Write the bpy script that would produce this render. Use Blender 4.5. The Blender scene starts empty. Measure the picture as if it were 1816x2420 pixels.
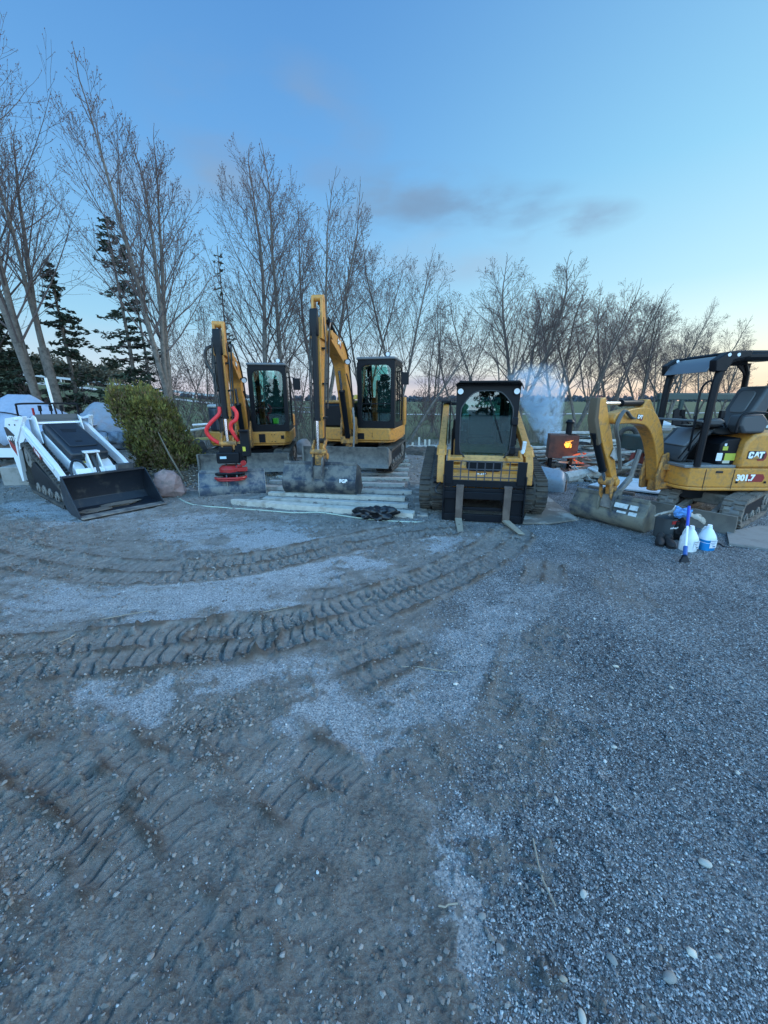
import bpy, math, random
import numpy as np
from mathutils import Vector, Matrix, Euler
sc = bpy.context.scene
COL = sc.collection
R = math.radians

# ---------------- camera, world, sun, exposure ----------------
CAMH, PITCH, FPX = 1.7, R(16.2), 910.0
cam_d = bpy.data.cameras.new('camera'); cam = bpy.data.objects.new('camera', cam_d); COL.objects.link(cam)
cam.location = (0, 0, CAMH); cam.rotation_euler = (math.pi/2 - PITCH, 0, 0)
cam_d.sensor_fit = 'VERTICAL'; cam_d.sensor_height = 24; cam_d.lens = 24*FPX/2420
cam_d.clip_start = 0.05; cam_d.clip_end = 3000
sc.camera = cam
sc.view_settings.view_transform = 'Standard'; sc.view_settings.look = 'None'
sc.view_settings.exposure = 0.0; sc.view_settings.gamma = 1
sc.cycles.max_bounces = 6; sc.cycles.transparent_max_bounces = 12; sc.cycles.volume_bounces = 1

def ray(x, y):
    u = (x-908)/FPX; v = (1210-y)/FPX
    return u, math.cos(PITCH)+v*math.sin(PITCH), -math.sin(PITCH)+v*math.cos(PITCH)
def G(x, y, z=0.0):            # photo pixel -> point on the level z
    X, Y, Z = ray(x, y); t = (z-CAMH)/Z
    return Vector((X*t, Y*t, z))
def P(x, y, D):                # photo pixel -> point at distance D ahead
    X, Y, Z = ray(x, y); t = D/Y
    return Vector((X*t, D, CAMH+Z*t))
def srgb(r, g, b):
    f = lambda c: ((c/255+0.055)/1.055)**2.4 if c > 10 else c/255/12.92
    return (f(r), f(g), f(b), 1)

def NL(nt, t, **kw):
    n = nt.nodes.new(t)
    for k, v in kw.items():
        setattr(n, k, v)
    return n

SUN_EL, SUN_AZ = R(27), R(72)          # azimuth clockwise from +Y: the low western glow, to the right of the view
world = bpy.data.worlds.new('World'); sc.world = world; world.use_nodes = True
wt = world.node_tree; wt.nodes.clear()
def build_world():
    nt = wt; L = nt.links.new
    out = NL(nt, 'ShaderNodeOutputWorld'); bg = NL(nt, 'ShaderNodeBackground'); bg2 = NL(nt, 'ShaderNodeBackground'); add = NL(nt, 'ShaderNodeAddShader')
    sky = NL(nt, 'ShaderNodeTexSky', sky_type='NISHITA', sun_disc=False, sun_elevation=SUN_EL, sun_rotation=SUN_AZ)
    L(sky.outputs[0], bg2.inputs[0]); bg2.inputs[1].default_value = 0.012
    tc = NL(nt, 'ShaderNodeTexCoord'); sep = NL(nt, 'ShaderNodeSeparateXYZ'); L(tc.outputs['Generated'], sep.inputs[0])
    def M(op, a, b=None, c=None, clamp=False):
        n = NL(nt, 'ShaderNodeMath', operation=op); n.use_clamp = clamp
        for i, v in enumerate((a, b, c)):
            if v is None: continue
            if isinstance(v, (int, float)): n.inputs[i].default_value = v
            else: L(v, n.inputs[i])
        return n.outputs[0]
    def ramp(fac, stops):
        n = NL(nt, 'ShaderNodeValToRGB'); L(fac, n.inputs[0]); e = n.color_ramp.elements
        while len(e) < len(stops): e.new(0.5)
        for k, (p, c) in enumerate(stops): e[k].position = p; e[k].color = srgb(*c)
        return n.outputs[0]
    def mix(f, a, b):
        n = NL(nt, 'ShaderNodeMix', data_type='RGBA')
        if isinstance(f, (int, float)): n.inputs[0].default_value = f
        else: L(f, n.inputs[0])
        for v, k in ((a, 6), (b, 7)):
            if isinstance(v, tuple): n.inputs[k].default_value = v
            else: L(v, n.inputs[k])
        return n.outputs[2]
    z = M('MAXIMUM', sep.outputs[2], 0.0)
    left = ramp(z, [(0, (200,196,208)), (0.03, (212,212,226)), (0.07, (200,222,238)), (0.16, (158,212,242)), (0.28, (132,194,242)), (0.42, (108,172,232)), (0.6, (90,152,217)), (1, (70,128,198))])
    right = ramp(z, [(0, (244,212,188)), (0.035, (255,234,204)), (0.08, (248,248,226)), (0.14, (226,252,248)), (0.22, (188,236,252)), (0.40, (148,214,246)), (0.6, (122,184,232)), (1, (74,130,196))])
    back = ramp(z, [(0, (168,180,196)), (0.12, (176,200,218)), (0.3, (160,205,232)), (0.6, (122,184,228)), (1, (70,128,198))])
    az = M('ARCTAN2', sep.outputs[0], sep.outputs[1])
    fr = NL(nt, 'ShaderNodeMapRange', interpolation_type='SMOOTHSTEP'); L(az, fr.inputs[0]); fr.inputs[1].default_value = -0.25; fr.inputs[2].default_value = 0.85
    fb = NL(nt, 'ShaderNodeMapRange', interpolation_type='SMOOTHSTEP'); L(sep.outputs[1], fb.inputs[0]); fb.inputs[1].default_value = 0.15; fb.inputs[2].default_value = -0.6
    col = mix(fr.outputs[0], left, right)
    col = mix(fb.outputs[0], col, back)
    # thin grey evening clouds
    def cloud(col, px, py, rx, rz, tint, amt, seed, sc_=7.0):
        d = Vector(ray(px, py)).normalized()
        a0 = math.atan2(d.x, d.y)
        da = M('DIVIDE', M('SUBTRACT', az, a0), rx); dz = M('DIVIDE', M('SUBTRACT', sep.outputs[2], d.z), rz)
        r2 = M('ADD', M('MULTIPLY', da, da), M('MULTIPLY', dz, dz))
        g = M('SUBTRACT', 1.0, r2, clamp=True)
        mp = NL(nt, 'ShaderNodeMapping'); L(tc.outputs['Generated'], mp.inputs[0]); mp.inputs['Scale'].default_value = (1, 1, 2.6); mp.inputs['Location'].default_value = (seed, seed*.7, seed*1.3)
        no = NL(nt, 'ShaderNodeTexNoise'); L(mp.outputs[0], no.inputs[0]); no.inputs['Scale'].default_value = sc_; no.inputs['Detail'].default_value = 5; no.inputs['Roughness'].default_value = .5
        mr = NL(nt, 'ShaderNodeMapRange', interpolation_type='SMOOTHSTEP'); L(no.outputs[0], mr.inputs[0]); mr.inputs[1].default_value = .42; mr.inputs[2].default_value = .74
        f = M('MULTIPLY', M('MULTIPLY', g, mr.outputs[0]), amt)
        return mix(f, col, srgb(*tint))
    col = cloud(col, 960, 478, .27, .060, (124,160,196), .95, 3.1, 6)
    col = cloud(col, 1120, 498, .24, .042, (120,154,188), 1.0, 6.6, 6)
    col = cloud(col, 1320, 528, .16, .036, (134,164,194), 1.0, 9.4, 6)
    col = cloud(col, 640, 290, .26, .09, (130,162,200), 1.0, 5.3, 4)
    col = cloud(col, 420, 430, .22, .05, (136,166,198), 1.0, 7.7, 5)
    col = cloud(col, 1000, 620, .3, .06, (160,190,216), .7, 2.2, 4)
    col = cloud(col, 1000, 905, .80, .020, (160,166,196), 1.1, 1.7, 5)
    col = cloud(col, 1600, 935, .5, .014, (214,172,166), .9, 4.7, 5)
    L(col, bg.inputs[0])
    st = NL(nt, 'ShaderNodeMapRange', interpolation_type='SMOOTHSTEP'); L(sep.outputs[1], st.inputs[0]); st.inputs[1].default_value = .2; st.inputs[2].default_value = -.5; st.inputs[3].default_value = .98; st.inputs[4].default_value = 4.1
    L(st.outputs[0], bg.inputs[1])
    L(bg.outputs[0], add.inputs[0]); L(bg2.outputs[0], add.inputs[1]); L(add.outputs[0], out.inputs[0])
build_world()
sun_d = bpy.data.lights.new('sun', 'SUN'); sun = bpy.data.objects.new('sun', sun_d); COL.objects.link(sun)
sun_d.energy = 1.5; sun_d.angle = R(24); sun_d.color = (1.0, .93, .84)
sun.rotation_euler = Vector((math.sin(SUN_AZ)*math.cos(SUN_EL), math.cos(SUN_AZ)*math.cos(SUN_EL), math.sin(SUN_EL))).to_track_quat('Z', 'Y').to_euler()

# ---------------- materials ----------------
MATS = {}
def mat(name, c, rough=.6, metal=0.0, dirt=None, dirt_amt=0.0, dscale=6.0, bump=0.0, bscale=40.0, var=0.0, spec=.5, dist=None, drough=.9):
    """plain procedural paint/metal/wood with irregular dirt"""
    if name in MATS: return MATS[name]
    m = bpy.data.materials.new(name); m.use_nodes = True; nt = m.node_tree; L = nt.links.new
    b = nt.nodes['Principled BSDF']; b.inputs['Base Color'].default_value = (*c, 1)
    b.inputs['Roughness'].default_value = rough; b.inputs['Metallic'].default_value = metal; b.inputs['Specular IOR Level'].default_value = spec
    tc = NL(nt, 'ShaderNodeTexCoord')
    colsock = None
    if var > 0:
        n = NL(nt, 'ShaderNodeTexNoise'); L(tc.outputs['Object'], n.inputs[0]); n.inputs['Scale'].default_value = dscale*2.3; n.inputs['Detail'].default_value = 6
        hs = NL(nt, 'ShaderNodeHueSaturation'); hs.inputs['Color'].default_value = (*c, 1)
        mr = NL(nt, 'ShaderNodeMapRange'); L(n.outputs[0], mr.inputs[0]); mr.inputs[1].default_value = .3; mr.inputs[2].default_value = .7; mr.inputs[3].default_value = 1-var; mr.inputs[4].default_value = 1+var
        L(mr.outputs[0], hs.inputs['Value']); colsock = hs.outputs[0]
    if dirt_amt > 0:
        n = NL(nt, 'ShaderNodeTexNoise'); L(tc.outputs['Object'], n.inputs[0]); n.inputs['Scale'].default_value = dscale; n.inputs['Detail'].default_value = 9; n.inputs['Roughness'].default_value = .68
        mr = NL(nt, 'ShaderNodeMapRange', interpolation_type='SMOOTHSTEP'); L(n.outputs[0], mr.inputs[0])
        mid = .72 - .42*dirt_amt
        mr.inputs[1].default_value = mid-.09; mr.inputs[2].default_value = mid+.13; mr.inputs[4].default_value = min(1, .55+dirt_amt*.5)
        mx = NL(nt, 'ShaderNodeMix', data_type='RGBA'); L(mr.outputs[0], mx.inputs[0])
        if colsock: L(colsock, mx.inputs[6])
        else: mx.inputs[6].default_value = (*c, 1)
        mx.inputs[7].default_value = (*(dirt or (.12, .105, .09)), 1); colsock = mx.outputs[2]
        mq = NL(nt, 'ShaderNodeMix', data_type='FLOAT'); L(mr.outputs[0], mq.inputs[0]); mq.inputs[2].default_value = rough; mq.inputs[3].default_value = drough; L(mq.outputs[0], b.inputs['Roughness'])
        if metal > 0:
            mm = NL(nt, 'ShaderNodeMix', data_type='FLOAT'); L(mr.outputs[0], mm.inputs[0]); mm.inputs[2].default_value = metal; mm.inputs[3].default_value = 0; L(mm.outputs[0], b.inputs['Metallic'])
    if colsock: L(colsock, b.inputs['Base Color'])
    if bump > 0:
        n = NL(nt, 'ShaderNodeTexNoise'); L(tc.outputs['Object'], n.inputs[0]); n.inputs['Scale'].default_value = bscale; n.inputs['Detail'].default_value = 5
        bp = NL(nt, 'ShaderNodeBump'); bp.inputs['Strength'].default_value = min(1, bump*20); bp.inputs['Distance'].default_value = bump; L(n.outputs[0], bp.inputs['Height']); L(bp.outputs[0], b.inputs['Normal'])
    MATS[name] = m; return m
DUST = (.17, .15, .125)
YEL = mat('yellow_paint', (.57, .25, .045), .38, dirt=(.28, .16, .075), dirt_amt=.40, dscale=15, var=.08)
YELD = mat('yellow_paint_dirty', (.56, .25, .055), .55, dirt=(.12, .085, .055), dirt_amt=.58, dscale=13, var=.1)
BLK = mat('black_paint', (.006, .008, .012), .42, dirt=(.02, .02, .02), dirt_amt=.2, dscale=4, spec=.22)
GRY = mat('dark_grey_plastic', (.035, .040, .046), .5, dirt=(.1, .095, .09), dirt_amt=.3, dscale=5)
RUB = mat('rubber', (.028, .029, .031), .85, dirt=(.085, .076, .064), dirt_amt=.6, dscale=4, bump=.004, bscale=30)
STL = mat('worn_steel', (.13, .13, .13), .5, .4, dirt=(.23, .215, .195), dirt_amt=.60, dscale=9, bump=.004)
BKT = mat('bucket_blue_black', (.022, .030, .045), .5, dirt=(.19, .18, .16), dirt_amt=.56, dscale=5, bump=.004)
RUST = mat('rusty_steel', (.12, .05, .035), .85, dirt=(.05, .03, .028), dirt_amt=.5, dscale=5, bump=.002)
CHR = mat('chrome_rod', (.65, .67, .7), .15, 1.0)
WHT = mat('white_paint', (.72, .76, .8), .35, dirt=(.35, .34, .32), dirt_amt=.22, dscale=3)
RED = mat('red_paint', (.36, .012, .014), .4, dirt=(.15, .05, .04), dirt_amt=.3, dscale=8)
HOSR = mat('red_hose_sleeve', (.78, .03, .035), .55, bump=.003, bscale=60)
DKRED = mat('dark_red_decal', (.26, .02, .02), .5)
LETW = mat('white_lettering', (.85, .86, .86), .5)
LETK = mat('black_lettering', (.01, .01, .012), .5)
WOOD = mat('weathered_timber', (.40, .395, .37), .85, dirt=(.17, .16, .145), dirt_amt=.34, dscale=5, bump=.003, bscale=25, var=.12)
WOODL = mat('pale_timber', (.46, .44, .39), .85, dirt=(.2, .17, .14), dirt_amt=.35, dscale=5, bump=.002, var=.15)
WOODD = mat('dark_timber', (.16, .13, .11), .9, dirt=(.07, .06, .055), dirt_amt=.4, dscale=5, bump=.003, var=.2)
PLY = mat('dusty_plywood', (.40, .39, .36), .9, dirt=(.11, .10, .088), dirt_amt=.72, dscale=3.0, bump=.003, bscale=30)
BLKB = mat('black_plastic', (.012, .013, .016), .3, bump=.01, bscale=14)
LENS = mat('lamp_lens', (.7, .74, .78), .12)
BARK = mat('bark', (.155, .135, .118), .95, dirt=(.055, .048, .042), dirt_amt=.45, dscale=8, bump=.01, bscale=14, var=.15)
TWIG = mat('twig_bark', (.11, .085, .08), .9)
GLASS_COL = (.42, .62, .64)
def make_glass(name, tint, refl):
    m = bpy.data.materials.new(name); m.use_nodes = True; nt = m.node_tree; L = nt.links.new; nt.nodes.clear()
    o = NL(nt, 'ShaderNodeOutputMaterial'); t = NL(nt, 'ShaderNodeBsdfTransparent'); t.inputs[0].default_value = (*tint, 1)
    g = NL(nt, 'ShaderNodeBsdfGlossy'); g.inputs['Roughness'].default_value = .015; g.inputs[0].default_value = (.9, .97, .97, 1)
    fz = NL(nt, 'ShaderNodeFresnel'); fz.inputs[0].default_value = 1.5
    ad = NL(nt, 'ShaderNodeMath', operation='ADD'); L(fz.outputs[0], ad.inputs[0]); ad.inputs[1].default_value = refl; ad.use_clamp = True
    mx = NL(nt, 'ShaderNodeMixShader'); L(ad.outputs[0], mx.inputs[0]); L(t.outputs[0], mx.inputs[1]); L(g.outputs[0], mx.inputs[2]); L(mx.outputs[0], o.inputs[0])
    return m
GLS = make_glass('tinted_glass', (.62, .85, .84), .03)
GLS2 = make_glass('dark_door_glass', (.5, .72, .72), .10)

# ---------------- mesh helpers ----------------
def ob(name, me, parent=None, **props):
    o = bpy.data.objects.new(name, me); COL.objects.link(o)
    if parent is not None: o.parent = parent
    for k, v in props.items(): o[k] = v
    return o
def thing(name, label, cat, loc=(0, 0, 0), rz=0.0, group=None):
    o = bpy.data.objects.new(name, None); COL.objects.link(o); o.empty_display_size = .1
    o.location = loc; o.rotation_euler = (0, 0, rz); o['label'] = label; o['category'] = cat
    if group: o['group'] = group
    return o
def tag(o, label, cat, group=None, kind=None):
    o['label'] = label
    if cat: o['category'] = cat
    if group: o['group'] = group
    if kind: o['kind'] = kind
    return o
class MB:
    def __init__(s, M=None):
        s.v = []; s.f = []; s.mi = []; s.M = M or Matrix.Identity(4); s.cur = 0
    def add(s, vs, fs):
        n = len(s.v); s.v += [tuple(s.M @ Vector(p)) for p in vs]; s.f += [tuple(i+n for i in f) for f in fs]; s.mi += [s.cur]*len(fs); return s
    def box(s, c, d, rot=None, taper=None):
        Rm = Euler(rot).to_matrix() if rot else Matrix.Identity(3); c = Vector(c)
        vs = []
        for z in (-.5, .5):
            k = taper if (taper and z > 0) else 1
            for x, y in ((-.5, -.5), (.5, -.5), (.5, .5), (-.5, .5)):
                vs.append(c + Rm @ Vector((x*d[0]*k, y*d[1]*k, z*d[2])))
        return s.add(vs, [(0,3,2,1),(4,5,6,7),(0,1,5,4),(1,2,6,5),(2,3,7,6),(3,0,4,7)])
    def bar(s, a, b, w, h, up=(0, 0, 1)):      # rectangular bar from a to b
        a = Vector(a); b = Vector(b); d = (b-a).normalized(); u = Vector(up)
        sd = d.cross(u)
        if sd.length < 1e-4: sd = d.cross(Vector((0, 1, 0)))
        sd.normalize(); u = sd.cross(d).normalized()
        vs = [p + sd*sx*w/2 + u*sz*h/2 for p in (a, b) for sx, sz in ((-1,-1),(1,-1),(1,1),(-1,1))]
        return s.add(vs, [(0,3,2,1),(4,5,6,7),(0,1,5,4),(1,2,6,5),(2,3,7,6),(3,0,4,7)])
    def prism(s, poly, o=(0,0,0), u=(0,1,0), v=(0,0,1), w=(1,0,0), w0=-.5, w1=.5):
        o = Vector(o); u = Vector(u); v = Vector(v); w = Vector(w); n = len(poly)
        vs = [o+u*a+v*b+w*w0 for a, b in poly]+[o+u*a+v*b+w*w1 for a, b in poly]
        fs = [tuple(range(n-1, -1, -1)), tuple(range(n, 2*n))]+[(i, (i+1) % n, n+(i+1) % n, n+i) for i in range(n)]
        return s.add(vs, fs)
    def yz(s, poly, x0, x1): return s.prism(poly, w0=x0, w1=x1)
    def xy(s, poly, z0, z1): return s.prism(poly, u=(1,0,0), v=(0,1,0), w=(0,0,1), w0=z0, w1=z1)
    def xz(s, poly, y0, y1): return s.prism(poly, u=(1,0,0), v=(0,0,1), w=(0,1,0), w0=y0, w1=y1)
    def ring(s, outer, inner, o=(0,0,0), u=(1,0,0), v=(0,0,1), w=(0,1,0), w0=-.02, w1=.02, n=64):
        """flat panel `outer` with an opening `inner` (2D polygons), thickness w0..w1"""
        cx = sum(p[0] for p in inner)/len(inner); cy = sum(p[1] for p in inner)/len(inner)
        angs = sorted(set([round(math.atan2(b-cy, a-cx), 4) for a, b in outer]+[round(math.atan2(b-cy, a-cx), 4) for a, b in inner]+[round(-math.pi+2*math.pi*k/n, 4) for k in range(n)]))
        def hit(poly, a):
            dx, dy = math.cos(a), math.sin(a); best = 0
            for i in range(len(poly)):
                x1, y1 = poly[i]; x2, y2 = poly[(i+1) % len(poly)]; ex, ey = x2-x1, y2-y1
                den = dx*ey-dy*ex
                if abs(den) < 1e-12: continue
                t = ((x1-cx)*ey-(y1-cy)*ex)/den; q = ((x1-cx)*dy-(y1-cy)*dx)/den
                if t > 0 and -1e-6 <= q <= 1+1e-6: best = max(best, t)
            return cx+dx*best, cy+dy*best
        O = [hit(outer, a) for a in angs]; I = [hit(inner, a) for a in angs]; m = len(angs)
        o = Vector(o); u = Vector(u); v = Vector(v); w = Vector(w)
        vs = []
        for ww in (w0, w1):
            for pl in (O, I): vs += [o+u*a+v*b+w*ww for a, b in pl]
        fs = []
        for i in range(m):
            j = (i+1) % m
            fs += [(i, j, m+j, m+i), (2*m+i, 3*m+i, 3*m+j, 2*m+j), (i, 2*m+i, 2*m+j, j), (m+i, m+j, 3*m+j, 3*m+i)]
        return s.add(vs, fs)
    def tube(s, pts, r, n=8, cap=True):
        pts = [Vector(p) for p in pts]; m = len(pts)
        rs = r if isinstance(r, (list, tuple)) else [r]*m
        vs = []; ref = None
        for i, p in enumerate(pts):
            d = (pts[min(i+1, m-1)]-pts[max(i-1, 0)]).normalized()
            if ref is None:
                ref = Vector((0, 0, 1)) if abs(d.z) < .9 else Vector((1, 0, 0))
            a = (ref-d*ref.dot(d)).normalized(); b = d.cross(a); ref = a
            vs += [p+(a*math.cos(2*math.pi*k/n)+b*math.sin(2*math.pi*k/n))*rs[i] for k in range(n)]
        fs = [(i*n+k, i*n+(k+1) % n, (i+1)*n+(k+1) % n, (i+1)*n+k) for i in range(m-1) for k in range(n)]
        if cap: fs += [tuple(range(n-1, -1, -1)), tuple((m-1)*n+k for k in range(n))]
        return s.add(vs, fs)
    def cyl(s, a, b, r, n=16): return s.tube([a, b], r, n)
    def lathe(s, prof, c=(0,0,0), n=20, sq=None):
        c = Vector(c); vs = []
        for r, z in prof:
            for k in range(n):
                a = 2*math.pi*k/n; rr = r
                if sq: rr = r/ (abs(math.cos(a))**sq+abs(math.sin(a))**sq)**(1/sq)
                vs.append(c+Vector((rr*math.cos(a), rr*math.sin(a), z)))
        m = len(prof)
        fs = [(i*n+k, i*n+(k+1) % n, (i+1)*n+(k+1) % n, (i+1)*n+k) for i in range(m-1) for k in range(n)]
        fs += [tuple(range(n-1, -1, -1)), tuple((m-1)*n+k for k in range(n))]
        return s.add(vs, fs)
    def blob(s, c, d, seed=0, amp=.15, nu=16, nv=10, freq=1.7):
        """a lumpy closed stone-like body"""
        rg = random.Random(seed); c = Vector(c); ph = [(Vector((rg.uniform(-1,1), rg.uniform(-1,1), rg.uniform(-1,1))).normalized()*freq*rg.uniform(.6,2.2), rg.uniform(0, 6.28), rg.uniform(.3,1)) for _ in range(9)]
        def pt(nrm):
            k = 1+amp*sum(w*math.sin(q.dot(nrm)*2.2+p) for q, p, w in ph)/2.2
            return c+Vector((nrm.x*d[0]/2*k, nrm.y*d[1]/2*k, nrm.z*d[2]/2*k))
        vs = [pt(Vector((0,0,-1)))]
        for i in range(1, nv):
            th = -math.pi/2+math.pi*i/nv
            vs += [pt(Vector((math.cos(th)*math.cos(2*math.pi*k/nu), math.cos(th)*math.sin(2*math.pi*k/nu), math.sin(th)))) for k in range(nu)]
        vs.append(pt(Vector((0,0,1))))
        fs = [(0, 1+(k+1) % nu, 1+k) for k in range(nu)]
        for i in range(nv-2):
            fs += [(1+i*nu+k, 1+i*nu+(k+1) % nu, 1+(i+1)*nu+(k+1) % nu, 1+(i+1)*nu+k) for k in range(nu)]
        e = len(vs)-1; b = 1+(nv-2)*nu
        fs += [(b+k, b+(k+1) % nu, e) for k in range(nu)]
        return s.add(vs, fs)
    def build(s, name, m, parent=None, bevel=0.0, smooth=True, **props):
        me = bpy.data.meshes.new(name); me.from_pydata(s.v, [], s.f)
        for q in (m if isinstance(m, (list, tuple)) else [m]): me.materials.append(q)
        if isinstance(m, (list, tuple)): me.polygons.foreach_set('material_index', s.mi)
        o = ob(name, me, parent, **props)
        if smooth:
            me.polygons.foreach_set('use_smooth', [True]*len(me.polygons))
            try: me.set_sharp_from_angle(angle=R(35))
            except Exception: pass
        if bevel > 0:
            b = o.modifiers.new('bevel', 'BEVEL'); b.width = bevel; b.segments = 2; b.limit_method = 'ANGLE'; b.angle_limit = R(40)
        me.update(); return o
def rz_at(x, y, a, z=0): return Matrix.Translation((x, y, z)) @ Matrix.Rotation(a, 4, 'Z')
def rrect(x0, x1, y0, y1, r, n=5):
    if not isinstance(r, (tuple, list)): r = (r,)*4
    out = []
    for (cx, cy, a0, rr) in ((x1, y1, 0, r[0]), (x0, y1, 90, r[1]), (x0, y0, 180, r[2]), (x1, y0, 270, r[3])):
        ccx = cx-rr if cx == x1 else cx+rr; ccy = cy-rr if cy == y1 else cy+rr
        for k in range(n+1):
            a = R(a0+90*k/n); out.append((ccx+rr*math.cos(a), ccy+rr*math.sin(a)))
    return out
def strip(pts, ws):            # polygon of a band along pts with widths ws
    pts = [Vector((p[0], p[1], 0)) for p in pts]; A = []; B = []
    for i, p in enumerate(pts):
        d = (pts[min(i+1, len(pts)-1)]-pts[max(i-1, 0)]).normalized(); nrm = Vector((-d.y, d.x, 0))
        A.append((p.x+nrm.x*ws[i]/2, p.y+nrm.y*ws[i]/2)); B.append((p.x-nrm.x*ws[i]/2, p.y-nrm.y*ws[i]/2))
    return A+B[::-1]
def bez(p, n=12):              # smooth curve through control points (Catmull-Rom)
    p = [Vector(q) for q in p]; q = [p[0]*2-p[1]]+p+[p[-1]*2-p[-2]]; out = []
    for i in range(1, len(q)-2):
        for k in range(n):
            t = k/n; a, b, c, d = q[i-1], q[i], q[i+1], q[i+2]
            out.append(.5*((2*b)+(c-a)*t+(2*a-5*b+4*c-d)*t*t+(3*b-a-3*c+d)*t**3))
    out.append(p[-1]); return out
def text_mesh(txt, size, name, m, parent, loc, rot, ext=.003, bold=.0, shear=0.0, xs=1.0):
    cu = bpy.data.curves.new(name, 'FONT'); cu.body = txt; cu.size = size; cu.extrude = ext; cu.offset = bold; cu.shear = shear; cu.align_x = 'CENTER'; cu.align_y = 'CENTER'
    t = bpy.data.objects.new('tmp', cu); COL.objects.link(t)
    me = bpy.data.meshes.new_from_object(t.evaluated_get(bpy.context.evaluated_depsgraph_get()))
    bpy.data.objects.remove(t); me.name = name; me.materials.clear(); me.materials.append(m)
    Mx = Matrix.Translation(loc) @ Euler(rot).to_matrix().to_4x4() @ Matrix.Diagonal((xs, 1, 1, 1))
    me.transform(Mx)
    return ob(name, me, parent)

# ---------------- ground ----------------
def vnoise(x, y, seed=0):
    xi = np.floor(x).astype(np.int64); yi = np.floor(y).astype(np.int64); fx = x-xi; fy = y-yi
    fx = fx*fx*(3-2*fx); fy = fy*fy*(3-2*fy)
    def h(a, b):
        n = (a*374761393+b*668265263+seed*1442695041) & 0xFFFFFFFF
        n = ((n ^ (n >> 13))*1274126177) & 0xFFFFFFFF
        return ((n ^ (n >> 16)) & 0xFFFF)/65535.0
    return (h(xi, yi)*(1-fx)+h(xi+1, yi)*fx)*(1-fy)+(h(xi, yi+1)*(1-fx)+h(xi+1, yi+1)*fx)*fy
def fbm(x, y, o=4, seed=0, gain=.5):
    s = 0; a = 1; t = 0
    for k in range(o):
        s = s+a*vnoise(x*2**k+k*17.3, y*2**k-k*9.1, seed+k); t += a; a *= gain
    return s/t
def sstep(a, b, x):
    t = np.clip((x-a)/(b-a), 0, 1); return t*t*(3-2*t)
D2S = 1.0940   # the coordinates of the tracks and patches below were read off a 1660 px wide view
TRACKS = [  # centre line (view px), width m, lug pitch, depth, strength
    ([(-160,1130),(0,1190),(130,1218),(300,1236),(450,1230),(600,1207),(760,1172),(880,1150),(960,1142)], .52, .105, .025, 1.0),
    ([(-150,1440),(0,1425),(150,1412),(300,1397),(430,1385),(520,1375)], .52, .10, .027, 1.0),
    ([(480,1372),(600,1362),(700,1338),(800,1306),(900,1268),(1000,1225),(1070,1185),(1105,1155)], .50, .092, .030, 1.0),
    ([(560,1262),(680,1272),(780,1262),(900,1238),(1010,1195),(1060,1165)], .40, .10, .017, .75),
    ([(1165,1330),(1155,1400),(1135,1470),(1100,1560),(1060,1680)], .34, .095, .018, .7),
    ([(880,1560),(960,1640),(1060,1700)], .34, .10, .012, .5),
    ([(-100,1560),(80,1600),(200,1680),(320,1800),(380,1920)], .42, .09, .017, .75),
    ([(480,1500),(560,1600),(680,1700),(800,1790)], .36, .09, .016, .7),
    ([(330,1560),(420,1580),(520,1560),(600,1530)], .36, .09, .015, .6),
    ([(700,1830),(720,1950),(760,2100),(800,2260)], .36, .09, .011, .4),
    ([(-60,1250),(200,1290),(420,1290)], .30, .1, .008, .25),
    ([(-120,1640),(40,1700),(150,1790),(230,1900)], .40, .09, .017, .75),
    ([(60,1560),(160,1620),(260,1700),(380,1760)], .38, .09, .018, .7),
    ([(250,1990),(330,2080),(420,2200),(480,2300)], .36, .085, .015, .6),
    ([(560,1980),(600,2080),(640,2180),(660,2300)], .36, .085, .015, .6),
    ([(480,1640),(600,1690),(720,1740)], .36, .09, .017, .75),
    ([(-80,1330),(60,1350),(200,1340),(320,1330)], .34, .1, .008, .3),
    ([(700,1470),(780,1440),(880,1400),(960,1370)], .36, .09, .015, .6),
    ([(1180,1200),(1170,1260),(1150,1330)], .34, .095, .012, .55),
    ([(1290,1190),(1330,1260),(1400,1340)], .34, .095, .008, .35),
    ([(-60,1115),(60,1150),(200,1165),(330,1170)], .34, .1, .010, .4),
    ([(60,2120),(160,2160),(260,2230)], .36, .085, .012, .4),
]
LIGHT = [  # pale fine gravel patches: cx, cy, rx, ry (view px), strength
    (620,1168,130,22,.9),(150,1105,150,26,.7),(430,1140,180,30,.55),(480,1270,260,40,.9),(300,1310,280,50,1.1),(90,1330,130,34,.8),(120,1265,110,28,.6),
    (740,1222,170,22,.9),(240,1492,130,44,1.1),(560,1440,180,56,.85),(650,1400,60,30,.5),(770,1580,130,110,1.05),(720,1690,60,60,.6),(960,1430,180,60,.75),(1000,1540,150,100,.6),
    (140,1850,220,90,.9),(240,1780,140,40,.45),(900,1960,110,190,.85),(960,2090,80,110,.55),(1010,1640,90,90,.6),(1060,1330,90,60,.6),(970,1170,60,16,.8),(1160,1290,60,60,.5),
    (880,1130,60,10,.4),(1050,1800,70,70,.5)]
COARSE = [(1500,1500,560,520,1.6),(1450,1950,460,460,1.6),(1300,1240,330,90,1.3),(1180,2200,300,200,1.1),(1250,1700,260,260,1.0)]
DIRTP = [(1180,1700,80,50,.9),(1080,1860,80,60,.9),(1170,1400,70,70,.6),(1110,2090,110,60,.8),(980,1630,110,60,.9),(1180,1600,60,50,.5),(1240,1580,70,30,.5),(1040,1960,60,50,.5),(1100,2180,90,50,.6)]
rowsY = []
for py in np.arange(2480, 1036, -1.75):
    g = G(0, py); rowsY.append(g.y)
yy = rowsY[-1]
while yy < 22: yy += .14; rowsY.append(yy)
while yy < 900: yy *= 1.045; rowsY.append(yy)
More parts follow.
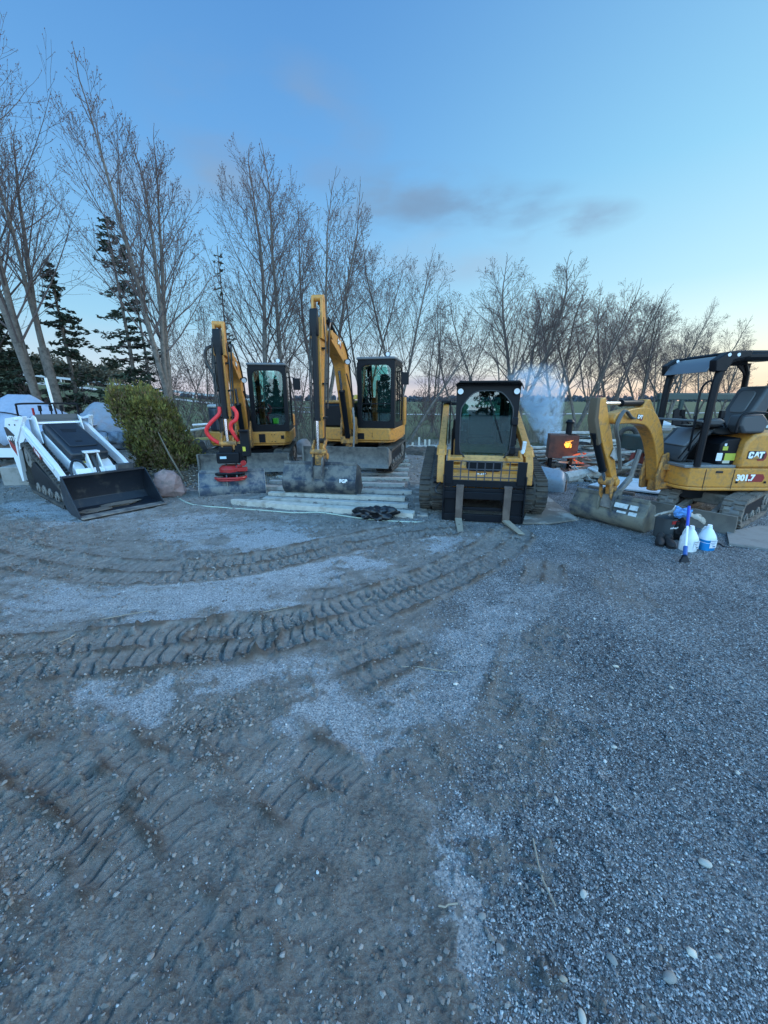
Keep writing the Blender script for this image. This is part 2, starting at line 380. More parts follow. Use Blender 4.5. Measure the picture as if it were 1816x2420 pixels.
near = rowsY[0]; pre = [-60, -35, -20, -12, -7, -4, -2.2, -1.1, -.4, .05, .32]
rowsY = np.array([a for a in pre if a < near-.05]+rowsY)
NI = 940
s_in = np.linspace(-1, 1, NI); ko = 12
e = np.linspace(0, 1, ko+1)[1:]
def row_x(Y):
    W = 1.7+1.22*max(Y, 0); far = W+60+1.4*abs(Y)
    o = W+(far-W)*e**2.2
    return np.concatenate([-o[::-1], s_in*W, o])
XX = np.array([row_x(y) for y in rowsY]); YY = np.repeat(rowsY[:, None], XX.shape[1], 1)
NR, NC = XX.shape
def far_z(X, Y):
    a = -X/np.maximum(Y, 1)
    z = 5.6*sstep(.02, 1.15, a)*sstep(26, 62, Y)
    z = z-0.5*sstep(15, 30, Y)*(1-sstep(30, 60, Y))
    return z
def pxy(X, Y, Z=0.0):
    c, s = math.cos(PITCH), math.sin(PITCH); dz = Z-CAMH
    w = Y*c-dz*s; w = np.where(w < .05, .05, w); v = (Y*s+dz*c)/w
    return (908+FPX*X/w)/D2S, (1210-FPX*v)/D2S
def ell(px, py, L, soft=.35):
    m = np.zeros_like(px)
    for cx, cy, rx, ry, k in L:
        r = np.sqrt(((px-cx)/rx)**2+((py-cy)/ry)**2); m = np.maximum(m, k*(1-sstep(1-soft, 1+soft, r)))
    return m
def track_fields(X, Y):
    """height and mud mask of the crawler prints"""
    H = np.zeros_like(X); Mk = np.zeros_like(X); Rdg = np.zeros_like(X)
    jag = (fbm(X*9, Y*9, 3, 51)-.5)
    for ti, (pl, w, pitch, depth, st) in enumerate(TRACKS):
        pts = [G(a*D2S, b*D2S) for a, b in pl]; cv = bez(pts, 8); cv = np.array([(p.x, p.y) for p in cv])
        dmin = np.full(X.shape, 9.0); S = np.zeros_like(X); lat = np.zeros_like(X); s0 = 0
        for i in range(len(cv)-1):
            a, b = cv[i], cv[i+1]; d = b-a; ln = np.hypot(*d)
            if ln < 1e-5: continue
            d = d/ln; m = w*.95
            sel = (X > min(a[0], b[0])-m) & (X < max(a[0], b[0])+m) & (Y > min(a[1], b[1])-m) & (Y < max(a[1], b[1])+m)
            if not sel.any(): s0 += ln; continue
            qx = X[sel]-a[0]; qy = Y[sel]-a[1]; t = np.clip(qx*d[0]+qy*d[1], 0, ln); la = d[0]*qy-d[1]*qx
            dist = np.hypot(qx-d[0]*t, qy-d[1]*t)
            cur = dmin[sel]; better = dist < cur
            dd = np.where(better, dist, cur); dmin[sel] = dd
            tmp = S[sel]; tmp[better] = (s0+t)[better]; S[sel] = tmp
            tmp = lat[sel]; tmp[better] = la[better]; lat[sel] = tmp
            s0 += ln
        tot = s0; edge = dmin+jag*.07
        ends = sstep(0, .25, S)*(1-sstep(tot-.3, tot, S)) if st < .9 else np.ones_like(S)*(1-.0*S)
        fade = st*(.15+.85*sstep(.36, .60, fbm(X*1.9+ti*3, Y*1.9, 4, 70+ti))) if st < .9 else st*(.62+.38*sstep(.34, .56, fbm(X*2.1, Y*2.1, 4, 70)))
        fade = fade*ends
        inside = 1-sstep(w/2-.03, w/2+.015, edge)
        col = np.abs(lat)/(w/2)                       # 0 at the middle, 1 at the edge
        ph = (S+np.sign(lat)*.22*pitch+.28*pitch*np.sin(col*3.1)+jag*.055+.05*pitch*np.sin(S*3.3))/pitch; fr = ph-np.floor(ph)
        bar = np.exp(-((fr-.5)/.09)**2)*(1-np.exp(-(lat/.03)**2))*(.5+.9*fbm(X*5, Y*5, 2, 61))               # groove of a lug
        hh = -inside*(.016+depth*1.0*bar)+.007*inside*np.exp(-((fr-.72)/.10)**2)
        mid = np.exp(-(lat/.028)**2)*inside*depth*.75*(1+3.5*jag)
        sh = np.exp(-((edge-(w/2+.03))/.028)**2)*depth*.55*np.clip(1+5*jag, 0, 3)
        H += fade*(hh+mid+sh); Mk = np.maximum(Mk, fade*(1-sstep(w/2+.02, w/2+.09, edge)))
        Rdg = np.maximum(Rdg, fade*np.maximum(sh/depth, mid/depth))
    return H, Mk, Rdg
def ground_fields(X, Y):
    yard = (Y > -3) & (Y < 24)
    H = far_z(X, Y); px, py = pxy(X, Y)
    fine = .035*(fbm(X*.9, Y*.9, 3, 3)-.5)+.018*(fbm(X*4.2, Y*4.2, 3, 8)-.5)+.010*(fbm(X*17, Y*17, 3, 12)-.5)
    f2 = .5*(fbm(X*55, Y*55, 2, 21)-.5)
    jx = (fbm(X*2.1, Y*2.1, 5, 33, .6)-.5); jy = (fbm(X*2.1+40, Y*2.1, 5, 34, .6)-.5)
    pscale = 420/np.maximum(Y, .6)
    j2 = (fbm(X*9, Y*9, 4, 35, .7)-.5); j3 = (fbm(X*9+9, Y*9, 4, 36, .7)-.5)
    qx = px+(jx*1.7+j2*.8)*pscale; qy = py+(jy*.85+j3*.42)*pscale
    light = ell(qx, qy, LIGHT, .45); coarse = np.clip(ell(qx, qy, COARSE, .3), 0, 1); dirtp = ell(qx, qy, DIRTP, .4)
    TH, TM, TR = track_fields(X, Y)
    light = np.clip(light*(1-.96*np.clip(TM*1.3, 0, 1)), 0, 1); coarse = np.clip(coarse*(1-TM)*(1-.8*dirtp), 0, 1); light = light*(1-.9*dirtp)
    stre = fbm(X*1.2+Y*.4, Y*6.5-X*1.4, 4, 77, .6)
    rid = 1-np.abs(2*fbm(X*6.5, Y*9, 4, 91, .6)-1)
    rough = (.030*(fbm(X*7, Y*7, 4, 90, .65)-.5)+.030*(rid-.75)*sstep(.35, .65, fbm(X*1.4, Y*1.4, 3, 97)))*(1-light)*(1-coarse)*(1-.85*np.clip(TM*1.3, 0, 1))
    clod = np.clip(fbm(X*26, Y*26, 2, 95)-.60, 0, 1)*.13*(1-light)*(1-coarse*.6)*sstep(.45, .6, fbm(X*1.9, Y*1.9, 2, 99))
    clod = clod+(np.abs(fbm(X*60, Y*60, 2, 98)-.5)*-.020+.004)*(1-light)*(1-coarse)*(1-sstep(2.2, 4, Y))*(1-.7*np.clip(TM, 0, 1))
    far = sstep(6.5, 9, Y)
    bumpy = far*.10*(fbm(X*1.3, Y*1.3, 4, 40)-.45)*(1-sstep(16, 20, Y))
    near = (1-sstep(7, 14, Y))
    h = np.where(yard, fine+TH+rough+clod+.006*f2*near*.6, 0)+bumpy*yard
    field = sstep(15.5, 19, Y+1.5*(jx))
    a = light*(.25+1.5*stre); d = TR
    ground_fields.mud = TM
    return H+h*(1-sstep(18, 24, Y)), np.clip(a, 0, 1), coarse, field, np.clip(d, 0, 1)
ZZ, mL, mC, mF, mR = ground_fields(XX, YY)
me = bpy.data.meshes.new('ground'); nv = NR*NC
me.vertices.add(nv); co = np.stack([XX, YY, ZZ], -1).reshape(-1).astype(np.float32); me.vertices.foreach_set('co', co)
idx = np.arange(nv).reshape(NR, NC); q = np.stack([idx[:-1, :-1], idx[:-1, 1:], idx[1:, 1:], idx[1:, :-1]], -1).reshape(-1)
nf = (NR-1)*(NC-1); me.loops.add(nf*4); me.loops.foreach_set('vertex_index', q.astype(np.int32))
me.polygons.add(nf); me.polygons.foreach_set('loop_start', np.arange(0, nf*4, 4, dtype=np.int32)); me.polygons.foreach_set('loop_total', np.full(nf, 4, dtype=np.int32)); me.polygons.foreach_set('use_smooth', np.ones(nf, dtype=bool))
me.update(calc_edges=True)
ca = me.color_attributes.new('cover', 'FLOAT_COLOR', 'POINT')
ca.data.foreach_set('color', np.stack([mL, mC, mF, mR], -1).reshape(-1).astype(np.float32))
cb = me.color_attributes.new('prints', 'FLOAT_COLOR', 'POINT'); mt = np.clip(ground_fields.mud, 0, 1)
cb.data.foreach_set('color', np.stack([mt, mt, mt, mt], -1).reshape(-1).astype(np.float32))
ground = ob('ground', me, kind='structure')
def ground_z(x, y):
    return float(ground_fields(np.array([[float(x)]]), np.array([[float(y)]]))[0][0, 0])
def ground_mat():
    m = bpy.data.materials.new('yard_ground'); m.use_nodes = True; nt = m.node_tree; L = nt.links.new; b = nt.nodes['Principled BSDF']
    at = NL(nt, 'ShaderNodeAttribute', attribute_name='cover'); sep = NL(nt, 'ShaderNodeSeparateColor'); L(at.outputs['Color'], sep.inputs[0])
    geo = NL(nt, 'ShaderNodeNewGeometry'); pos = geo.outputs['Position']
    def noise(s, d=5, r=.6, out=0):
        n = NL(nt, 'ShaderNodeTexNoise'); L(pos, n.inputs[0]); n.inputs['Scale'].default_value = s; n.inputs['Detail'].default_value = d; n.inputs['Roughness'].default_value = r; return n.outputs[out]
    def ramp(f, st):
        n = NL(nt, 'ShaderNodeValToRGB'); L(f, n.inputs[0]); el = n.color_ramp.elements
        while len(el) < len(st): el.new(.5)
        for k, (p, c) in enumerate(st): el[k].position = p; el[k].color = (*c, 1)
        return n.outputs[0]
    def mix(f, a, c):
        n = NL(nt, 'ShaderNodeMix', data_type='RGBA'); L(f, n.inputs[0]); L(a, n.inputs[6]); L(c, n.inputs[7]); return n.outputs[2]
    def M(op, a, c, clamp=False):
        n = NL(nt, 'ShaderNodeMath', operation=op); n.use_clamp = clamp
        for i, v in enumerate((a, c)):
            if isinstance(v, (int, float)): n.inputs[i].default_value = v
            else: L(v, n.inputs[i])
        return n.outputs[0]
    def vor(s):
        n = NL(nt, 'ShaderNodeTexVoronoi'); L(pos, n.inputs[0]); n.inputs['Scale'].default_value = s; sp = NL(nt, 'ShaderNodeSeparateColor'); L(n.outputs['Color'], sp.inputs[0]); return n.outputs['Distance'], sp.outputs[0]
    vd1, vc1 = vor(110); vd2, vc2 = vor(150)
    cdirt = ramp(noise(4.5, 10, .76), [(.36, (.165, .158, .148)), (.5, (.30, .290, .275)), (.64, (.43, .42, .40))])
    vcd = ramp(vc2, [(0, (.12, .11, .10)), (.7, (.29, .27, .25)), (.93, (.37, .355, .335)), (1, (.52, .51, .50))])
    cdirt = mix(M('MULTIPLY', noise(11, 4), .55), cdirt, vcd)
    clight = ramp(vc2, [(0, (.22, .245, .27)), (.35, (.39, .43, .47)), (.8, (.58, .62, .66)), (1, (.84, .87, .90))])
    ccoarse = ramp(vc1, [(0, (.06, .068, .076)), (.45, (.165, .182, .198)), (.8, (.29, .312, .33)), (1, (.50, .53, .54))])
    cfield = ramp(noise(.35, 7, .7), [(.3, (.075, .075, .042)), (.5, (.10, .115, .055)), (.7, (.14, .13, .085))])
    # ragged borders: masks are broken up by fine noise
    nb = M('ADD', M('MULTIPLY', noise(9, 8, .8), .55), M('MULTIPLY', noise(60, 4, .8), .45))
    fl = NL(nt, 'ShaderNodeMapRange', interpolation_type='SMOOTHSTEP'); L(M('ADD', sep.outputs[0], M('MULTIPLY', M('SUBTRACT', nb, .5), 3.0)), fl.inputs[0]); fl.inputs[1].default_value = .20; fl.inputs[2].default_value = .85
    fc = NL(nt, 'ShaderNodeMapRange', interpolation_type='SMOOTHSTEP'); L(M('ADD', sep.outputs[1], M('MULTIPLY', M('SUBTRACT', nb, .5), 3.0)), fc.inputs[0]); fc.inputs[1].default_value = .22; fc.inputs[2].default_value = .8
    tv = ramp(noise(1.6, 5, .65), [(.36, (.70, .72, .74)), (.62, (1.25, 1.25, 1.25))]); mg = NL(nt, 'ShaderNodeMix', data_type='RGBA', blend_type='MULTIPLY'); mg.inputs[0].default_value = 1; L(ccoarse, mg.inputs[6]); L(tv, mg.inputs[7]); c = mix(fc.outputs[0], cdirt, mg.outputs[2]); c = mix(M('MULTIPLY', fl.outputs[0], .88), c, clight)
    at2 = NL(nt, 'ShaderNodeAttribute', attribute_name='prints')
    cpr = ramp(noise(16, 6, .6), [(.36, (.25, .24, .225)), (.6, (.38, .365, .345))]); c = mix(M('MULTIPLY', at2.outputs['Fac'], .75), c, cpr)
    rid = NL(nt, 'ShaderNodeMix', data_type='RGBA', blend_type='MULTIPLY'); rid.inputs[0].default_value = 0
    wet = ramp(M('MULTIPLY', at.outputs['Alpha'], 1.0), [(0, (1, 1, 1)), (.6, (.50, .44, .40))])
    mu = NL(nt, 'ShaderNodeMix', data_type='RGBA', blend_type='MULTIPLY'); mu.inputs[0].default_value = 1; L(c, mu.inputs[6]); L(wet, mu.inputs[7]); c = mu.outputs[2]
    c = mix(sep.outputs[2], c, cfield)
    L(c, b.inputs['Base Color']); b.inputs['Roughness'].default_value = .92; b.inputs['Specular IOR Level'].default_value = .25
    hgt = M('ADD', M('MULTIPLY', vd1, M('MULTIPLY', fc.outputs[0], -.8)), M('ADD', M('MULTIPLY', noise(34, 10, .85), 2.0), M('MULTIPLY', vd2, -.35)))
    bp = NL(nt, 'ShaderNodeBump'); bp.inputs['Strength'].default_value = 1.0; bp.inputs['Distance'].default_value = .024; L(hgt, bp.inputs['Height']); L(bp.outputs[0], b.inputs['Normal'])
    return m
me.materials.append(ground_mat())

# loose stones: many small ones, one body of stuff; a few big pale ones are things
def stone_field(name, n, seed, ymin, ymax, size, weight, m, label):
    rg = np.random.default_rng(seed); N = int(n*4)
    Y = ymin*np.exp(rg.random(N)*math.log(ymax/ymin)); X = (rg.random(N)*2-1)*(1.0+1.1*Y)
    z, a, c, f, r = ground_fields(X[None], Y[None]); z, a, c, f, r = z[0], a[0], c[0], f[0], r[0]
    w = weight(a, c, f, r, X, Y); keep = rg.random(N) < w; X, Y, z = X[keep][:n], Y[keep][:n], z[keep][:n]; n = len(X)
    base = np.array([(1,0,0),(-1,0,0),(0,1,0),(0,-1,0),(0,0,1),(0,0,-1)], float)
    base = np.concatenate([base, np.array([(x,y,zz) for x in (-.62,.62) for y in (-.62,.62) for zz in (-.55,.55)])])
    # faces of a 14-vertex rounded cube (rhombic, as triangles)
    cor = {(x,y,zz): 6+i for i, (x,y,zz) in enumerate([(x,y,zz) for x in (-1,1) for y in (-1,1) for zz in (-1,1)])}
    fs = []
    for k, ax in ((0,(1,0,0)),(1,(-1,0,0)),(2,(0,1,0)),(3,(0,-1,0)),(4,(0,0,1))):
        a_ = [i for i in range(3) if ax[i] == 0]; sg = sum(ax); rng_ = [(-1,-1),(1,-1),(1,1),(-1,1)]
        pts = []
        for u, v in rng_:
            p = list(ax); p[a_[0]] = u; p[a_[1]] = v; pts.append(cor[tuple(p)])
        if (sg > 0) == (a_ == [0, 2]): pts = pts[::-1]
        for i in range(4): fs.append((k, pts[i], pts[(i+1) % 4]))
    fs = np.array(fs); nb = len(base)
    S = size(rg.random(n), Y)[:, None]; dims = S*np.stack([.7+.6*rg.random(n), .5+.5*rg.random(n), .35+.4*rg.random(n)], -1)
    V = base[None]*dims[:, None]*(.8+.4*rg.random((n, nb, 1)) if name == 'pebbles' else .62+.7*rg.random((n, nb, 1)))
    th = rg.random(n)*6.283; cs, sn = np.cos(th)[:, None], np.sin(th)[:, None]
    V = np.stack([V[..., 0]*cs-V[..., 1]*sn, V[..., 0]*sn+V[..., 1]*cs, V[..., 2]+(rg.random(n)[:, None]-.5)*V[..., 0]*.6], -1)
    V += np.stack([X, Y, z+dims[:, 2]*.35], -1)[:, None]
    F = (fs[None]+np.arange(n)[:, None, None]*nb).reshape(-1)
    me = bpy.data.meshes.new(name); me.vertices.add(n*nb); me.vertices.foreach_set('co', V.reshape(-1).astype(np.float32)); nf = len(F)//3
    me.loops.add(nf*3); me.loops.foreach_set('vertex_index', F.astype(np.int32)); me.polygons.add(nf)
    me.polygons.foreach_set('loop_start', np.arange(0, nf*3, 3, dtype=np.int32)); me.polygons.foreach_set('loop_total', np.full(nf, 3, dtype=np.int32))
    ca = me.color_attributes.new('tone', 'FLOAT_COLOR', 'POINT'); t = np.repeat(rg.random(n), nb); ca.data.foreach_set('color', np.stack([t, np.repeat(rg.random(n), nb), t, t], -1).reshape(-1).astype(np.float32))
    me.polygons.foreach_set('use_smooth', np.full(nf, name == 'pebbles')); me.update(calc_edges=True); me.materials.append(m)
    return tag(ob(name, me), label, None, kind='stuff')
def stone_mat(name, stops):
    m = bpy.data.materials.new(name); m.use_nodes = True; nt = m.node_tree; b = nt.nodes['Principled BSDF']; b.inputs['Roughness'].default_value = .85
    at = NL(nt, 'ShaderNodeAttribute', attribute_name='tone'); sp = NL(nt, 'ShaderNodeSeparateColor'); nt.links.new(at.outputs['Color'], sp.inputs[0])
    n = NL(nt, 'ShaderNodeValToRGB'); nt.links.new(sp.outputs[0], n.inputs[0]); el = n.color_ramp.elements
    while len(el) < len(stops): el.new(.5)
    for k, (p, c) in enumerate(stops): el[k].position = p; el[k].color = (*c, 1)
    nt.links.new(n.outputs[0], b.inputs['Base Color']); return m
SM1 = stone_mat('gravel_stone', [(0, (.075, .083, .09)), (.5, (.19, .205, .22)), (.85, (.32, .34, .36)), (1, (.50, .53, .53))])
SM2 = stone_mat('soil_clod', [(0, (.10, .09, .08)), (.6, (.20, .185, .17)), (.93, (.24, .23, .22)), (1, (.29, .28, .27))])
SM3 = stone_mat('pale_pebble', [(0, (.22, .21, .20)), (.5, (.42, .41, .38)), (.8, (.55, .50, .42)), (1, (.62, .62, .6))])
stone_field('gravel', 90000, 5, .5, 6.5, lambda u, Y: (.0018+.0032*u**3)*(1+.16*Y), lambda a, c, f, r, X, Y: np.clip(.75*c+.22*a+.03*(fbm(X*3, Y*3, 3, 44) > .62), 0, 1), SM1, 'fine grey gravel strewn over the yard')
stone_field('soil_clods', 70000, 6, .5, 9, lambda u, Y: (.0018+.0075*u**5)*(1+.26*Y), lambda a, c, f, r, X, Y: np.clip(.55*(1-a)*(1-c)+1.2*r, 0, 1)*(.12+.88*sstep(.46, .58, fbm(X*2.2, Y*2.2, 4, 60))), SM2, 'dark crumbs of churned soil along the track marks')
stone_field('pebbles', 420, 8, .6, 7, lambda u, Y: .005+.011*u**4+.001*Y, lambda a, c, f, r, X, Y: np.clip(c-.1, 0, 1)*.3, SM3, 'pale round pebbles scattered in the gravel')

# ---------------- machines ----------------
def track_loop(poly, n=72):
    """closed loop of points (y,z) evenly spaced along polygon"""
    pts = [Vector((a, b)) for a, b in poly]+[Vector(poly[0])]
    L = [0]
    for i in range(len(pts)-1): L.append(L[-1]+(pts[i+1]-pts[i]).length)
    out = []
    for k in range(n):
        s = L[-1]*k/n; i = max(j for j in range(len(L)) if L[j] <= s+1e-9); i = min(i, len(pts)-2)
        t = (s-L[i])/(L[i+1]-L[i]); out.append(pts[i].lerp(pts[i+1], t))
    return out, L[-1]
def round_poly(poly, r, n=6):
    """rounded convex polygon"""
    out = []; m = len(poly); rr = r if isinstance(r, (list, tuple)) else [r]*m
    for i in range(m):
        p = Vector(poly[i]); a = (Vector(poly[i-1])-p).normalized(); b = (Vector(poly[(i+1) % m])-p).normalized()
        ang = a.angle(b); d = rr[i]/math.tan(ang/2); c = p+(a+b).normalized()*(rr[i]/math.sin(ang/2))
        s = p+a*d-c; e = p+b*d-c; tot = s.angle_signed(e)
        for k in range(n+1):
            t = tot*k/n; q = Vector((s.x*math.cos(-t)-s.y*math.sin(-t), s.x*math.sin(-t)+s.y*math.cos(-t))); out.append((c.x+q.x, c.y+q.y))
    return out
def crawler(parent, M, xc, w, poly, rad, name='track', lug=.10, lugh=.028, two=True, wheels=(), inner=None, m=None, lugw=.45):
    """rubber track: belt with lugs as one mesh, with sprocket and rollers as sub-parts"""
    rp = round_poly(poly, rad); nl = 0
    mb = MB(M); pts, tot = track_loop(rp, 96); th = .045
    n = len(pts); outv = []
    cen = sum(pts, Vector((0, 0)))/n
    for i in range(n):
        d = (pts[(i+1) % n]-pts[i-1]).normalized(); nr = Vector((d.y, -d.x))
        if nr.dot(pts[i]-cen) < 0: nr = -nr
        outv.append(nr)
    vs = []
    for i in range(n):
        p = pts[i]; q = p-outv[i]*th
        vs += [(xc-w/2, p.x, p.y), (xc+w/2, p.x, p.y), (xc+w/2, q.x, q.y), (xc-w/2, q.x, q.y)]
    fs = []
    for i in range(n):
        j = (i+1) % n
        for k in range(4): fs.append((i*4+k, i*4+(k+1) % 4, j*4+(k+1) % 4, j*4+k))
    mb.add(vs, fs)
    NLg = int(tot/lug); lp, _ = track_loop(rp, NLg*2)
    for i in range(NLg):
        for side in ((-1, 1) if two else (0,)):
            k = 2*i+(1 if side > 0 else 0); p = lp[k % len(lp)]; dd = (lp[(k+1) % len(lp)]-lp[k-1]).normalized(); nr = Vector((dd.y, -dd.x))
            if nr.dot(p-cen) < 0: nr = -nr
            ww = w*lugw if two else w*.96; xo = side*w*(.5-lugw/2) if two else 0
            a = Vector((0, dd.x, dd.y))*lug*.24; nn = Vector((0, nr.x, nr.y)); c0 = Vector((xc+xo, p.x, p.y)); X = Vector((ww/2, 0, 0))
            b8 = [c0-X-a, c0+X-a, c0+X+a, c0-X+a]; t8 = [c0-X*.94-a*.7+nn*lugh, c0+X*.94-a*.7+nn*lugh, c0+X*.94+a*.7+nn*lugh, c0-X*.94+a*.7+nn*lugh]
            mb.add(b8+t8, [(4,5,6,7),(0,1,5,4),(1,2,6,5),(2,3,7,6),(3,0,4,7)])
    t = mb.build(name, m or RUB, parent)
    for (y, z, r, nm) in wheels:
        wm = MB(M); wm.cyl((xc-w*.36, y, z), (xc+w*.36, y, z), r, 20)
        for sx in (-1, 1): wm.cyl((xc+sx*w*.36, y, z), (xc+sx*w*.42, y, z), r*.45, 12)
        if nm == 'sprocket':
            for k in range(12):
                a = 2*math.pi*k/12; wm.box((xc, y+math.cos(a)*r, z+math.sin(a)*r), (w*.7, .03, .05), (a, 0, 0))
        wm.build(nm, STL, t, bevel=.004)
    if inner:
        fm = MB(M); fm.yz(inner, xc-w*.3, xc+w*.3); fm.build('track_frame', BLK, t, bevel=.01)
    return t
def cylinder_ram(parent, M, a, b, rb, rr, frac=.6, name='hydraulic_cylinder', m=None):
    a = Vector(a); b = Vector(b); c = a.lerp(b, frac); mb = MB(M)
    mb.cyl(a, c, rb, 14); mb.cyl(a.lerp(c, .96), c, rb*1.16, 14); mb.cyl(a-(b-a).normalized()*.02, a+(b-a).normalized()*.06, rb*1.1, 12)
    o = mb.build(name, m or BLK, parent, bevel=.003); rd = MB(M); rd.cyl(c, b, rr, 12); rd.build('rod', CHR, o); return o
def ditch_bucket(parent, M, r, z, w, tilt, m=BKT, name='bucket', s=1.0, text=None, depth=.52, h=.55, sidem=None):
    """wide ditching bucket hung at (r, z) of the boom plane, back to the outside; local Y out, Z up"""
    prof = []   # outline of the side plate: back (outer), floor, lip, top
    sh = [(.06, .02), (.11, -.10), (.165, -.235), (.20, -.275), (.20, -.36), (.165, -.44), (.08, -.52), (-.05, -.56), (-.22, -.56), (-.42, -.47)]
    ca, sa = math.cos(tilt), math.sin(tilt)
    tr = lambda p: (r+s*(p[0]*ca-p[1]*sa), z+s*(p[0]*sa+p[1]*ca))
    shp = [tr(p) for p in bez2(sh, 4)]; side = shp+[tr((-.20, -.05))]
    b = MB(M)
    t = .014; inn = []
    for i, p in enumerate(shp):
        d = (Vector(shp[min(i+1, len(shp)-1)])-Vector(shp[max(i-1, 0)])).normalized(); nr = Vector((d.y, -d.x))
        inn.append((p[0]+nr.x*t*s, p[1]+nr.y*t*s))
    b.yz(shp+inn[::-1], -w/2+.004, w/2-.004)
    for sx in (-1, 1): b.yz(side, sx*w/2-.012, sx*w/2+.012)
    # rim along the upper edge and the ears
    u = tr((.06, .02)); b.box((0, u[0], u[1]), (w, .04, .05), (tilt, 0, 0))
    for q in (-.09, .09): b.yz([tr(p) for p in ((.12, .0), (.19, -.12), (.20, -.3), (.26, -.16), (.22, .10), (.10, .16), (-.05, .14), (-.1, 0))], q-.012, q+.012)
    o = b.build(name, m, parent, bevel=.004)
    if sidem:
        for sx in (-1, 1):
            pb = MB(M); pb.yz(side, sx*w/2+sx*.013-.004, sx*w/2+sx*.013+.004); pb.build('side_plate', sidem, o)
    e = MB(M); q0 = tr((-.40, -.478)); q1 = tr((-.49, -.43)); e.bar((0, q0[0], q0[1]), (0, q1[0], q1[1]), w+.02, .022, (0, .3, 1)); e.build('cutting_edge', STL, o, bevel=.003)
    return o, tr
def bez2(p, n): return [(q.x, q.y) for q in bez([(a, b, 0) for a, b in p], n)]
def blade(parent, M, y, z0, z1, w, m=STL):
    b = MB(M); pf = [(y+.10, z1), (y+.03, (z0+z1)/2+.06), (y+.02, (z0+z1)/2-.04), (y+.07, z0)]
    b.yz([(a, c) for a, c in pf]+[(a-.03, c) for a, c in pf[::-1]], -w/2, w/2)
    for sx in (-1, 1): b.yz([(y+.12, z1), (y+.10, z0), (y-.22, z0+.05), (y-.22, z1-.12)], sx*w/2-.02, sx*w/2+.02)
    o = b.build('dozer_blade', m, parent, bevel=.006)
    e = MB(M); e.bar((0, y+.085, z0+.05), (0, y+.12, z0-.03), w+.03, .02, (0, 1, 0)); e.build('cutting_edge', STL, o)
    for sx in (-1, 1):
        a = MB(M); a.bar((sx*w*.22, y-.02, (z0+z1)/2-.03), (sx*w*.18, y-.85, .42), .1, .12); a.build('blade_arm', BLK, parent, bevel=.01)
    return o
def hose(parent, M, pts, r=.017, m=BLKB, name='hose', n=6):
    b = MB(M); b.tube(bez(pts, 7), r, n); return b.build(name, m, parent)
def cat_decal(parent, M, c, u, v, w, size, name='maker_decal'):
    """lettering with its dark red corner shape and yellow wedge, lying on plane c,u,v with normal w"""
    c, u, v, w = (Vector(q) for q in (c, u, v, w)); s = size
    A = MB(M); A.prism([(s*.1, s*.30), (s*1.08, s*.50), (s*1.38, s*.1), (s*1.32, -s*.42), (s*1.1, -s*.72), (s*.35, -s*.72), (s*.15, -s*.35)], c, u, v, w, 0, .003)
    o = A.build(name, DKRED, parent, smooth=False)
    K = MB(M); K.prism([(-s*1.06, s*.5), (s*1.12, s*.5), (s*1.02, -s*.5), (-s*1.1, -s*.5)], c, u, v, w, .003, .0045); K.build('black_outline', LETK, o, smooth=False)
    W = MB(M)
    def pl(poly): W.prism([(a*s, b*s) for a, b in poly], c, u, v, w, .0045, .008)
    pl([(-.94,.28),(-.80,.42),(-.44,.42),(-.34,.30),(-.34,.10),(-.54,.10),(-.56,.22),(-.70,.22),(-.74,-.20),(-.58,-.20),(-.56,-.08),(-.36,-.08),(-.38,-.32),(-.48,-.42),(-.86,-.42),(-.96,-.30)])
    pl([(-.04,.42),(.18,.42),(.40,-.42),(.22,-.42),(.06,-.02),(-.1,-.42),(-.30,-.42)])
    pl([(.30,.42),(1.0,.42),(.98,.20),(.76,.20),(.70,-.42),(.50,-.42),(.54,.20),(.30,.20)])
    W.build('white_lettering', LETW, o, smooth=False)
    T = MB(M); T.prism([(-.42*s, -.46*s), (.06*s, .0*s), (.5*s, -.46*s)], c, u, v, w, .008, .010); T.build('yellow_wedge', YEL, o, smooth=False)
    return o
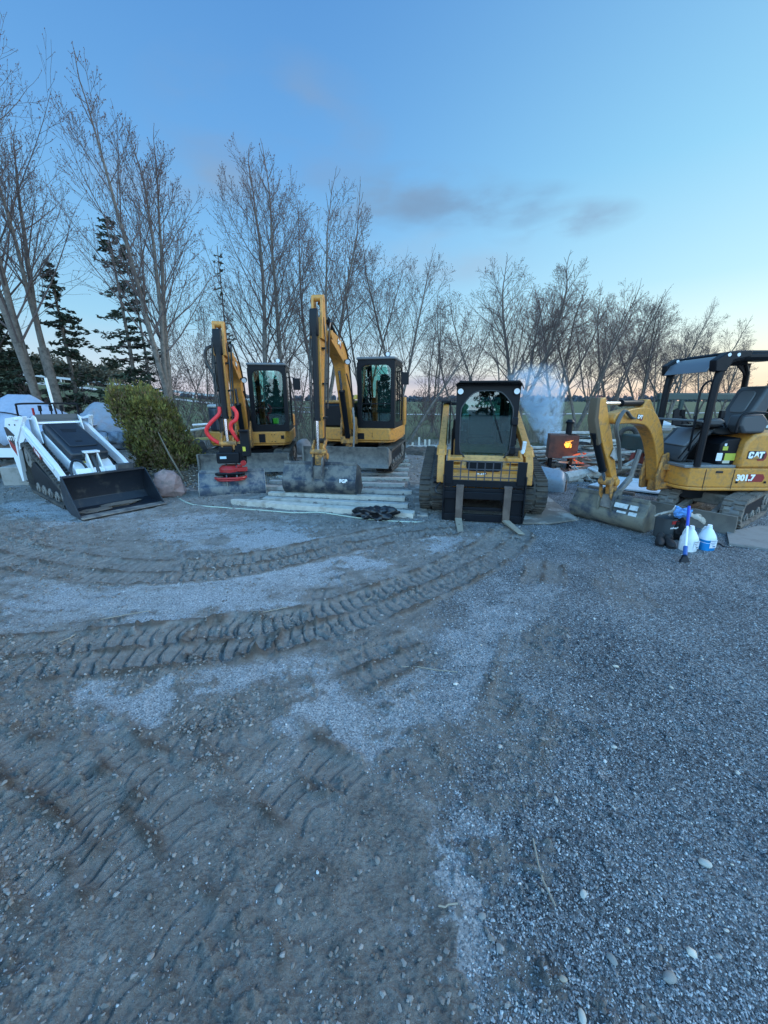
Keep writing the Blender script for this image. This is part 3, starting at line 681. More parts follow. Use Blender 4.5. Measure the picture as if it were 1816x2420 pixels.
def cab(parent, x0, x1, y0, y1, z0, z1, rear_slope=.12, sticker=False):
    """closed excavator cab: black frame ring front, side and rear, roof, tinted panes, seat inside"""
    f = MB(); W = x1-x0
    fo = [(x0, z0), (x1, z0), (x1-.0, z1-.10), (x1-.08, z1-.02), (x0+.06, z1-.02), (x0, z1-.08)]
    fi = rrect(x0+.09, x1-.10, z0+.16, z1-.14, (.13, .13, .07, .07))
    f.ring(fo, fi, (0, y1, 0), w0=-.045, w1=.03)
    # side rings (both), with the pillar between window and door
    dep = y1-y0
    so = [(y0, z0), (y1-.046, z0), (y1-.046, z1-.02), (y0+rear_slope+.05, z1-.02), (y0, z1-.5)]
    si = round_poly([(y0+.08, z0+.12), (y1-.13, z0+.12), (y1-.13, z1-.13), (y0+rear_slope+.10, z1-.13), (y0+.08, z1-.5)], .05, 4)
    for xx, a, b in ((x0, 0, .04), (x1, -.04, 0)):
        f.ring(so, si, (xx, 0, 0), (0, 1, 0), (0, 0, 1), (1, 0, 0), a, b)
    f.box(((x0+x1)/2, y0+.02, z0+.35), (W-.08, .04, .68))
    f.bar((x0+.05, y0+.02, z0+.7), (x0+.05, y0+rear_slope+.06, z1-.05), .07, .05); f.bar((x1-.05, y0+.02, z0+.7), (x1-.05, y0+rear_slope+.06, z1-.05), .07, .05)
    f.box(((x0+x1)/2, (y0+y1)/2, z0+.02), (W-.09, dep-.08, .04))
    c = f.build('cab', BLK, parent, bevel=.012)
    r = MB(); r.xy(rrect(x0-.02, x1+.02, y0+rear_slope, y1+.06, .08), z1-.03, z1+.025); r.build('roof', mat('roof_grey', (.13, .14, .155), .4, dirt=DUST, dirt_amt=.4), c, bevel=.018)
    g = MB(); g.xz(rrect(x0+.08, x1-.09, z0+.15, z1-.13, .13), y1-.012, y1-.004); g.build('windscreen', GLS, c)
    g = MB(); g.bar((x0+.09, y1+.002, z0+.55), (x1-.10, y1+.002, z0+.55), .02, .02); g.build('window_rail', BLK, c)
    for xx in (x0+.02, x1-.02):
        g = MB(); g.yz(round_poly([(y0+.07, z0+.11), (y1-.12, z0+.11), (y1-.12, z1-.12), (y0+rear_slope+.09, z1-.12), (y0+.07, z1-.5)], .05, 4), xx-.003, xx+.003); g.build('side_window', GLS, c)
    g = MB(); g.prism([(x0+.09, 0), (x1-.09, 0), (x1-.09, 1), (x0+.09, 1)], (0, y0+.03, z0+.72), (1, 0, 0), (0, rear_slope+.03, z1-.1-z0-.72), (0, 1, 0), 0, .006); g.build('rear_window', GLS, c)
    for sx in (x0, x1):
        pass
    # seat and controls
    s = MB(); xm = (x0+x1)/2
    s.box((xm, y0+.50, z0+.40), (.46, .44, .14)); s.box((xm, y0+.27, z0+.78), (.44, .12, .66), (.16, 0, 0)); s.box((xm, y0+.23, z0+1.17), (.24, .09, .17), (.16, 0, 0)); s.box((xm, y0+.5, z0+.2), (.3, .3, .28))
    s.build('seat', GRY, c, bevel=.03)
    for sx in (-1, 1):
        k = MB(); k.box((xm+sx*.31, y0+.55, z0+.52), (.11, .42, .16)); k.cyl((xm+sx*.30, y0+.72, z0+.6), (xm+sx*.29, y0+.76, z0+.80), .018, 8); k.box((xm+sx*.29, y0+.765, z0+.84), (.05, .06, .10)); k.build('joystick_console', BLK, c, bevel=.008)
        k = MB(); k.bar((xm+sx*.07, y1-.28, z0+.02), (xm+sx*.07, y1-.34, z0+.52), .018, .018); k.build('travel_lever', BLK, c)
    k = MB(); k.box((xm+.28, y1-.2, z0+.62), (.12, .05, .16), (-.4, 0, .2)); k.build('monitor', BLK, c, bevel=.008)
    w = MB(); w.bar((x1-.22, y1+.02, z0+.55), (x1-.30, y1+.02, z0+1.15), .016, .012); w.build('wiper', BLK, c)
    h = MB(); h.box((x0-.012, y0+.46, z0+.62), (.02, .14, .035)); h.box((x0-.01, (y0+y1)/2+.02, z0+.75), (.018, .035, 1.1)); h.build('door_handle', BLK, c)
    # mirror out on an arm, lamps
    m = MB(); m.tube([(x0, y1+.0, z1-.30), (x0-.12, y1+.08, z1-.28), (x0-.21, y1+.10, z1-.32)], .012, 6); m.box((x0-.24, y1+.10, z1-.44), (.17, .05, .26)); m.build('mirror', BLK, parent, bevel=.015)
    l = MB(); l.cyl((x0+.16, y1-.05, z1+.075), (x0+.16, y1+.02, z1+.075), .052, 16); l.box((x0+.16, y1-.03, z1+.03), (.03, .03, .03)); lo = l.build('work_lamp', BLK, parent)
    l = MB(); l.cyl((x0+.16, y1+.02, z1+.075), (x0+.16, y1+.026, z1+.075), .044, 16); l.build('lens', LENS, lo)
    if sticker:
        t = MB(); t.box((xm+.12, y1-.016, z0+.25), (.30, .004, .10)); t.build('sticker_dark', LETK, c)
        t = MB(); t.box((xm-.13, y1-.016, z0+.25), (.13, .004, .13)); t.build('sticker', mat('lime_sticker', (.42, .62, .06), .5), c)
    return c

def excavator(name, label, loc, rz, B, K, J, T, S, style, swing=0.0):
    t = thing(name, label, 'excavator', loc, rz, 'excavators parked in the yard')
    tilt_rot = style == 'rotator'
    I = Matrix.Identity(4)
    tp = [(-1.02, .02), (1.05, .02), (1.26, .26), (1.14, .52), (-1.08, .54), (-1.26, .28)]
    for sx in (-1, 1):
        crawler(t, I, sx*.78, .38, tp, [.12, .12, .2, .16, .18, .2], wheels=[(-1.0, .3, .2, 'sprocket'), (1.02, .29, .19, 'idler')]+[(-.55+.37*k, .14, .09, 'roller') for k in range(4)], inner=[(-.85, .18), (.85, .18), (.8, .40), (-.8, .42)])
    u = MB(); u.box((0, 0, .42), (1.25, 1.1, .2)); u.cyl((0, 0, .5), (0, 0, .66), .42, 28); u.build('undercarriage', BLK, t, bevel=.02)
    blade(t, I, 1.52, .16 if tilt_rot else .20, .56 if tilt_rot else .62, 1.94)
    # revolving deck: yellow skirt
    d = MB(); z0, z1 = .66, .97
    plan = [(-.98, -.9), (-.98, .62), (-.86, .86), (-.10, .90), (-.06, .72), (.24, .72), (.30, .84), (.9, .72), (.98, .5), (.98, -.9), (.70, -1.22), (-.70, -1.22)]
    d.xy(plan, z0+.03, z1); d.xy([(a*.97, b*.97) for a, b in plan], z0-.02, z0+.028)
    body = d.build('body', YEL, t, bevel=.02)
    h = MB(); h.xy([(.06, -1.18), (.68, -1.18), (.95, -.88), (.95, .46), (.80, .62), (.36, .62), (.06, .40)], z1, 1.52)
    hd = h.build('side_cover', mat('navy_cover', (.02, .028, .045), .4, dirt=(.06, .06, .06), dirt_amt=.3) if tilt_rot else BLK, t, bevel=.05)
    h = MB(); h.xy([(.04, -1.20), (.68, -1.20), (.97, -.9), (.97, .42), (.82, .60), (.40, .58), (.04, .36)], 1.522, 1.60); h.build('cover_top', mat('dusty_white_top', (.40, .41, .40), .6, dirt=DUST, dirt_amt=.4) if tilt_rot else YELD, hd, bevel=.03)
    h = MB(); h.xy(round_poly([(-.90, -1.26), (.90, -1.26), (1.0, -.8), (.98, -.55), (-.98, -.55), (-1.0, -.8)], .08, 4), 1.0, 1.34 if tilt_rot else 1.5); h.build('counterweight', YEL, t, bevel=.04)
    if not tilt_rot:
        h = MB()
        for q in (-.60, -.74, -.88): h.box((-.985, q, 1.32), (.05, .05, .72))
        h.build('side_rail', YEL, t, bevel=.012)
    if tilt_rot:
        for c_, d_ in (((-.80, .872, .84), (.075, .012, .085)), ((-.30, .885, .82), (.2, .014, .20))):
            v = MB(); v.box(c_, d_); v.build('vent', BLK, body)
        for q in (-.62, -.55):
            for zz in (.90, .74): v = MB(); v.cyl((q, .86, zz), (q, .885, zz), .012, 8); v.build('bolt', BLK, body)
    else:
        for q in (.86, .82, .78): v = MB(); v.cyl((-.46, .86, q), (-.46, .895, q), .010, 8); v.build('bolt', BLK, body)
        v = MB(); v.box((-.14, .87, .79), (.26, .06, .14)); v.build('vent', BLK, body)
    cab(t, -.97, -.10, -.52, .78, z1+.003, 2.50, sticker=tilt_rot)
    if not tilt_rot:
        bc = MB(); bc.lathe([(.07, 0), (.075, .05), (.05, .10), (.02, .12)], (.28, -.5, 1.62), 14); bc.build('beacon', mat('amber', (.75, .45, .08), .3), t)
    # boom swing post
    bx = .06
    p = MB(); p.box((bx, .98, .72), (.30, .34, .16)); p.cyl((bx, 1.02, .56), (bx, 1.02, .98), .085, 16)
    for s in (-1, 1): p.yz(round_poly([(.86, .62), (1.12, .62), (1.16, .9), (1.06, 1.24), (.94, 1.22), (.84, .9)], .04, 3), bx+s*.15-.025, bx+s*.15+.025)
    p.build('boom_swing_post', YELD, t, bevel=.012)
    Mb = Matrix.Translation((bx, 1.0, 0)) @ Matrix.Rotation(swing, 4, 'Z')
    # boom: tapered box girder
    pts = bez2([B, (B[0]*.4+K[0]*.6-.02, B[1]*.4+K[1]*.6-.02), K, ((K[0]+J[0])/2, (K[1]+J[1])/2+.04), J], 5); n = len(pts)
    ws = [.16+.18*math.sin(math.pi*min(1, (i/(n-1))*1.0)**.9)**.8 for i in range(n)]
    b = MB(Mb); b.yz(strip(pts, ws), -.115, .115); b.cyl((-.15, *B), (.15, *B), .085, 16); b.cyl((-.15, *J), (.15, *J), .075, 16)
    boom = b.build('boom', YEL, t, bevel=.008)
    b = MB(Mb); und = strip([(pts[i][0]+.02, pts[i][1]) for i in range(2, n-2)], [w*.5 for w in ws[2:-2]])
    # gusset for the stick cylinder on top of the knee
    ki = n//2
    g = MB(Mb)
    for s in (-1, 1): g.yz([(K[0]-.22, K[1]+.02), (K[0]+.12, K[1]+.10), (K[0]+.0, K[1]+.32), (K[0]-.10, K[1]+.31)], s*.07-.015, s*.07+.015)
    g.build('cylinder_bracket', YELD, boom, bevel=.006)
    lamp = MB(Mb); lamp.cyl((-.20, K[0]+.08, K[1]-.06), (-.20, K[0]+.17, K[1]-.08), .055, 14); lamp.box((-.14, K[0]+.06, K[1]-.05), (.06, .04, .04)); lo = lamp.build('work_lamp', BLK, boom)
    lz = MB(Mb); lz.cyl((-.20, K[0]+.171, K[1]-.08), (-.20, K[0]+.176, K[1]-.081), .046, 14); lz.build('lens', LENS, lo)
    # cylinders
    o1 = cylinder_ram(t, Mb, (0, .14, .80), (0, K[0]+.10, K[1]-.24), .058, .03, .72, 'boom_cylinder')
    cylinder_ram(t, Mb, (.0, K[0]-.05, K[1]+.24), (0, T[0]-.05, T[1]-.06), .048, .027, .66, 'stick_cylinder')
    # stick
    st = MB(Mb); dS = (Vector(S)-Vector(T)).normalized(); L = (Vector(S)-Vector(T)).length
    q = [Vector(T).lerp(Vector(S), f) for f in (0, .12, .25, .45, .8, 1)]
    sw = [.15, .20, .30, .25, .17, .14]
    st.yz(strip([(a.x, a.y) for a in q[1:]], sw[1:]), -.062, .062)
    for s in (-1, 1): st.yz(strip([(a.x, a.y) for a in (q[0], q[0].lerp(q[1], .5), q[1], q[2])], [.15, .17, .20, .30]), s*.078-.022, s*.078+.022)
    st.cyl((-.105, *T), (.105, *T), .055, 14); st.cyl((-.12, *S), (.12, *S), .06, 14)
    stick = st.build('stick', YEL, t, bevel=.008)
    bk = MB(Mb)
    for s in (-1, 1): bk.yz(strip([(S[0]+.02, S[1]+.30), (S[0]+.16, S[1]+.16), (S[0]+.17, S[1]-.02)], [.09, .12, .07]), s*.10-.015, s*.10+.015)
    bk.cyl((-.15, S[0]+.17, S[1]+.10), (.15, S[0]+.17, S[1]+.10), .05, 14); bk.cyl((-.12, S[0]+.02, S[1]+.28), (.12, S[0]+.02, S[1]+.28), .035, 12)
    bk.box((0, S[0]+.10, S[1]-.02), (.15, .16, .30))
    bk.build('bucket_linkage', YELD, t, bevel=.01)
    a = (0.0, T[0]*.80+S[0]*.20+.24, T[1]*.80+S[1]*.20)
    cylinder_ram(t, Mb, a, (0, S[0]+.17, S[1]+.12), .052, .030, .74, 'bucket_cylinder')
    cv = MB(Mb); cv.yz(strip([(a[1]-.02, a[2]+.32), (a[1]-.0, a[2]+.1), (a[1]+.0, a[2]-.10)], [.06, .11, .08]), -.07, .07); cv.build('hose_guard', BLK, stick, bevel=.02)
    # hydraulic hoses along boom and stick
    for k, s in enumerate((-1, 1)):
        hose(t, Mb, [(s*.13, .02, 1.0), (s*.14, B[0]*.5+K[0]*.5-.12, B[1]*.5+K[1]*.5), (s*.13, K[0]-.1, K[1]+.12), (s*.14, J[0]-.25, J[1]+.16), (s*.15, J[0]+.12, J[1]+.18), (s*.14, J[0]+.22, J[1]-.1), (s*.125, S[0]*.35+J[0]*.65+.1, S[1]*.3+J[1]*.7), (s*.12, S[0]*.8+J[0]*.2, S[1]*.6+J[1]*.4)], .016)
    hose(t, Mb, [(.10, J[0]-.3, J[1]+.18), (.17, J[0]-.05, J[1]+.34), (.17, J[0]+.2, J[1]+.1), (.15, J[0]+.23, J[1]-.5)], .018)
    hose(t, Mb, [(-.16, .3, B[1]+.1), (-.2, .35, B[1]+.5), (-.16, K[0]+.12, K[1]-.3)], .014)
    for k_, (hx, hr) in enumerate(((.095, .012), (.125, .013), (-.10, .012))):
        hose(t, Mb, [(hx, T[0]+.05, T[1]-.30), (hx+.03*(1 if hx > 0 else -1), T[0]+.10, T[1]*.7+S[1]*.3), (hx+.02*(1 if hx > 0 else -1), T[0]*.5+S[0]*.5+.12, T[1]*.45+S[1]*.55), (hx, S[0]+.08, S[1]+.28)], hr)
    for f_ in (.3, .52, .74):
        c_ = Vector(T).lerp(Vector(S), f_); cl = MB(Mb); cl.box((.0, c_.x, c_.y), (.245, .14, .03), (-.06, 0, 0)); cl.build('hose_clamp', BLK, stick, bevel=.004)
    gl = MB(Mb); gl.cyl((-.07, S[0]+.02, S[1]+.28), (.07, S[0]+.02, S[1]+.28), .06, 10); gl.build('grease_patch', mat('grease', (.02, .016, .012), .4), stick)
    if style == 'plain':
        bkt, tr = ditch_bucket(t, Mb, S[0]+.06, S[1]-.13, 1.34, .05, s=1.02)
        h = MB(Mb); h.box((0, S[0]+.20, S[1]-.27), (.19, .12, .26), (-.1, 0, 0)); h.box((0, S[0]+.05, S[1]-.1), (.15, .2, .16)); h.cyl((-.16, S[0]+.14, S[1]-.2), (.2, S[0]+.14, S[1]-.2), .035, 12); h.build('quick_hitch', STL, t, bevel=.012)
        # small white letters on the bucket back
        text_mesh('FGB', .085, 'bucket_lettering', LETW, bkt, Mb @ Vector((-.47, tr((.208, -.27))[0]+.002, tr((.208, -.27))[1])), (math.pi/2+.02, 0, math.pi), .003, .004)
        hose(t, Mb, [(-.15, .1, 1.35), (-.2, .42, 1.42), (-.24, .5, 1.1), (-.2, .45, .5)], .022, mat('grey_hose', (.18, .18, .18), .7), 'loose_hose')
    else:
        # tiltrotator: black frame, red rotor and red lower hitch, boxes on its side
        r0, z0 = S[0]+.08, S[1]
        a = MB(Mb); a.box((.02, r0, z0-.16), (.40, .30, .20)); a.box((.05, r0, z0-.03), (.24, .26, .16)); a.box((-.16, r0-.02, z0-.10), (.14, .24, .34)); tr_ = a.build('tiltrotator', BLK, t, bevel=.02)
        a = MB(Mb); a.cyl((-.245, r0+.05, z0-.28), (-.245, r0+.05, z0+.02), .05, 14); a.box((-.30, r0+.08, z0+.10), (.16, .16, .48)); a.box((-.30, r0+.165, z0+.33), (.17, .19, .03)); a.build('valve_box', BLK, tr_, bevel=.012)
        a = MB(Mb); a.box((-.28, r0+.164, z0+.0), (.05, .004, .08)); a.build('sticker', mat('yellow_sticker', (.6, .5, .05), .5), tr_)
        a = MB(Mb); a.box((.10, r0+.153, z0-.15), (.11, .006, .045)); a.build('name_plate', mat('pale_plate', (.45, .6, .68), .5), tr_)
        a = MB(Mb); a.lathe([(.17, -.12), (.20, -.10), (.20, -.02), (.15, .03)], (.02, r0, z0-.34), 24); a.box((-.08, r0+.10, z0-.38), (.42, .12, .07)); a.build('rotor', RED, tr_, bevel=.006)
        a = MB(Mb); a.cyl((-.24, r0+.12, z0-.26), (-.24, r0+.17, z0-.26), .05, 16); a.cyl((-.20, r0+.1, z0-.32), (-.12, r0+.14, z0-.32), .03, 10); a.build('hose_coupling', RED, tr_, bevel=.004)
        a = MB(Mb); a.box((0.02, r0, z0-.49), (.50, .42, .05), (.25, 0, 0)); a.box((.0, r0+.05, z0-.46), (.3, .2, .1)); a.build('quick_hitch', BLK, tr_, bevel=.02)
        a = MB(Mb); rim = [(.27*math.cos(R(q)), .17*math.sin(R(q))) for q in range(0, 360, 15)]
        for k in range(2): a.tube([(.02+p[0]*(1-.1*k), r0+.08+p[1], z0-.525+.05*p[1]/.17*0-.035*k-abs(p[0])*.02) for p in rim+rim[:1]], .022-.006*k, 8)
        a.build('hitch_ring', RED, tr_)
        bkt, tr = ditch_bucket(t, Mb @ rz_at(0, r0, .10) @ Matrix.Translation((0, -r0, 0)), r0-.06, z0-.46, 1.14, .24, s=.98, sidem=mat('pale_worn_plate', (.36, .35, .32), .6, dirt=(.14, .13, .12), dirt_amt=.4), m=mat('worn_blue_bucket', (.028, .045, .075), .5, dirt=(.22, .215, .20), dirt_amt=.55, dscale=5, bump=.002))
        for (pp) in ([(.10, a_, b_) for a_, b_ in ((S[0]*.5+T[0]*.5+.14, S[1]*.62+T[1]*.38),)] and
                     ([(.08, 0, 0), (.10, .02, -.12), (.24, .06, -.26), (.34, .04, -.40), (.28, .02, -.54), (.12, 0, -.66), (.06, -.02, -.72)],
                      [(-.14, 0, .0), (-.20, .03, -.10), (-.18, .05, -.22), (-.10, .06, -.28), (-.08, .05, -.38), (-.14, .03, -.52), (-.18, 0, -.60)])):
            base = Vector((0, S[0]+.14, S[1]+.74)); hose(t, Mb, [base+Vector(q)*1.0 for q in pp], .034, HOSR, 'red_hose', 10)
        hose(t, Mb, [(.10, T[0]+.02, T[1]-.34), (.24, T[0]+.06, T[1]-.42), (.26, T[0]+.06, T[1]-.62), (.16, T[0]+.08, T[1]-.86), (.11, T[0]+.12, T[1]-1.1)], .028)
    return t, boom, Mb

# placement by the mats / ground contact
def place_exc(px_post, D_post, yaw_dir):
    d = Vector(yaw_dir).normalized(); rz = math.atan2(d.y, d.x)-math.pi/2
    X = (px_post-908)/FPX*D_post*.985
    post = Vector((X, D_post, 0)); off = Matrix.Rotation(rz, 3, 'Z') @ Vector((.06, 1.0, 0))
    return post-off, rz
o2, r2 = place_exc(826, 9.1, (-.19, -.98))
e2, boom2, Mb2 = excavator('excavator', 'taller excavator with closed cab standing on timber mats, plain black bucket on the ground', (o2.x, o2.y, .10), r2,
    (.02, 1.02), (.62, 2.42), (1.62, 2.72), (1.92, 3.24), (2.10, .62), 'plain', R(2))
o1, r1 = place_exc(578, 9.2, (.15, -1.0))
e1, boom1, Mb1 = excavator('excavator', 'smaller excavator with red hoses and a red and black tilting head on its stick', (o1.x, o1.y, .0), r1,
    (.02, 1.00), (.52, 2.18), (1.46, 2.49), (1.79, 2.98), (1.96, .84), 'rotator', R(3.2))
# faint maker letters on the boom flanks
def boom_letters(boom, Mb, y, z, ang, s):
    u = Vector((0, -math.cos(ang), -math.sin(ang)))
    cat_decal(boom, Mb, (-.117, y, z), u, Vector((0, math.sin(ang)*-1, math.cos(ang))), (-1, 0, 0), s)
boom_letters(boom1, Mb1, 1.0, 2.38, .2, .10)
boom_letters(boom2, Mb2, 1.08, 2.66, .2, .11)

# ---------------- tracked loader with pallet forks ----------------
def fork_loader(loc, rz):
    t = thing('tracked_loader', 'yellow tracked loader with a black cab and pallet forks, second machine from the right', 'loader', loc, rz)
    I = Matrix.Identity(4)
    tp = [(-.95, .02), (.72, .02), (1.08, .30), (.92, .60), (-.55, .92), (-1.2, .66), (-1.22, .35)]
    for sx in (-1, 1):
        crawler(t, I, sx*.80, .38, tp, [.14, .12, .22, .16, .2, .2, .2], lug=.085, lugh=.03, wheels=[(-.75, .68, .2, 'sprocket'), (.76, .30, .22, 'idler')]+[(-.5+.35*k, .17, .12, 'roller') for k in range(3)], inner=[(-.9, .2), (.7, .2), (.75, .44), (-.4, .62), (-.9, .5)])
    b = MB(); b.yz([(-1.35, .30), (.75, .30), (1.02, .62), (1.02, .86), (.8, .98), (-1.35, 1.15)], -.47, .47)
    body = b.build('body', YEL, t, bevel=.02)
    b = MB(); b.yz([(-1.50, .35), (-1.36, .30), (-1.36, 1.25), (-1.46, 1.22)], -.52, .52); b.yz([(-1.36, 1.1), (-.6, 1.02), (-.6, 1.46), (-1.36, 1.36)], -.5, .5); b.build('rear_cover', BLK, t, bevel=.03)
    # cab: black shell, arched glass door in front
    x0, x1, y0, y1, z0, z1 = -.44, .44, -.50, .84, .86, 2.06
    c = MB()
    fo = [(-.44, .90), (.44, .90), (.49, 1.02), (.53, z1-.06), (.55, z1-.02), (.47, z1+.02), (-.47, z1+.02), (-.55, z1-.02), (-.53, z1-.06), (-.49, 1.02)]
    door = [(-.22, .72), (.22, .72), (.26, .86), (.33, .98), (.38, 1.06), (.395, 1.60), (.36, 1.74), (.25, 1.88), (.13, 1.94), (-.13, 1.94), (-.25, 1.88), (-.36, 1.74), (-.395, 1.60), (-.38, 1.06), (-.33, .98), (-.26, .86)]
    fo2 = [(-.30, .66), (.30, .66), (.36, .84), (.455, .98), (.47, z1-.06), (.49, z1-.02), (.43, z1+.02), (-.43, z1+.02), (-.49, z1-.02), (-.47, z1-.06), (-.455, .98), (-.36, .84)]
    M_f = Matrix.Translation((0, y1, 0)) @ Matrix(((1,0,0,0),(0,1,.0,0),(0,0,1,0),(0,0,0,1)))
    c.ring(fo2, [(a, b_) for a, b_ in door], (0, y1, 0), w0=-.05, w1=.03)
    so = [(y0, .98), (y1-.052, .98), (y1-.052, z1-.01), (y0+.05, z1-.01), (y0, 1.8)]; si = round_poly([(y0+.22, 1.18), (y1-.28, 1.18), (y1-.28, z1-.22), (y0+.22, z1-.22)], .06, 4)
    for xx, a, d in ((x0, 0, .035), (x1, -.035, 0)): c.ring(so, si, (xx, 0, 0), (0, 1, 0), (0, 0, 1), (1, 0, 0), a, d)
    c.ring([(x0+.036, .98), (x1-.036, .98), (x1-.036, z1-.01), (x0+.036, z1-.01)], rrect(-.34, .34, 1.3, z1-.2, .05), (0, y0+.02, 0), w0=-.02, w1=.02)
    cab_ = c.build('cab', BLK, t, bevel=.014)
    r = MB(); r.xy(rrect(-.44, .44, y0-.05, y1-.08, .08), z1-.008, z1+.035); r.box((-.18, y0+.25, z1+.05), (.3, .3, .05)); r.build('roof', mat('roof_grey', (.1, .1, .1)), cab_, bevel=.02)
    v = MB(); v.xz([(-.50, z1-.09), (-.475, z1-.03), (-.43, z1+.025), (.43, z1+.025), (.475, z1-.03), (.50, z1-.09), (.46, z1-.005), (.41, z1-.0), (-.41, z1-.0), (-.46, z1-.005)], y1+.03, y1+.13); v.build('visor', BLK, cab_, bevel=.012)
    g = MB(); g.xz([(a*1.0, b_) for a, b_ in door], y1-.02, y1-.012); g.build('door_glass', GLS2, cab_)
    rim = MB(); rim.tube([(a*.99, y1+.035, b_) for a, b_ in bez2(door+door[:1], 3)], .009, 5); rim.build('door_seal', GRY, cab_)
    for xx in (x0+.02, x1-.02):
        g = MB(); g.yz(round_poly([(y0+.21, 1.17), (y1-.27, 1.17), (y1-.27, z1-.21), (y0+.21, z1-.21)], .06, 4), xx-.003, xx+.003); g.build('side_window', GLS, cab_)
    g = MB(); g.xz(rrect(-.345, .345, 1.295, z1-.195, .05), y0+.016, y0+.022); g.build('rear_window', GLS, cab_)
    w = MB(); w.bar((-.02, y1+.045, 1.86), (-.20, y1+.05, 1.36), .022, .014); w.bar((-.20, y1+.05, 1.36), (-.27, y1+.05, 1.16), .012, .01); w.build('wiper', BLK, cab_)
    s = MB(); s.box((0, -.15, 1.12), (.46, .42, .12)); s.box((0, -.38, 1.42), (.44, .12, .55), (.12, 0, 0)); s.build('seat', GRY, cab_, bevel=.03)
    for sx in (-1, 1):
        l = MB(); l.cyl((sx*.41, y1+.03, 1.935), (sx*.41, y1+.065, 1.935), .05, 18); lo = l.build('work_lamp', BLK, cab_)
        l = MB(); l.cyl((sx*.41, y1+.066, 1.935), (sx*.41, y1+.07, 1.935), .042, 18); l.build('lens', LENS, lo)
        j = MB(); j.cyl((sx*.30, .18, 1.1), (sx*.31, .26, 1.34), .02, 8); j.box((sx*.31, .27, 1.38), (.06, .07, .12)); j.box((sx*.33, .05, 1.2), (.13, .4, .2)); j.build('joystick', BLK, cab_, bevel=.01)
    for zz_ in (1.50, 1.06):
        h = MB(); h.box((-.42, y1+.06, zz_), (.09, .07, .12)); h.build('door_latch', BLK, cab_, bevel=.015)
    # yellow lower front and steps
    b = MB(); b.yz([(.98, .62), (1.12, .64), (1.12, .84), (1.02, .88), (.98, .88)], -.56, .56); b.yz([(.86, .884), (1.12, .884), (1.12, .97), (.86, .97)], -.56, -.33); b.yz([(.86, .884), (1.12, .884), (1.12, .97), (.86, .97)], .33, .56)
    b.yz([(1.121, .64), (1.121, .74), (1.20, .60), (1.16, .56)], -.54, .54)
    fp = b.build('front_panel', YEL, t, bevel=.012)
    b = MB(); b.xz(rrect(-.27, .27, .76, .89, (.02, .02, .08, .08)), 1.122, 1.128); b.box((0, 1.05, .893), (.54, .155, .012)); b.build('step_opening', BLK, fp)
    cat_decal(fp, I, (.04, 1.130, .705), (-1, 0, 0), (0, 0, 1), (0, 1, 0), .072)
    # loader arms: rear tower, sloping upper arm, vertical front
    for sx in (-1, 1):
        a = MB(); x = sx*.655
        a.yz([(-1.25, .95), (-.95, .95), (-1.02, 1.78), (-1.30, 1.78)], x-.10, x-.075); a.yz([(-1.25, .95), (-.95, .95), (-1.02, 1.78), (-1.30, 1.78)], x+.075, x+.10)
        a.box((x, -1.16, 1.78), (.2, .30, .05)); a.box((x-sx*.15, -1.2, 1.74), (.3, .12, .06))
        a.build('arm_tower', BLK, t, bevel=.01)
        a = MB(); pts = [(-1.22, 1.68), (-.9, 1.60), (.55, 1.12), (.92, .98), (1.05, .80), (1.10, .56)]
        a.yz(strip(pts, [.15, .17, .15, .22, .22, .16]), x-.055, x+.055)
        a.box((x, .93, 1.05), (.15, .26, .02), (-.5, 0, 0))
        a.yz([(.86, 1.06), (1.12, .98), (1.17, .55), (1.06, .5), (.96, .6)], x-sx*.12-.02, x-sx*.12+.02)
        arm = a.build('lift_arm', YEL, t, bevel=.012)
        cylinder_ram(t, I, (x-sx*.0, -1.0, .98), (x, -.1, 1.26), .045, .025, .8, 'lift_cylinder')
        q = MB(); q.cyl((x-.1, 1.07, .58), (x+.1, 1.07, .58), .045, 12); q.build('arm_pivot', BLK, arm, bevel=.01)
        cylinder_ram(t, I, (sx*.42, .92, .86), (sx*.36, 1.16, .40), .035, .02, .6, 'tilt_cylinder')
    cb = MB(); cb.tube([(-.65, .80, .72), (.65, .80, .72)], .05, 10); cb.build('arm_cross_tube', BLK, t)
    lm = MB(); lm.cyl((-.585, .92, 1.07), (-.585, .95, 1.20), .03, 10); lm.cyl((-.585, .93, 1.02), (-.585, .93, 1.07), .045, 12); lm.build('marker_lamp', LENS, t)
    hose(t, I, [(.62, 1.12, .62), (.72, 1.3, .48), (.60, 1.28, .40)], .012)
    # fork carriage
    f = MB(); y = 1.30
    for sx in (-1, 1):
        f.box((sx*.53, y, .765), (.125, .035, .35)); f.box((sx*.595, y, .38), (.02, .10, .70))
    f.box((0, y-.02, .60), (1.18, .04, .10)); f.box((0, y-.03, .50), (1.18, .05, .055)); f.box((0, y+.0, .42), (1.18, .05, .11)); f.box((0, y, .07), (1.20, .05, .11))
    f.box((-.47, y-.03, .26), (.22, .02, .30)); f.box((.47, y-.03, .26), (.22, .02, .30)); f.box((0, y-.05, .20), (.6, .04, .05))
    carriage = f.build('fork_carriage', BLK, t, bevel=.006)
    gr = MB()
    for k in range(9): gr.bar((-.47+.1175*k, y-.01, .94), (-.47+.1175*k, y-.01, .62), .016, .012, (0, 1, 0)); gr.bar((-.47+.1175*k, y-.01, .62), (-.47+.1175*k, y-.05, .50), .016, .012, (0, 1, 0))
    for z in (.94, .82, .70): gr.bar((-.53, y+.002, z), (.53, y+.002, z), .016, .014, (0, 0, 1))
    gr.build('load_guard', mat('guard_grey', (.045, .048, .06), .5), carriage)
    ch = MB(); ch.cyl((-.08, y-.06, .21), (-.28, y-.06, .215), .010, 8); ch.build('chrome_pin', CHR, carriage)
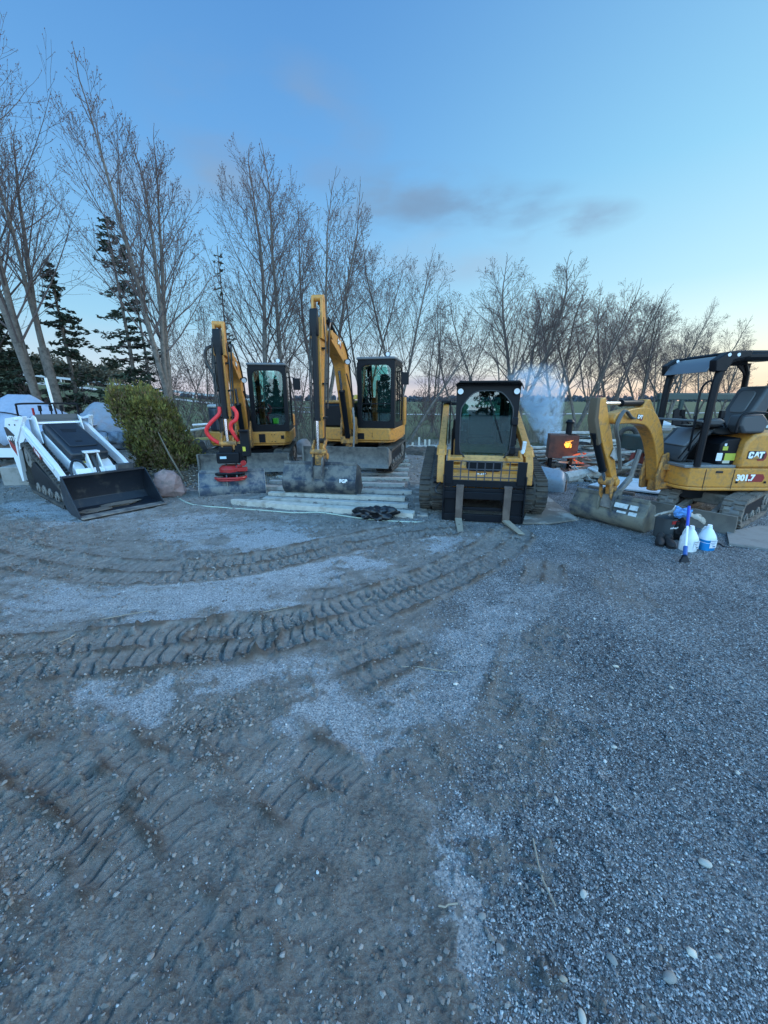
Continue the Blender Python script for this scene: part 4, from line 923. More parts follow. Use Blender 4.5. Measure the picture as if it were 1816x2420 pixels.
    for (sx, dx, dy, L_) in ((1, .0, .55, .56), (-1, -.22, .50, .60)):
        k = MB(); x = sx*.35
        k.box((x, y+.05, .31), (.105, .035, .50)); k.box((x, y+.03, .56), (.115, .05, .05))
        k.build('fork', mat('worn_fork', (.10, .075, .065), .6, .3, dirt=(.16, .12, .10), dirt_amt=.5), t, bevel=.008)
        fo_ = k
        w_ = MB(); e0 = Vector((x, y+.04, .075)); e1_ = Vector((x+dx*.9-sx*.03, y+dy, .018)); sd = Vector((.052, 0, 0))
        w_.add([e0-sd, e0+sd, e1_+sd*.8, e1_-sd*.8, e0-sd+Vector((0,0,-.04)), e0+sd+Vector((0,0,-.04)), e1_+sd*.8+Vector((0,0,-.012)), e1_-sd*.8+Vector((0,0,-.012))], [(0,1,2,3),(7,6,5,4),(0,4,5,1),(1,5,6,2),(2,6,7,3),(3,7,4,0)])
        w_.build('fork_blade', mat('scraped_fork', (.36, .32, .25), .5, .25, dirt=(.2, .16, .13), dirt_amt=.4), t, bevel=.003)
    return t
fl_ = fork_loader((1.62, 6.52, 0), R(170)); fl_.scale = (.94, .94, .94)

# ---------------- mini excavator with canopy ----------------
def mini_excavator(loc, rz):
    t = thing('mini_excavator', 'small yellow excavator with an open black canopy at the right edge of the yard', 'excavator', loc, rz, 'excavators parked in the yard')
    I = Matrix.Identity(4); U = rz_at(-.10, -.42, R(35))
    tp = [(-.62, .02), (.62, .02), (.78, .20), (.66, .40), (-.64, .42), (-.78, .22)]
    MUD = mat('muddy_rubber', (.05, .047, .043), .9, dirt=(.15, .135, .12), dirt_amt=.75, dscale=6, bump=.006, bscale=22)
    for sx in (-1, 1):
        crawler(t, U, sx*.38, .24, tp, [.1, .1, .16, .12, .14, .16], lug=.075, lugh=.022, m=MUD, wheels=[(-.6, .22, .14, 'sprocket'), (.62, .21, .14, 'idler')]+[(-.3+.3*k, .10, .07, 'roller') for k in range(3)], inner=[(-.5, .13), (.5, .13), (.5, .3), (-.5, .32)])
    u = MB(U); u.box((0, 0, .30), (.6, .7, .16)); u.build('undercarriage', MUD, t, bevel=.02)
    u = MB(); u.cyl((0, 0, .3), (0, 0, .46), .27, 24); u.build('slew_ring', BLK, t)
    b = MB(U); pf = [(1.02, .26), (.98, .14), (1.0, .0)]; b.yz(pf+[(a-.03, c) for a, c in pf[::-1]], -.52, .52); bl = b.build('dozer_blade', mat('muddy_steel', (.14, .13, .12), .8, .2, dirt=(.17, .155, .135), dirt_amt=.7, bump=.004), t, bevel=.006)
    for sx in (-1, 1):
        b = MB(U); b.bar((sx*.2, .98, .14), (sx*.2, .3, .24), .07, .08); b.build('blade_arm', MUD, t, bevel=.008)
    # house
    z0 = .46
    plan = [(-.49, -.95), (-.49, .18), (-.44, .32), (-.32, .40), (.30, .40), (.49, .28), (.49, -.95), (.34, -1.1), (-.34, -1.1)]
    d = MB(); d.xy(plan, z0+.05, .78); d.xy([(a*1.01, b_*1.01) for a, b_ in plan], z0, z0+.047)
    body = d.build('body', YEL, t, bevel=.012)
    s = MB(); s.box((-.492, .14, .62), (.006, .008, .30)); s.box((-.492, -.26, .62), (.006, .008, .30)); s.build('panel_gap', LETK, body)
    s = MB(); s.box((-.493, -.05, .73), (.01, .10, .03)); s.build('panel_latch', LETK, body, bevel=.004)
    s = MB(); s.yz([(-.30, .782), (-.33, 1.14), (-.42, 1.25), (-.50, 1.27), (-1.12, 1.27), (-1.12, .782)], -.50, .50); eng = s.build('engine_cover', YEL, t, bevel=.035)
    cat_decal(eng, I, (-.5012, -.49, .97), (0, -1, 0), (0, 0, 1), (-1, 0, 0), .11)
    dd = MB(); dd.prism([(-.02, .055), (.18, .055), (.215, 0), (.19, -.055), (-.02, -.055)], (-.4922, -.49, .645), (0, -1, 0), (0, 0, 1), (-1, 0, 0), 0, .003); dd.build('number_decal', DKRED, eng, smooth=False)
    text_mesh('301.7', .115, 'model_number', LETW, eng, (-.4965, -.43, .645), (math.pi/2, 0, -math.pi/2), .002, .006)
    for q in (-.32, -.72):
        s = MB(); s.cyl((-.496, q, .585), (-.505, q, .585), .016, 12); s.build('body_bolt', BLK, eng)
    # floor, console, seat
    f = MB(); f.box((0, .06, .80), (.90, .72, .04)); f.build('floor_plate', mat('floor_grey', (.17, .18, .19), .6, dirt=DUST, dirt_amt=.4), t, bevel=.008)
    k = MB(); k.box((.02, .0, .5), (.1, .1, .1)); k = MB()
    k.yz([(-.30, .822), (-.06, .822), (-.06, 1.12), (-.14, 1.18), (-.33, 1.20)], -.40, .44); kb = k.build('seat_box', BLK, t, bevel=.02)
    for (yy, zz, w_, h_, mm) in ((-.13, 1.05, .07, .055, mat('yellow_green_sticker', (.42, .45, .06), .5)), (-.22, .93, .15, .10, mat('yellow_green_sticker', (.42, .45, .06), .5)), (-.07, .93, .08, .11, mat('white_sticker', (.7, .74, .78), .5)), (-.18, .86, .10, .04, mat('pale_sticker', (.5, .48, .4), .5)), (-.125, 1.10, .03, .035, mat('white_sticker', (.7,.7,.7)))):
        q = MB(); q.box((-.404, yy, zz), (.004, w_, h_)); q.build('warning_sticker', mm, kb)
    s = MB(); s.yz(bez2([(-.50, 1.24), (-.15, 1.22), (-.04, 1.27), (-.06, 1.33), (-.2, 1.33), (-.48, 1.33)], 3), -.24, .24); s.build('seat_cushion', mat('seat_vinyl', (.02, .024, .028), .35), t, bevel=.02)
    s = MB(); s.yz([(-.54, 1.30), (-.42, 1.30), (-.52, 1.55), (-.66, 1.88), (-.80, 1.90), (-.74, 1.5)], -.24, .24); sb = s.build('seat_back', mat('seat_grey', (.06, .068, .078), .45), t, bevel=.04)
    s = MB(); s.prism(rrect(-.13, .13, .0, .30, .06), (0, -.515, 1.52), (1, 0, 0), (0, -.42, 1), (0, 1, .4), 0, .02); s.build('seat_pad', mat('seat_pad_grey', (.12, .135, .15), .5), sb, bevel=.01)
    s = MB(); s.yz(round_poly([(-.52, 1.262), (-.05-.2, 1.262), (-.16-.02, 1.36), (-.20, 1.50), (-.46, 1.52), (-.56, 1.42)], .04, 3), -.50, -.26); ab = s.build('arm_console', mat('seat_grey', (.06, .068, .078), .45), t, bevel=.03)
    s = MB(); s.tube(bez([(-.51, -.12, 1.28), (-.515, -.12, 1.44), (-.515, -.2, 1.53), (-.515, -.5, 1.53), (-.515, -.56, 1.44)], 5), .015, 8); s.build('arm_rest_bar', BLK, ab)
    s = MB(); s.yz([(.26, .83), (.36, .83), (.34, 1.02), (.12, 1.30), (-.08, 1.30), (-.02, 1.22), (.20, 1.05)], -.24, .30); cs = s.build('front_console', mat('console_grey', (.05, .06, .07), .5), t, bevel=.03)
    s = MB(); s.yz([(.34, 1.06), (.13, 1.31), (.02, 1.32), (.26, 1.05)], -.245, .2); s.build('console_cover', mat('console_pale', (.14, .16, .18), .45), cs, bevel=.02)
    for sx in (-1, 1):
        s = MB(); s.tube([(sx*.12+.1, .12, .83), (sx*.12+.1, .08, 1.1), (sx*.12+.1, .08, 1.40)], .014, 8); s.cyl((sx*.12+.1, .08, 1.40), (sx*.12+.1, .085, 1.48), .022, 10); s.build('travel_lever', BLK, t)
        s = MB(); s.tube([(sx*.34, -.12, 1.34), (sx*.36, -.02, 1.46)], .014, 8); s.box((sx*.365, -.0, 1.51), (.05, .06, .10)); s.build('joystick', BLK, t, bevel=.012)
        s = MB(); s.box((sx*.15, .22, .86), (.10, .2, .025), (.35, 0, 0)); s.build('pedal', BLK, t)
    s = MB(); s.yz([(.30, 1.36), (.05, 1.36), (-.02, 1.42), (.06, 1.46), (.26, 1.46)], -.46, -.28); s.build('side_console', GRY, t, bevel=.03)
    s = MB(); s.box((-.16, .12, 1.345), (.26, .5, .03)); s.build('arm_shelf', BLK, t, bevel=.008)
    # canopy: two front posts bent into roof beams, rear post pair, roof and front visor
    for sx in (-1, 1):
        c = MB(); x = sx*.455
        c.tube([(x, .26, .80), (x, .26, 1.25), (x, .255, 1.9), (x, .23, 2.10), (x, .14, 2.22), (x, 0, 2.25)], [.045, .045, .05, .055, .06, .06], 10)
        c.tube([(x, .0, 2.25), (x, -.85, 2.26)], .055, 10)
        c.build('canopy_post', BLK, t)
        c = MB(); c.tube([(x, -.98, .9), (x, -.96, 1.6), (x, -.93, 2.1), (x, -.85, 2.25)], .042, 10); c.yz([(-.93, 1.95), (-.88, 2.1), (-.72, 2.24), (-.95, 2.24)], x-.02, x+.02); c.build('rear_post', BLK, t)
        q = MB(); q.yz(round_poly([(.34, 2.06), (.36, 2.20), (.22, 2.30), (-.08, 2.32), (-.08, 2.24), (.14, 2.20), (.20, 2.06)], .02, 3), x-.06, x+.06); br = q.build('canopy_bracket', BLK, t, bevel=.01)
        for yy in (.16, .04):
            q = MB(); q.cyl((x-.064, yy+.05, 2.262), (x+.064, yy+.05, 2.262), .022, 10); q.build('bracket_bolt', LENS, br)
    r = MB(); r.xy(rrect(-.50, .50, -1.15, .10, .1), 2.262, 2.32); r.build('canopy_roof', BLK, t, bevel=.025)
    r = MB(); r.yz([(.36, 2.06), (.38, 2.06), (.31, 2.19), (.17, 2.27), (.16, 2.25), (.29, 2.17)], -.40, .40); r.build('front_visor', mat('visor_steel', (.16, .18, .20), .35, .4), t, bevel=.004)
    r = MB(); r.tube([(-.455, .30, 1.42), (.455, .30, 1.42)], .018, 8); r.build('front_rail', mat('rail_grey', (.18, .19, .2), .4, .3), t)
    r = MB(); r.tube(bez([(-.45, .27, 1.95), (-.40, .33, 1.93), (-.36, .36, 1.80), (-.38, .36, 1.4), (-.30, .30, 1.0)], 5), .014, 6); r.build('grab_handle', BLK, t)
    h2 = MB(); h2.tube([(-.34, .10, 1.36), (-.30, .36, .86)], .010, 6); h2.tube([(-.28, .12, 1.36), (-.24, .38, .88)], .010, 6); h2.build('control_cable', BLK, t)
    # swing post and boom, swung toward the yard
    px, py = .0, .50
    B = Matrix.Translation((px, py, 0)) @ Matrix.Rotation(R(31), 4, 'Z')
    p = MB(); p.cyl((px, py, .36), (px, py, .82), .075, 16); p.box((px, py-.08, .46), (.30, .22, .10)); p.box((px, py-.08, .74), (.30, .22, .10)); p.build('swing_bracket', YELD, t, bevel=.015)
    p = MB(B)
    for s_ in (-1, 1): p.yz(round_poly([(-.08, .38), (.16, .40), (.2, .6), (.12, .92), (-.04, .96), (-.1, .7)], .04, 3), s_*.11-.02, s_*.11+.02)
    p.build('boom_swing_post', YELD, t, bevel=.012)
    pts = bez2([(.02, .56), (.14, .92), (.34, 1.24), (.64, 1.46), (1.02, 1.50), (1.50, 1.47)], 4); n = len(pts)
    ws = [.13+.115*math.sin(math.pi*(i/(n-1))) for i in range(n)]
    b = MB(B); b.yz(strip(pts, ws), -.085, .085); b.yz([(.46, 1.46), (.86, 1.56), (.74, 1.71), (.66, 1.71), (.42, 1.50)], -.06, .06); b.cyl((-.11, .02, .56), (.11, .02, .56), .06, 14); b.cyl((-.11, 1.50, 1.47), (.11, 1.50, 1.47), .06, 14)
    boom = b.build('boom', YEL, t, bevel=.012)
    cat_decal(boom, B, (-.0862, .92, 1.485), (0, -1, -.10), (0, -.1, 1), (-1, 0, 0), .062)
    cylinder_ram(t, B, (0, .70, 1.66), (0, 1.74, 1.66), .040, .022, .55, 'stick_cylinder')
    cylinder_ram(t, B, (0, -.04, .92), (0, .30, 1.34), .042, .024, .72, 'boom_cylinder')
    T = (1.78, 1.74); S = (1.16, .66)
    b = MB(B); q = [(1.72, 1.84), (1.66, 1.62), (1.50, 1.32), (1.30, .95), (1.16, .66)]; q = [(1.77, 1.72), (1.72, 1.52), (1.54, 1.22), (1.33, .88), (1.18, .62)]
    b.yz(strip(q, [.13, .22, .21, .145, .11]), -.05, .05); b.cyl((-.09, 1.18, .62), (.09, 1.18, .62), .05, 14)
    stick = b.build('stick', YEL, t, bevel=.01)
    b = MB(B); b.yz(strip([(1.85, 1.73), (1.84, 1.48), (1.68, 1.16)], [.06, .09, .07]), -.05, .05); b.build('hose_guard', mat('guard_brown', (.10, .075, .05), .8), stick, bevel=.01)
    cylinder_ram(t, B, (0, 1.76, 1.30), (0, 1.32, .60), .045, .025, .72, 'bucket_cylinder')
    b = MB(B); b.cyl((-.085, 1.32, .64), (.085, 1.32, .64), .06, 14); b.yz(strip([(1.18, .68), (1.16, .5), (1.14, .34)], [.14, .12, .10]), -.05, .05)
    for s_ in (-1, 1): b.yz(strip([(1.32, .66), (1.28, .46), (1.20, .36)], [.07, .07, .06]), s_*.07-.01, s_*.07+.01)
    b.build('bucket_linkage', YELD, t, bevel=.012)
    b = MB(B); b.bar((0, 1.10, .36), (0, .70, .62), .06, .08); b.bar((0, .70, .62), (0, .58, 1.02), .05, .06); b.build('thumb_arm', STL, t, bevel=.01)
    for k, (dx, rr) in enumerate(((-.10, .016), (-.12, .014))):
        hose(t, B, [(dx, 1.10, 1.47), (dx-.02, 1.22, 1.49), (dx-.03, 1.42, 1.57), (dx-.03, 1.54, 1.38), (dx-.02, 1.42, 1.18), (dx, 1.32, 1.04), (dx, 1.22, .80)], rr, mat('hose_grey', (.10, .10, .095), .6))
    b = MB(B); b.box((-.075, 1.36, 1.02), (.02, .12, .12), (.5, 0, 0)); b.build('tag_plate', mat('pale_steel', (.35, .36, .36), .5), stick)
    Bk = B @ rz_at(0, 1.1, R(3)) @ Matrix.Translation((0, -1.1, 0)); bk, tr = ditch_bucket(t, Bk, 1.10, .40, .98, .12, s=.72, m=mat('muddy_bucket', (.035, .045, .06), .6, dirt=(.20, .185, .14), dirt_amt=.68, dscale=3, bump=.003))
    q = MB(B); q.yz([(1.02, .28), (1.26, .26), (1.24, .44), (1.04, .44)], -.09, .09); q.build('quick_hitch', STL, t, bevel=.012)
    Bi = B
    for (xx, dz, w_, h_) in ((-.20, 0, .17, .065), (-.36, 0, .10, .065), (-.36, -.085, .10, .05), (-.22, -.085, .12, .03)):
        q = MB(Bk); y_, z_ = tr((.185, -.12+dz/.72)); q.box((xx, y_+.004, z_), (w_, .004, h_), (.35+.12, 0, 0)); q.build('bucket_sticker', mat('worn_white_sticker', (.5, .54, .55), .6, dirt=(.2, .2, .18), dirt_amt=.4, dscale=14), bk)
    return t
mini_excavator((4.66, 5.84, 0), R(90))

# ---------------- white stand-on track loader ----------------
def stand_on_loader(loc, rz):
    t = thing('compact_loader', 'white stand-on track loader with a black hood and an open black bucket', 'loader', loc, rz)
    I = Matrix.Identity(4)
    tp = [(-.86, .02), (.80, .02), (.98, .18), (.86, .33), (-.62, .84), (-.98, .78), (-1.02, .4)]
    for sx in (-1, 1):
        crawler(t, I, sx*.43, .27, tp, [.12, .1, .12, .1, .15, .13, .2], lug=.10, lugh=.026, wheels=[(-.74, .62, .17, 'sprocket'), (.80, .18, .13, 'idler')]+[(-.55+.33*k, .12, .09, 'roller') for k in range(4)], inner=[(-.8, .14), (.7, .14), (.75, .22), (-.5, .55), (-.8, .5)])
    b = MB(); b.yz([(-.85, .30), (.70, .25), (.78, .50), (.60, .62), (-.60, 1.02), (-.85, .95)], -.28, .28); b.build('body', WHT, t, bevel=.02)
    # hood: sloping black cover with a raised panel
    b = MB(); b.yz([(.62, .66), (.66, .76), (.55, .80), (-.52, 1.15), (-.58, 1.08), (-.5, .9), (.5, .6)], -.265, .265)
    hood = b.build('hood', mat('hood_black', (.014, .019, .028), .42, dirt=(.05, .05, .05), dirt_amt=.25), t, bevel=.035)
    u = Vector((0, .95, -.312)).normalized(); w = Vector((0, .312, .95)).normalized()
    b = MB(); b.prism(rrect(-.20, .20, -.46, .46, .05), (0, .02, .985), (1, 0, 0), u, w, -.01, .008); pn = b.build('hood_panel', mat('hood_black', (0, 0, 0)), hood, bevel=.006)
    b = MB(); b.prism(rrect(-.05, .05, .26, .31, .008), (.02, .02, .985), (1, 0, 0), u, w, .008, .012); b.build('hood_latch', LETK, pn)
    b = MB()
    for k in range(3): b.prism([(-.12+.02*k, -.20+.05*k), (.10, -.215+.05*k), (.12, -.20+.05*k), (-.08, -.185+.05*k)], (0, .02, .985), (1, 0, 0), u, w, .008, .012)
    b.build('embossed_mark', LETK, pn)
    for sx in (-1, 1):
        b = MB(); b.yz([(-.30, 1.02), (-.05, .93), (-.05, .90), (-.28, .96)], sx*.268-.003, sx*.268+.003); b.build('hood_vent', LETK, hood)
    b = MB(); b.xz(rrect(-.13, .13, .70, .76, .02), .655, .668); b.build('hood_lip', GRY, hood, bevel=.006)
    # upright side plates with decals, control tower
    for sx in (-1, 1):
        b = MB(); b.yz([(-.62, 1.24), (-.70, 1.26), (-1.08, 1.22), (-1.16, 1.06), (-1.12, .60), (-1.05, .18), (-.98, .20), (-.96, .66), (-.66, .94)], sx*.565-.012, sx*.565+.012)
        b.yz([(-.60, 1.26), (-.57, 1.25), (-.90, .84), (-.96, .20), (-.99, .20), (-.94, .86)], sx*.565-.035, sx*.565+.035)
        Mp = rz_at(.565, -.9, R(20)) @ Matrix.Translation((-.565, .9, 0)) if sx > 0 else rz_at(-.565, -.9, R(-6)) @ Matrix.Translation((.565, .9, 0))
        pl = b.build('side_plate', WHT, t, bevel=.004); pl.data.transform(Mp)
        if sx > 0:
            o = (sx*.579, -.99, .88); uu, vv, ww = (0, 1, 0), (0, 0, 1), (1, 0, 0)
            b = MB(); b.prism([(-.17, .20), (-.10, .20), (.05, .08), (.10, -.04), (.075, -.16), (-.14, .02)], o, uu, vv, ww, 0, .003); dk = b.build('decal', mat('decal_black', (.02, .02, .022)), pl, smooth=False)
            b = MB(); b.prism([(-.14, .015), (.075, -.165), (.055, -.34), (-.11, -.12)], o, uu, vv, ww, 0, .003); b.build('decal_red', DKRED, pl, smooth=False)
            text_mesh('MT100', .10, 'decal_lettering', LETW, pl, (sx*.584, -1.005, .90), (math.pi/2, 0, math.pi/2), .001, .003)
            for q in range(2):
                b = MB(); b.cyl((.575, -.86-.14*q, 1.12), (.584, -.86-.14*q, 1.12), .014, 10); b.build('plate_bolt', BLK, pl)
            for ch in pl.children: ch.data.transform(Mp)
        b = MB(); b.yz([(-.52, 1.24), (-.62, 1.27), (-.92, 1.20), (-.96, .9), (-.70, .80), (-.40, .84)], sx*.33-.01, sx*.33+.01); b.build('inner_plate', WHT, t, bevel=.004)
        b = MB(); b.box((sx*.45, -.92, 1.21), (.24, .34, .025)); b.build('tower_bracket', WHT, t, bevel=.004)
    b = MB(); b.box((0, -.62, 1.235), (.62, .05, .09), (.3, 0, 0)); b.box((0, -.58, 1.17), (.66, .03, .06), (.3, 0, 0)); b.build('grille_bar', mat('grille_grey', (.06, .065, .07), .5), t, bevel=.006)
    b = MB(); b.box((0, -.57, 1.145), (.66, .05, .035), (.3, 0, 0)); b.build('white_crossbar', WHT, t, bevel=.004)
    b = MB(); b.box((0, -.86, 1.18), (.60, .36, .12)); b.build('control_panel', GRY, t, bevel=.02)
    for k, x in enumerate((.18, .02, -.14)):
        b = MB(); b.cyl((x, -.78, 1.22), (x, -.76, 1.34), .012, 8); b.cyl((x, -.76, 1.33), (x, -.755, 1.42), .028, 10); b.build('control_lever', BLK, t)
    b = MB(); b.cyl((.27, -.82, 1.22), (.27, -.81, 1.38), .018, 8); b.build('control_lever', RED, t)
    b = MB(); b.tube(bez([(.46, -.98, 1.22), (.46, -.95, 1.40), (.42, -.94, 1.445), (0, -.92, 1.45), (-.42, -.94, 1.445), (-.46, -.95, 1.40), (-.46, -.98, 1.22)], 5), .016, 8); b.tube([(-.08, -.92, 1.45), (-.08, -.86, 1.22)], .016, 8); b.build('handrail', BLK, t)
    # loader arms: from the rear pivots down to the front, ribbed ends
    for sx in (-1, 1):
        x = sx*.48; b = MB(); pts = [(-.92, 1.12), (-.45, .93), (.55, .55), (.78, .42), (.88, .26)]
        b.yz(strip(pts, [.13, .16, .17, .20, .14]), x-.035, x+.035)
        b.yz(strip([(-.55, .99), (.60, .555)], [.05, .05]), x+sx*.036, x+sx*.055)
        arm = b.build('lift_arm', WHT, t, bevel=.008)
        if sx > 0:
            uu = Vector((0, .93, -.36)).normalized(); vv = Vector((0, .36, .93)).normalized()
            b = MB(); b.prism([(-.14, .035), (.15, .035), (.18, .0), (.15, -.055), (-.17, -.055)], (x+.0352, -.02, .745), uu, vv, (1, 0, 0), .02, .024); dk = b.build('decal', DKRED, arm, smooth=False)
            m_ = text_mesh('Bobcat', .075, 'decal_lettering', LETW, dk, (0, 0, 0), (0, 0, 0), .001, .003)
            Mx = Matrix((( 0, 0, 1, x+.0605), (uu.y, vv.y, 0, -.02), (uu.z, vv.z, 0, .735), (0, 0, 0, 1))); m_.data.transform(Mx)
            text_mesh('Bobcat', .09, 'plate_lettering', DKRED, t, (.346, -.72, .86), (math.pi/2, R(20), math.pi/2), .001, .003)
        for k in range(3):
            b = MB(); b.box((x-sx*(.03+.06*k), .80, .36), (.018, .14, .22), (.5, 0, 0)); b.build('arm_rib', WHT, arm, bevel=.004)
        cylinder_ram(t, I, (sx*.40, -.62, .62), (sx*.44, -.30, .86), .035, .02, .7, 'lift_cylinder')
    b = MB(); b.box((0, .86, .34), (.9, .05, .26), (.35, 0, 0)); b.box((0, .80, .50), (.6, .05, .10), (.5, 0, 0)); b.build('front_cross_plate', WHT, t, bevel=.008)
    b = MB()
    for s in (-1, 1): b.yz([(.56, .74), (.70, .76), (.98, .30), (.86, .26)], s*.075-.012, s*.075+.012)
    b.box((0, .66, .77), (.22, .14, .03)); b.build('tilt_frame', WHT, t, bevel=.006)
    cylinder_ram(t, I, (0, .66, .70), (0, .98, .26), .036, .022, .8, 'tilt_cylinder', GRY)
    hose(t, I, [(.10, .80, .42), (.16, .72, .62), (.26, .66, .66), (.34, .74, .56), (.36, .80, .46)], .020)
    b = MB(); b.box((.08, .60, .60), (.10, .04, .05)); b.build('yellow_tag', mat('yellow_tag', (.6, .42, .04), .5), t)
    # bucket
    b = MB(); y0, wd = 1.0, 1.16
    back = [(y0+.06, .50), (y0-.02, .36), (y0-.03, .15), (y0+.06, .04), (y0+.20, .015), (y0+.62, .012)]
    inn = [(y0+.62, .022), (y0+.20, .03), (y0+.07, .055), (y0-.01, .16), (y0+.0, .35), (y0+.08, .495)]
    b.yz(back+inn, -wd/2, wd/2)
    for sx in (-1, 1): b.yz([(y0+.06, .50), (y0-.02, .36), (y0-.03, .15), (y0+.06, .04), (y0+.20, .012), (y0+.60, .012), (y0+.12, .51)], sx*wd/2-.008, sx*wd/2+.008)
    b.box((0, y0+.07, .505), (wd, .08, .025)); bk = b.build('bucket', mat('black_bucket', (.012, .016, .024), .4, dirt=(.10, .095, .085), dirt_amt=.25, dscale=4), t, bevel=.004)
    b = MB(); b.box((0, y0+.55, .03), (wd+.01, .16, .016)); b.build('cutting_edge', STL, bk, bevel=.003)
    b = MB(); b.box((-.33, y0-.02, .54), (.24, .10, .10)); b.build('step_plate', GRY, bk, bevel=.01)
    b = MB(); b.box((.1, y0+.06, .50), (.05, .003, .03), (0, .3, 0)); b.build('paper_tag', LETW, bk)
    b = MB(); b.blob((-.05, y0+.22, .05), (.6, .16, .06), 3, .3); b.blob((.3, y0+.3, .04), (.4, .14, .05), 5, .3); b.build('dirt_residue', mat('soil', (.10, .09, .08), .95, bump=.01), bk)
    return t
f_ = Vector((.79, -.61)); 
corner = Vector((-4.40, 5.36)); rzl = math.atan2(f_.y, f_.x)-math.pi/2
xh = Vector((math.cos(rzl), math.sin(rzl)))
oo = corner-xh*.58-f_*1.60*1.2
so_ = stand_on_loader((oo.x, oo.y, 0), rzl); so_.scale = (1, 1.2, 1.13)

# ---------------- yard objects ----------------
def gz(p): return ground_z(p.x, p.y)
def at(px, D): return Vector(((px-908)/FPX*D*1.0, D, 0))     # rough ground position for a column of the photo at distance D
# timbers under and before the taller excavator
planks = [((548,1191),(979,1223)),((626,1183),(965,1199)),((638,1170),(958,1182)),((622,1155),(974,1167)),((640,1142),(957,1150)),((655,1131),(968,1136)),((660,1120),(964,1124)),((662,1112),(967,1112)),((672,1102),(969,1101)),((680,1092),(966,1091)),((690,1083),(962,1083)),((690,1075),(960,1075))]
wherep = ['nearest and longest, its left end tapered', 'second from the front', 'third from the front', 'fourth from the front', 'fifth from the front, half under the bucket', 'sixth from the front, just behind the bucket', 'seventh from the front', 'eighth from the front, before the tracks', 'ninth from the front, under the blade', 'tenth from the front, under the track', 'eleventh from the front, under the track', 'rearmost, under the rear of the track']
for i, (a, b) in enumerate(planks):
    A = G(*a); B_ = G(*b); d = (B_-A); L_ = d.length; rg = random.Random(i)
    m = MB(); w = .135 if i else .16
    if i == 0:
        m.xy([(0, -w*.1), (.18, -w*.5), (L_, -w*.5), (L_, w*.5), (.35, w*.5), (.08, w*.3)], -.02, .085)
    else: m.box((L_/2, 0, .028), (L_, w, .07))
    mm = [WOOD, WOOD, WOODL][i % 3] if i else WOODL
    o = m.build('timber', mm, bevel=.002, smooth=False); o.location = (A.x, A.y, 0); o.rotation_euler = (rg.uniform(-.02, .02), 0, math.atan2(d.y, d.x))
    tag(o, 'weathered square timber on the ground, '+wherep[i], 'timber', 'timbers laid under the taller excavator')
# black plastic sheet bundle
def crumple(name, c, d, seed, m, label, cat, amp=.3, freq=2.6, nu=40, nv=22, rz=0, group=None, fold=.42):
    mb = MB(); mb.blob((0, 0, 0), d, seed, amp, nu, nv, freq); o = mb.build(name, m)
    tx = bpy.data.textures.new(name+'_fold', 'CLOUDS'); tx.noise_scale = max(d)*.16; tx.noise_depth = 3
    sb = o.modifiers.new('sub', 'SUBSURF'); sb.levels = sb.render_levels = 1
    dm = o.modifiers.new('fold', 'DISPLACE'); dm.texture = tx; dm.strength = min(d)*fold; dm.mid_level = .5
    o.location = c; o.rotation_euler = (0, 0, rz); return tag(o, label, cat, group)
p = G(885, 1228); crumple('plastic_sheet', (p.x, p.y+.05, .07), (.60, .30, .22), 4, BLKB, 'crumpled bundle of black plastic sheeting beside the nearest timber', 'plastic sheet', rz=-.15)
# cord
m = MB(); pts = [G(411, 1163, .015), G(428, 1180, .012), G(460, 1193, .012), G(520, 1199, .012), G(620, 1206, .012), G(700, 1212, .012), G(755, 1211, .012), G(840, 1223, .012), G(920, 1231, .012), G(1012, 1235, .012)]
m.tube(bez(pts, 8), .0095, 6); tag(m.build('garden_hose', mat('pale_green_hose', (.42, .50, .42), .5)), 'thin pale green hose snaking over the ground before the excavators', 'hose')
# boulder
p = G(383, 1178); m = MB(); m.blob((0, 0, .20), (.62, .48, .58), 11, .16, 9, 6, 1.3); o = m.build('boulder', mat('pink_granite', (.30, .20, .19), .85, dirt=(.14, .12, .11), dirt_amt=.4, bump=.01, bscale=25, var=.15), smooth=False); o.location = (p.x, p.y+.15, 0); o.rotation_euler = (.2, .35, .6)
tag(o, 'pinkish granite boulder beside the black loader bucket, below the green shrub', 'boulder')
p = at(718, 12.6); m = MB(); m.blob((0, 0, .16), (.55, .5, .62), 21, .16, 12, 7, 1.2); o = m.build('boulder', mat('grey_stone', (.22, .21, .21), .9, dirt=(.12, .11, .10), dirt_amt=.4, bump=.01)); o.location = (p.x, p.y, 0)
tag(o, 'grey rounded boulder standing between the two excavators', 'boulder')
for (px, py, s, sd) in ((1022, 1078, .16, 31), (1008, 1058, .14, 32), (610, 1118, .2, 33)):
    p = G(px, py); m = MB(); m.blob((0, 0, s*.3), (s*1.3, s, s*.8), sd, .25, 12, 8); o = m.build('rubble_stone', mat('rubble', (.24, .22, .2), .9, var=.2)); o.location = (p.x, p.y, 0)
    tag(o, {31: 'small pale block behind the left track of the fork loader', 32: 'smallest stone lying between the taller excavator and the fork loader', 33: 'flat stone lying behind the bucket of the smaller excavator'}[sd], 'stone', 'loose stones around the machines')
# plywood ramps by the fork loader
for nm, q, lb in (('left', [(968,1140),(1000,1141),(1012,1222),(986,1222)], 'pale plywood strip on the ground left of the fork loader'), ('right', [(1262,1160),(1288,1172),(1368,1231),(1300,1240),(1235,1240)], 'dusty plywood sheet on the ground right of the fork loader')):
    pts = [G(*a) for a in q]; m = MB(); m.xy([(a.x, a.y) for a in pts], .005, .03); o = m.build('plywood_sheet', PLY, bevel=.003); tag(o, lb, 'plywood sheet', 'sheets beside the fork loader')
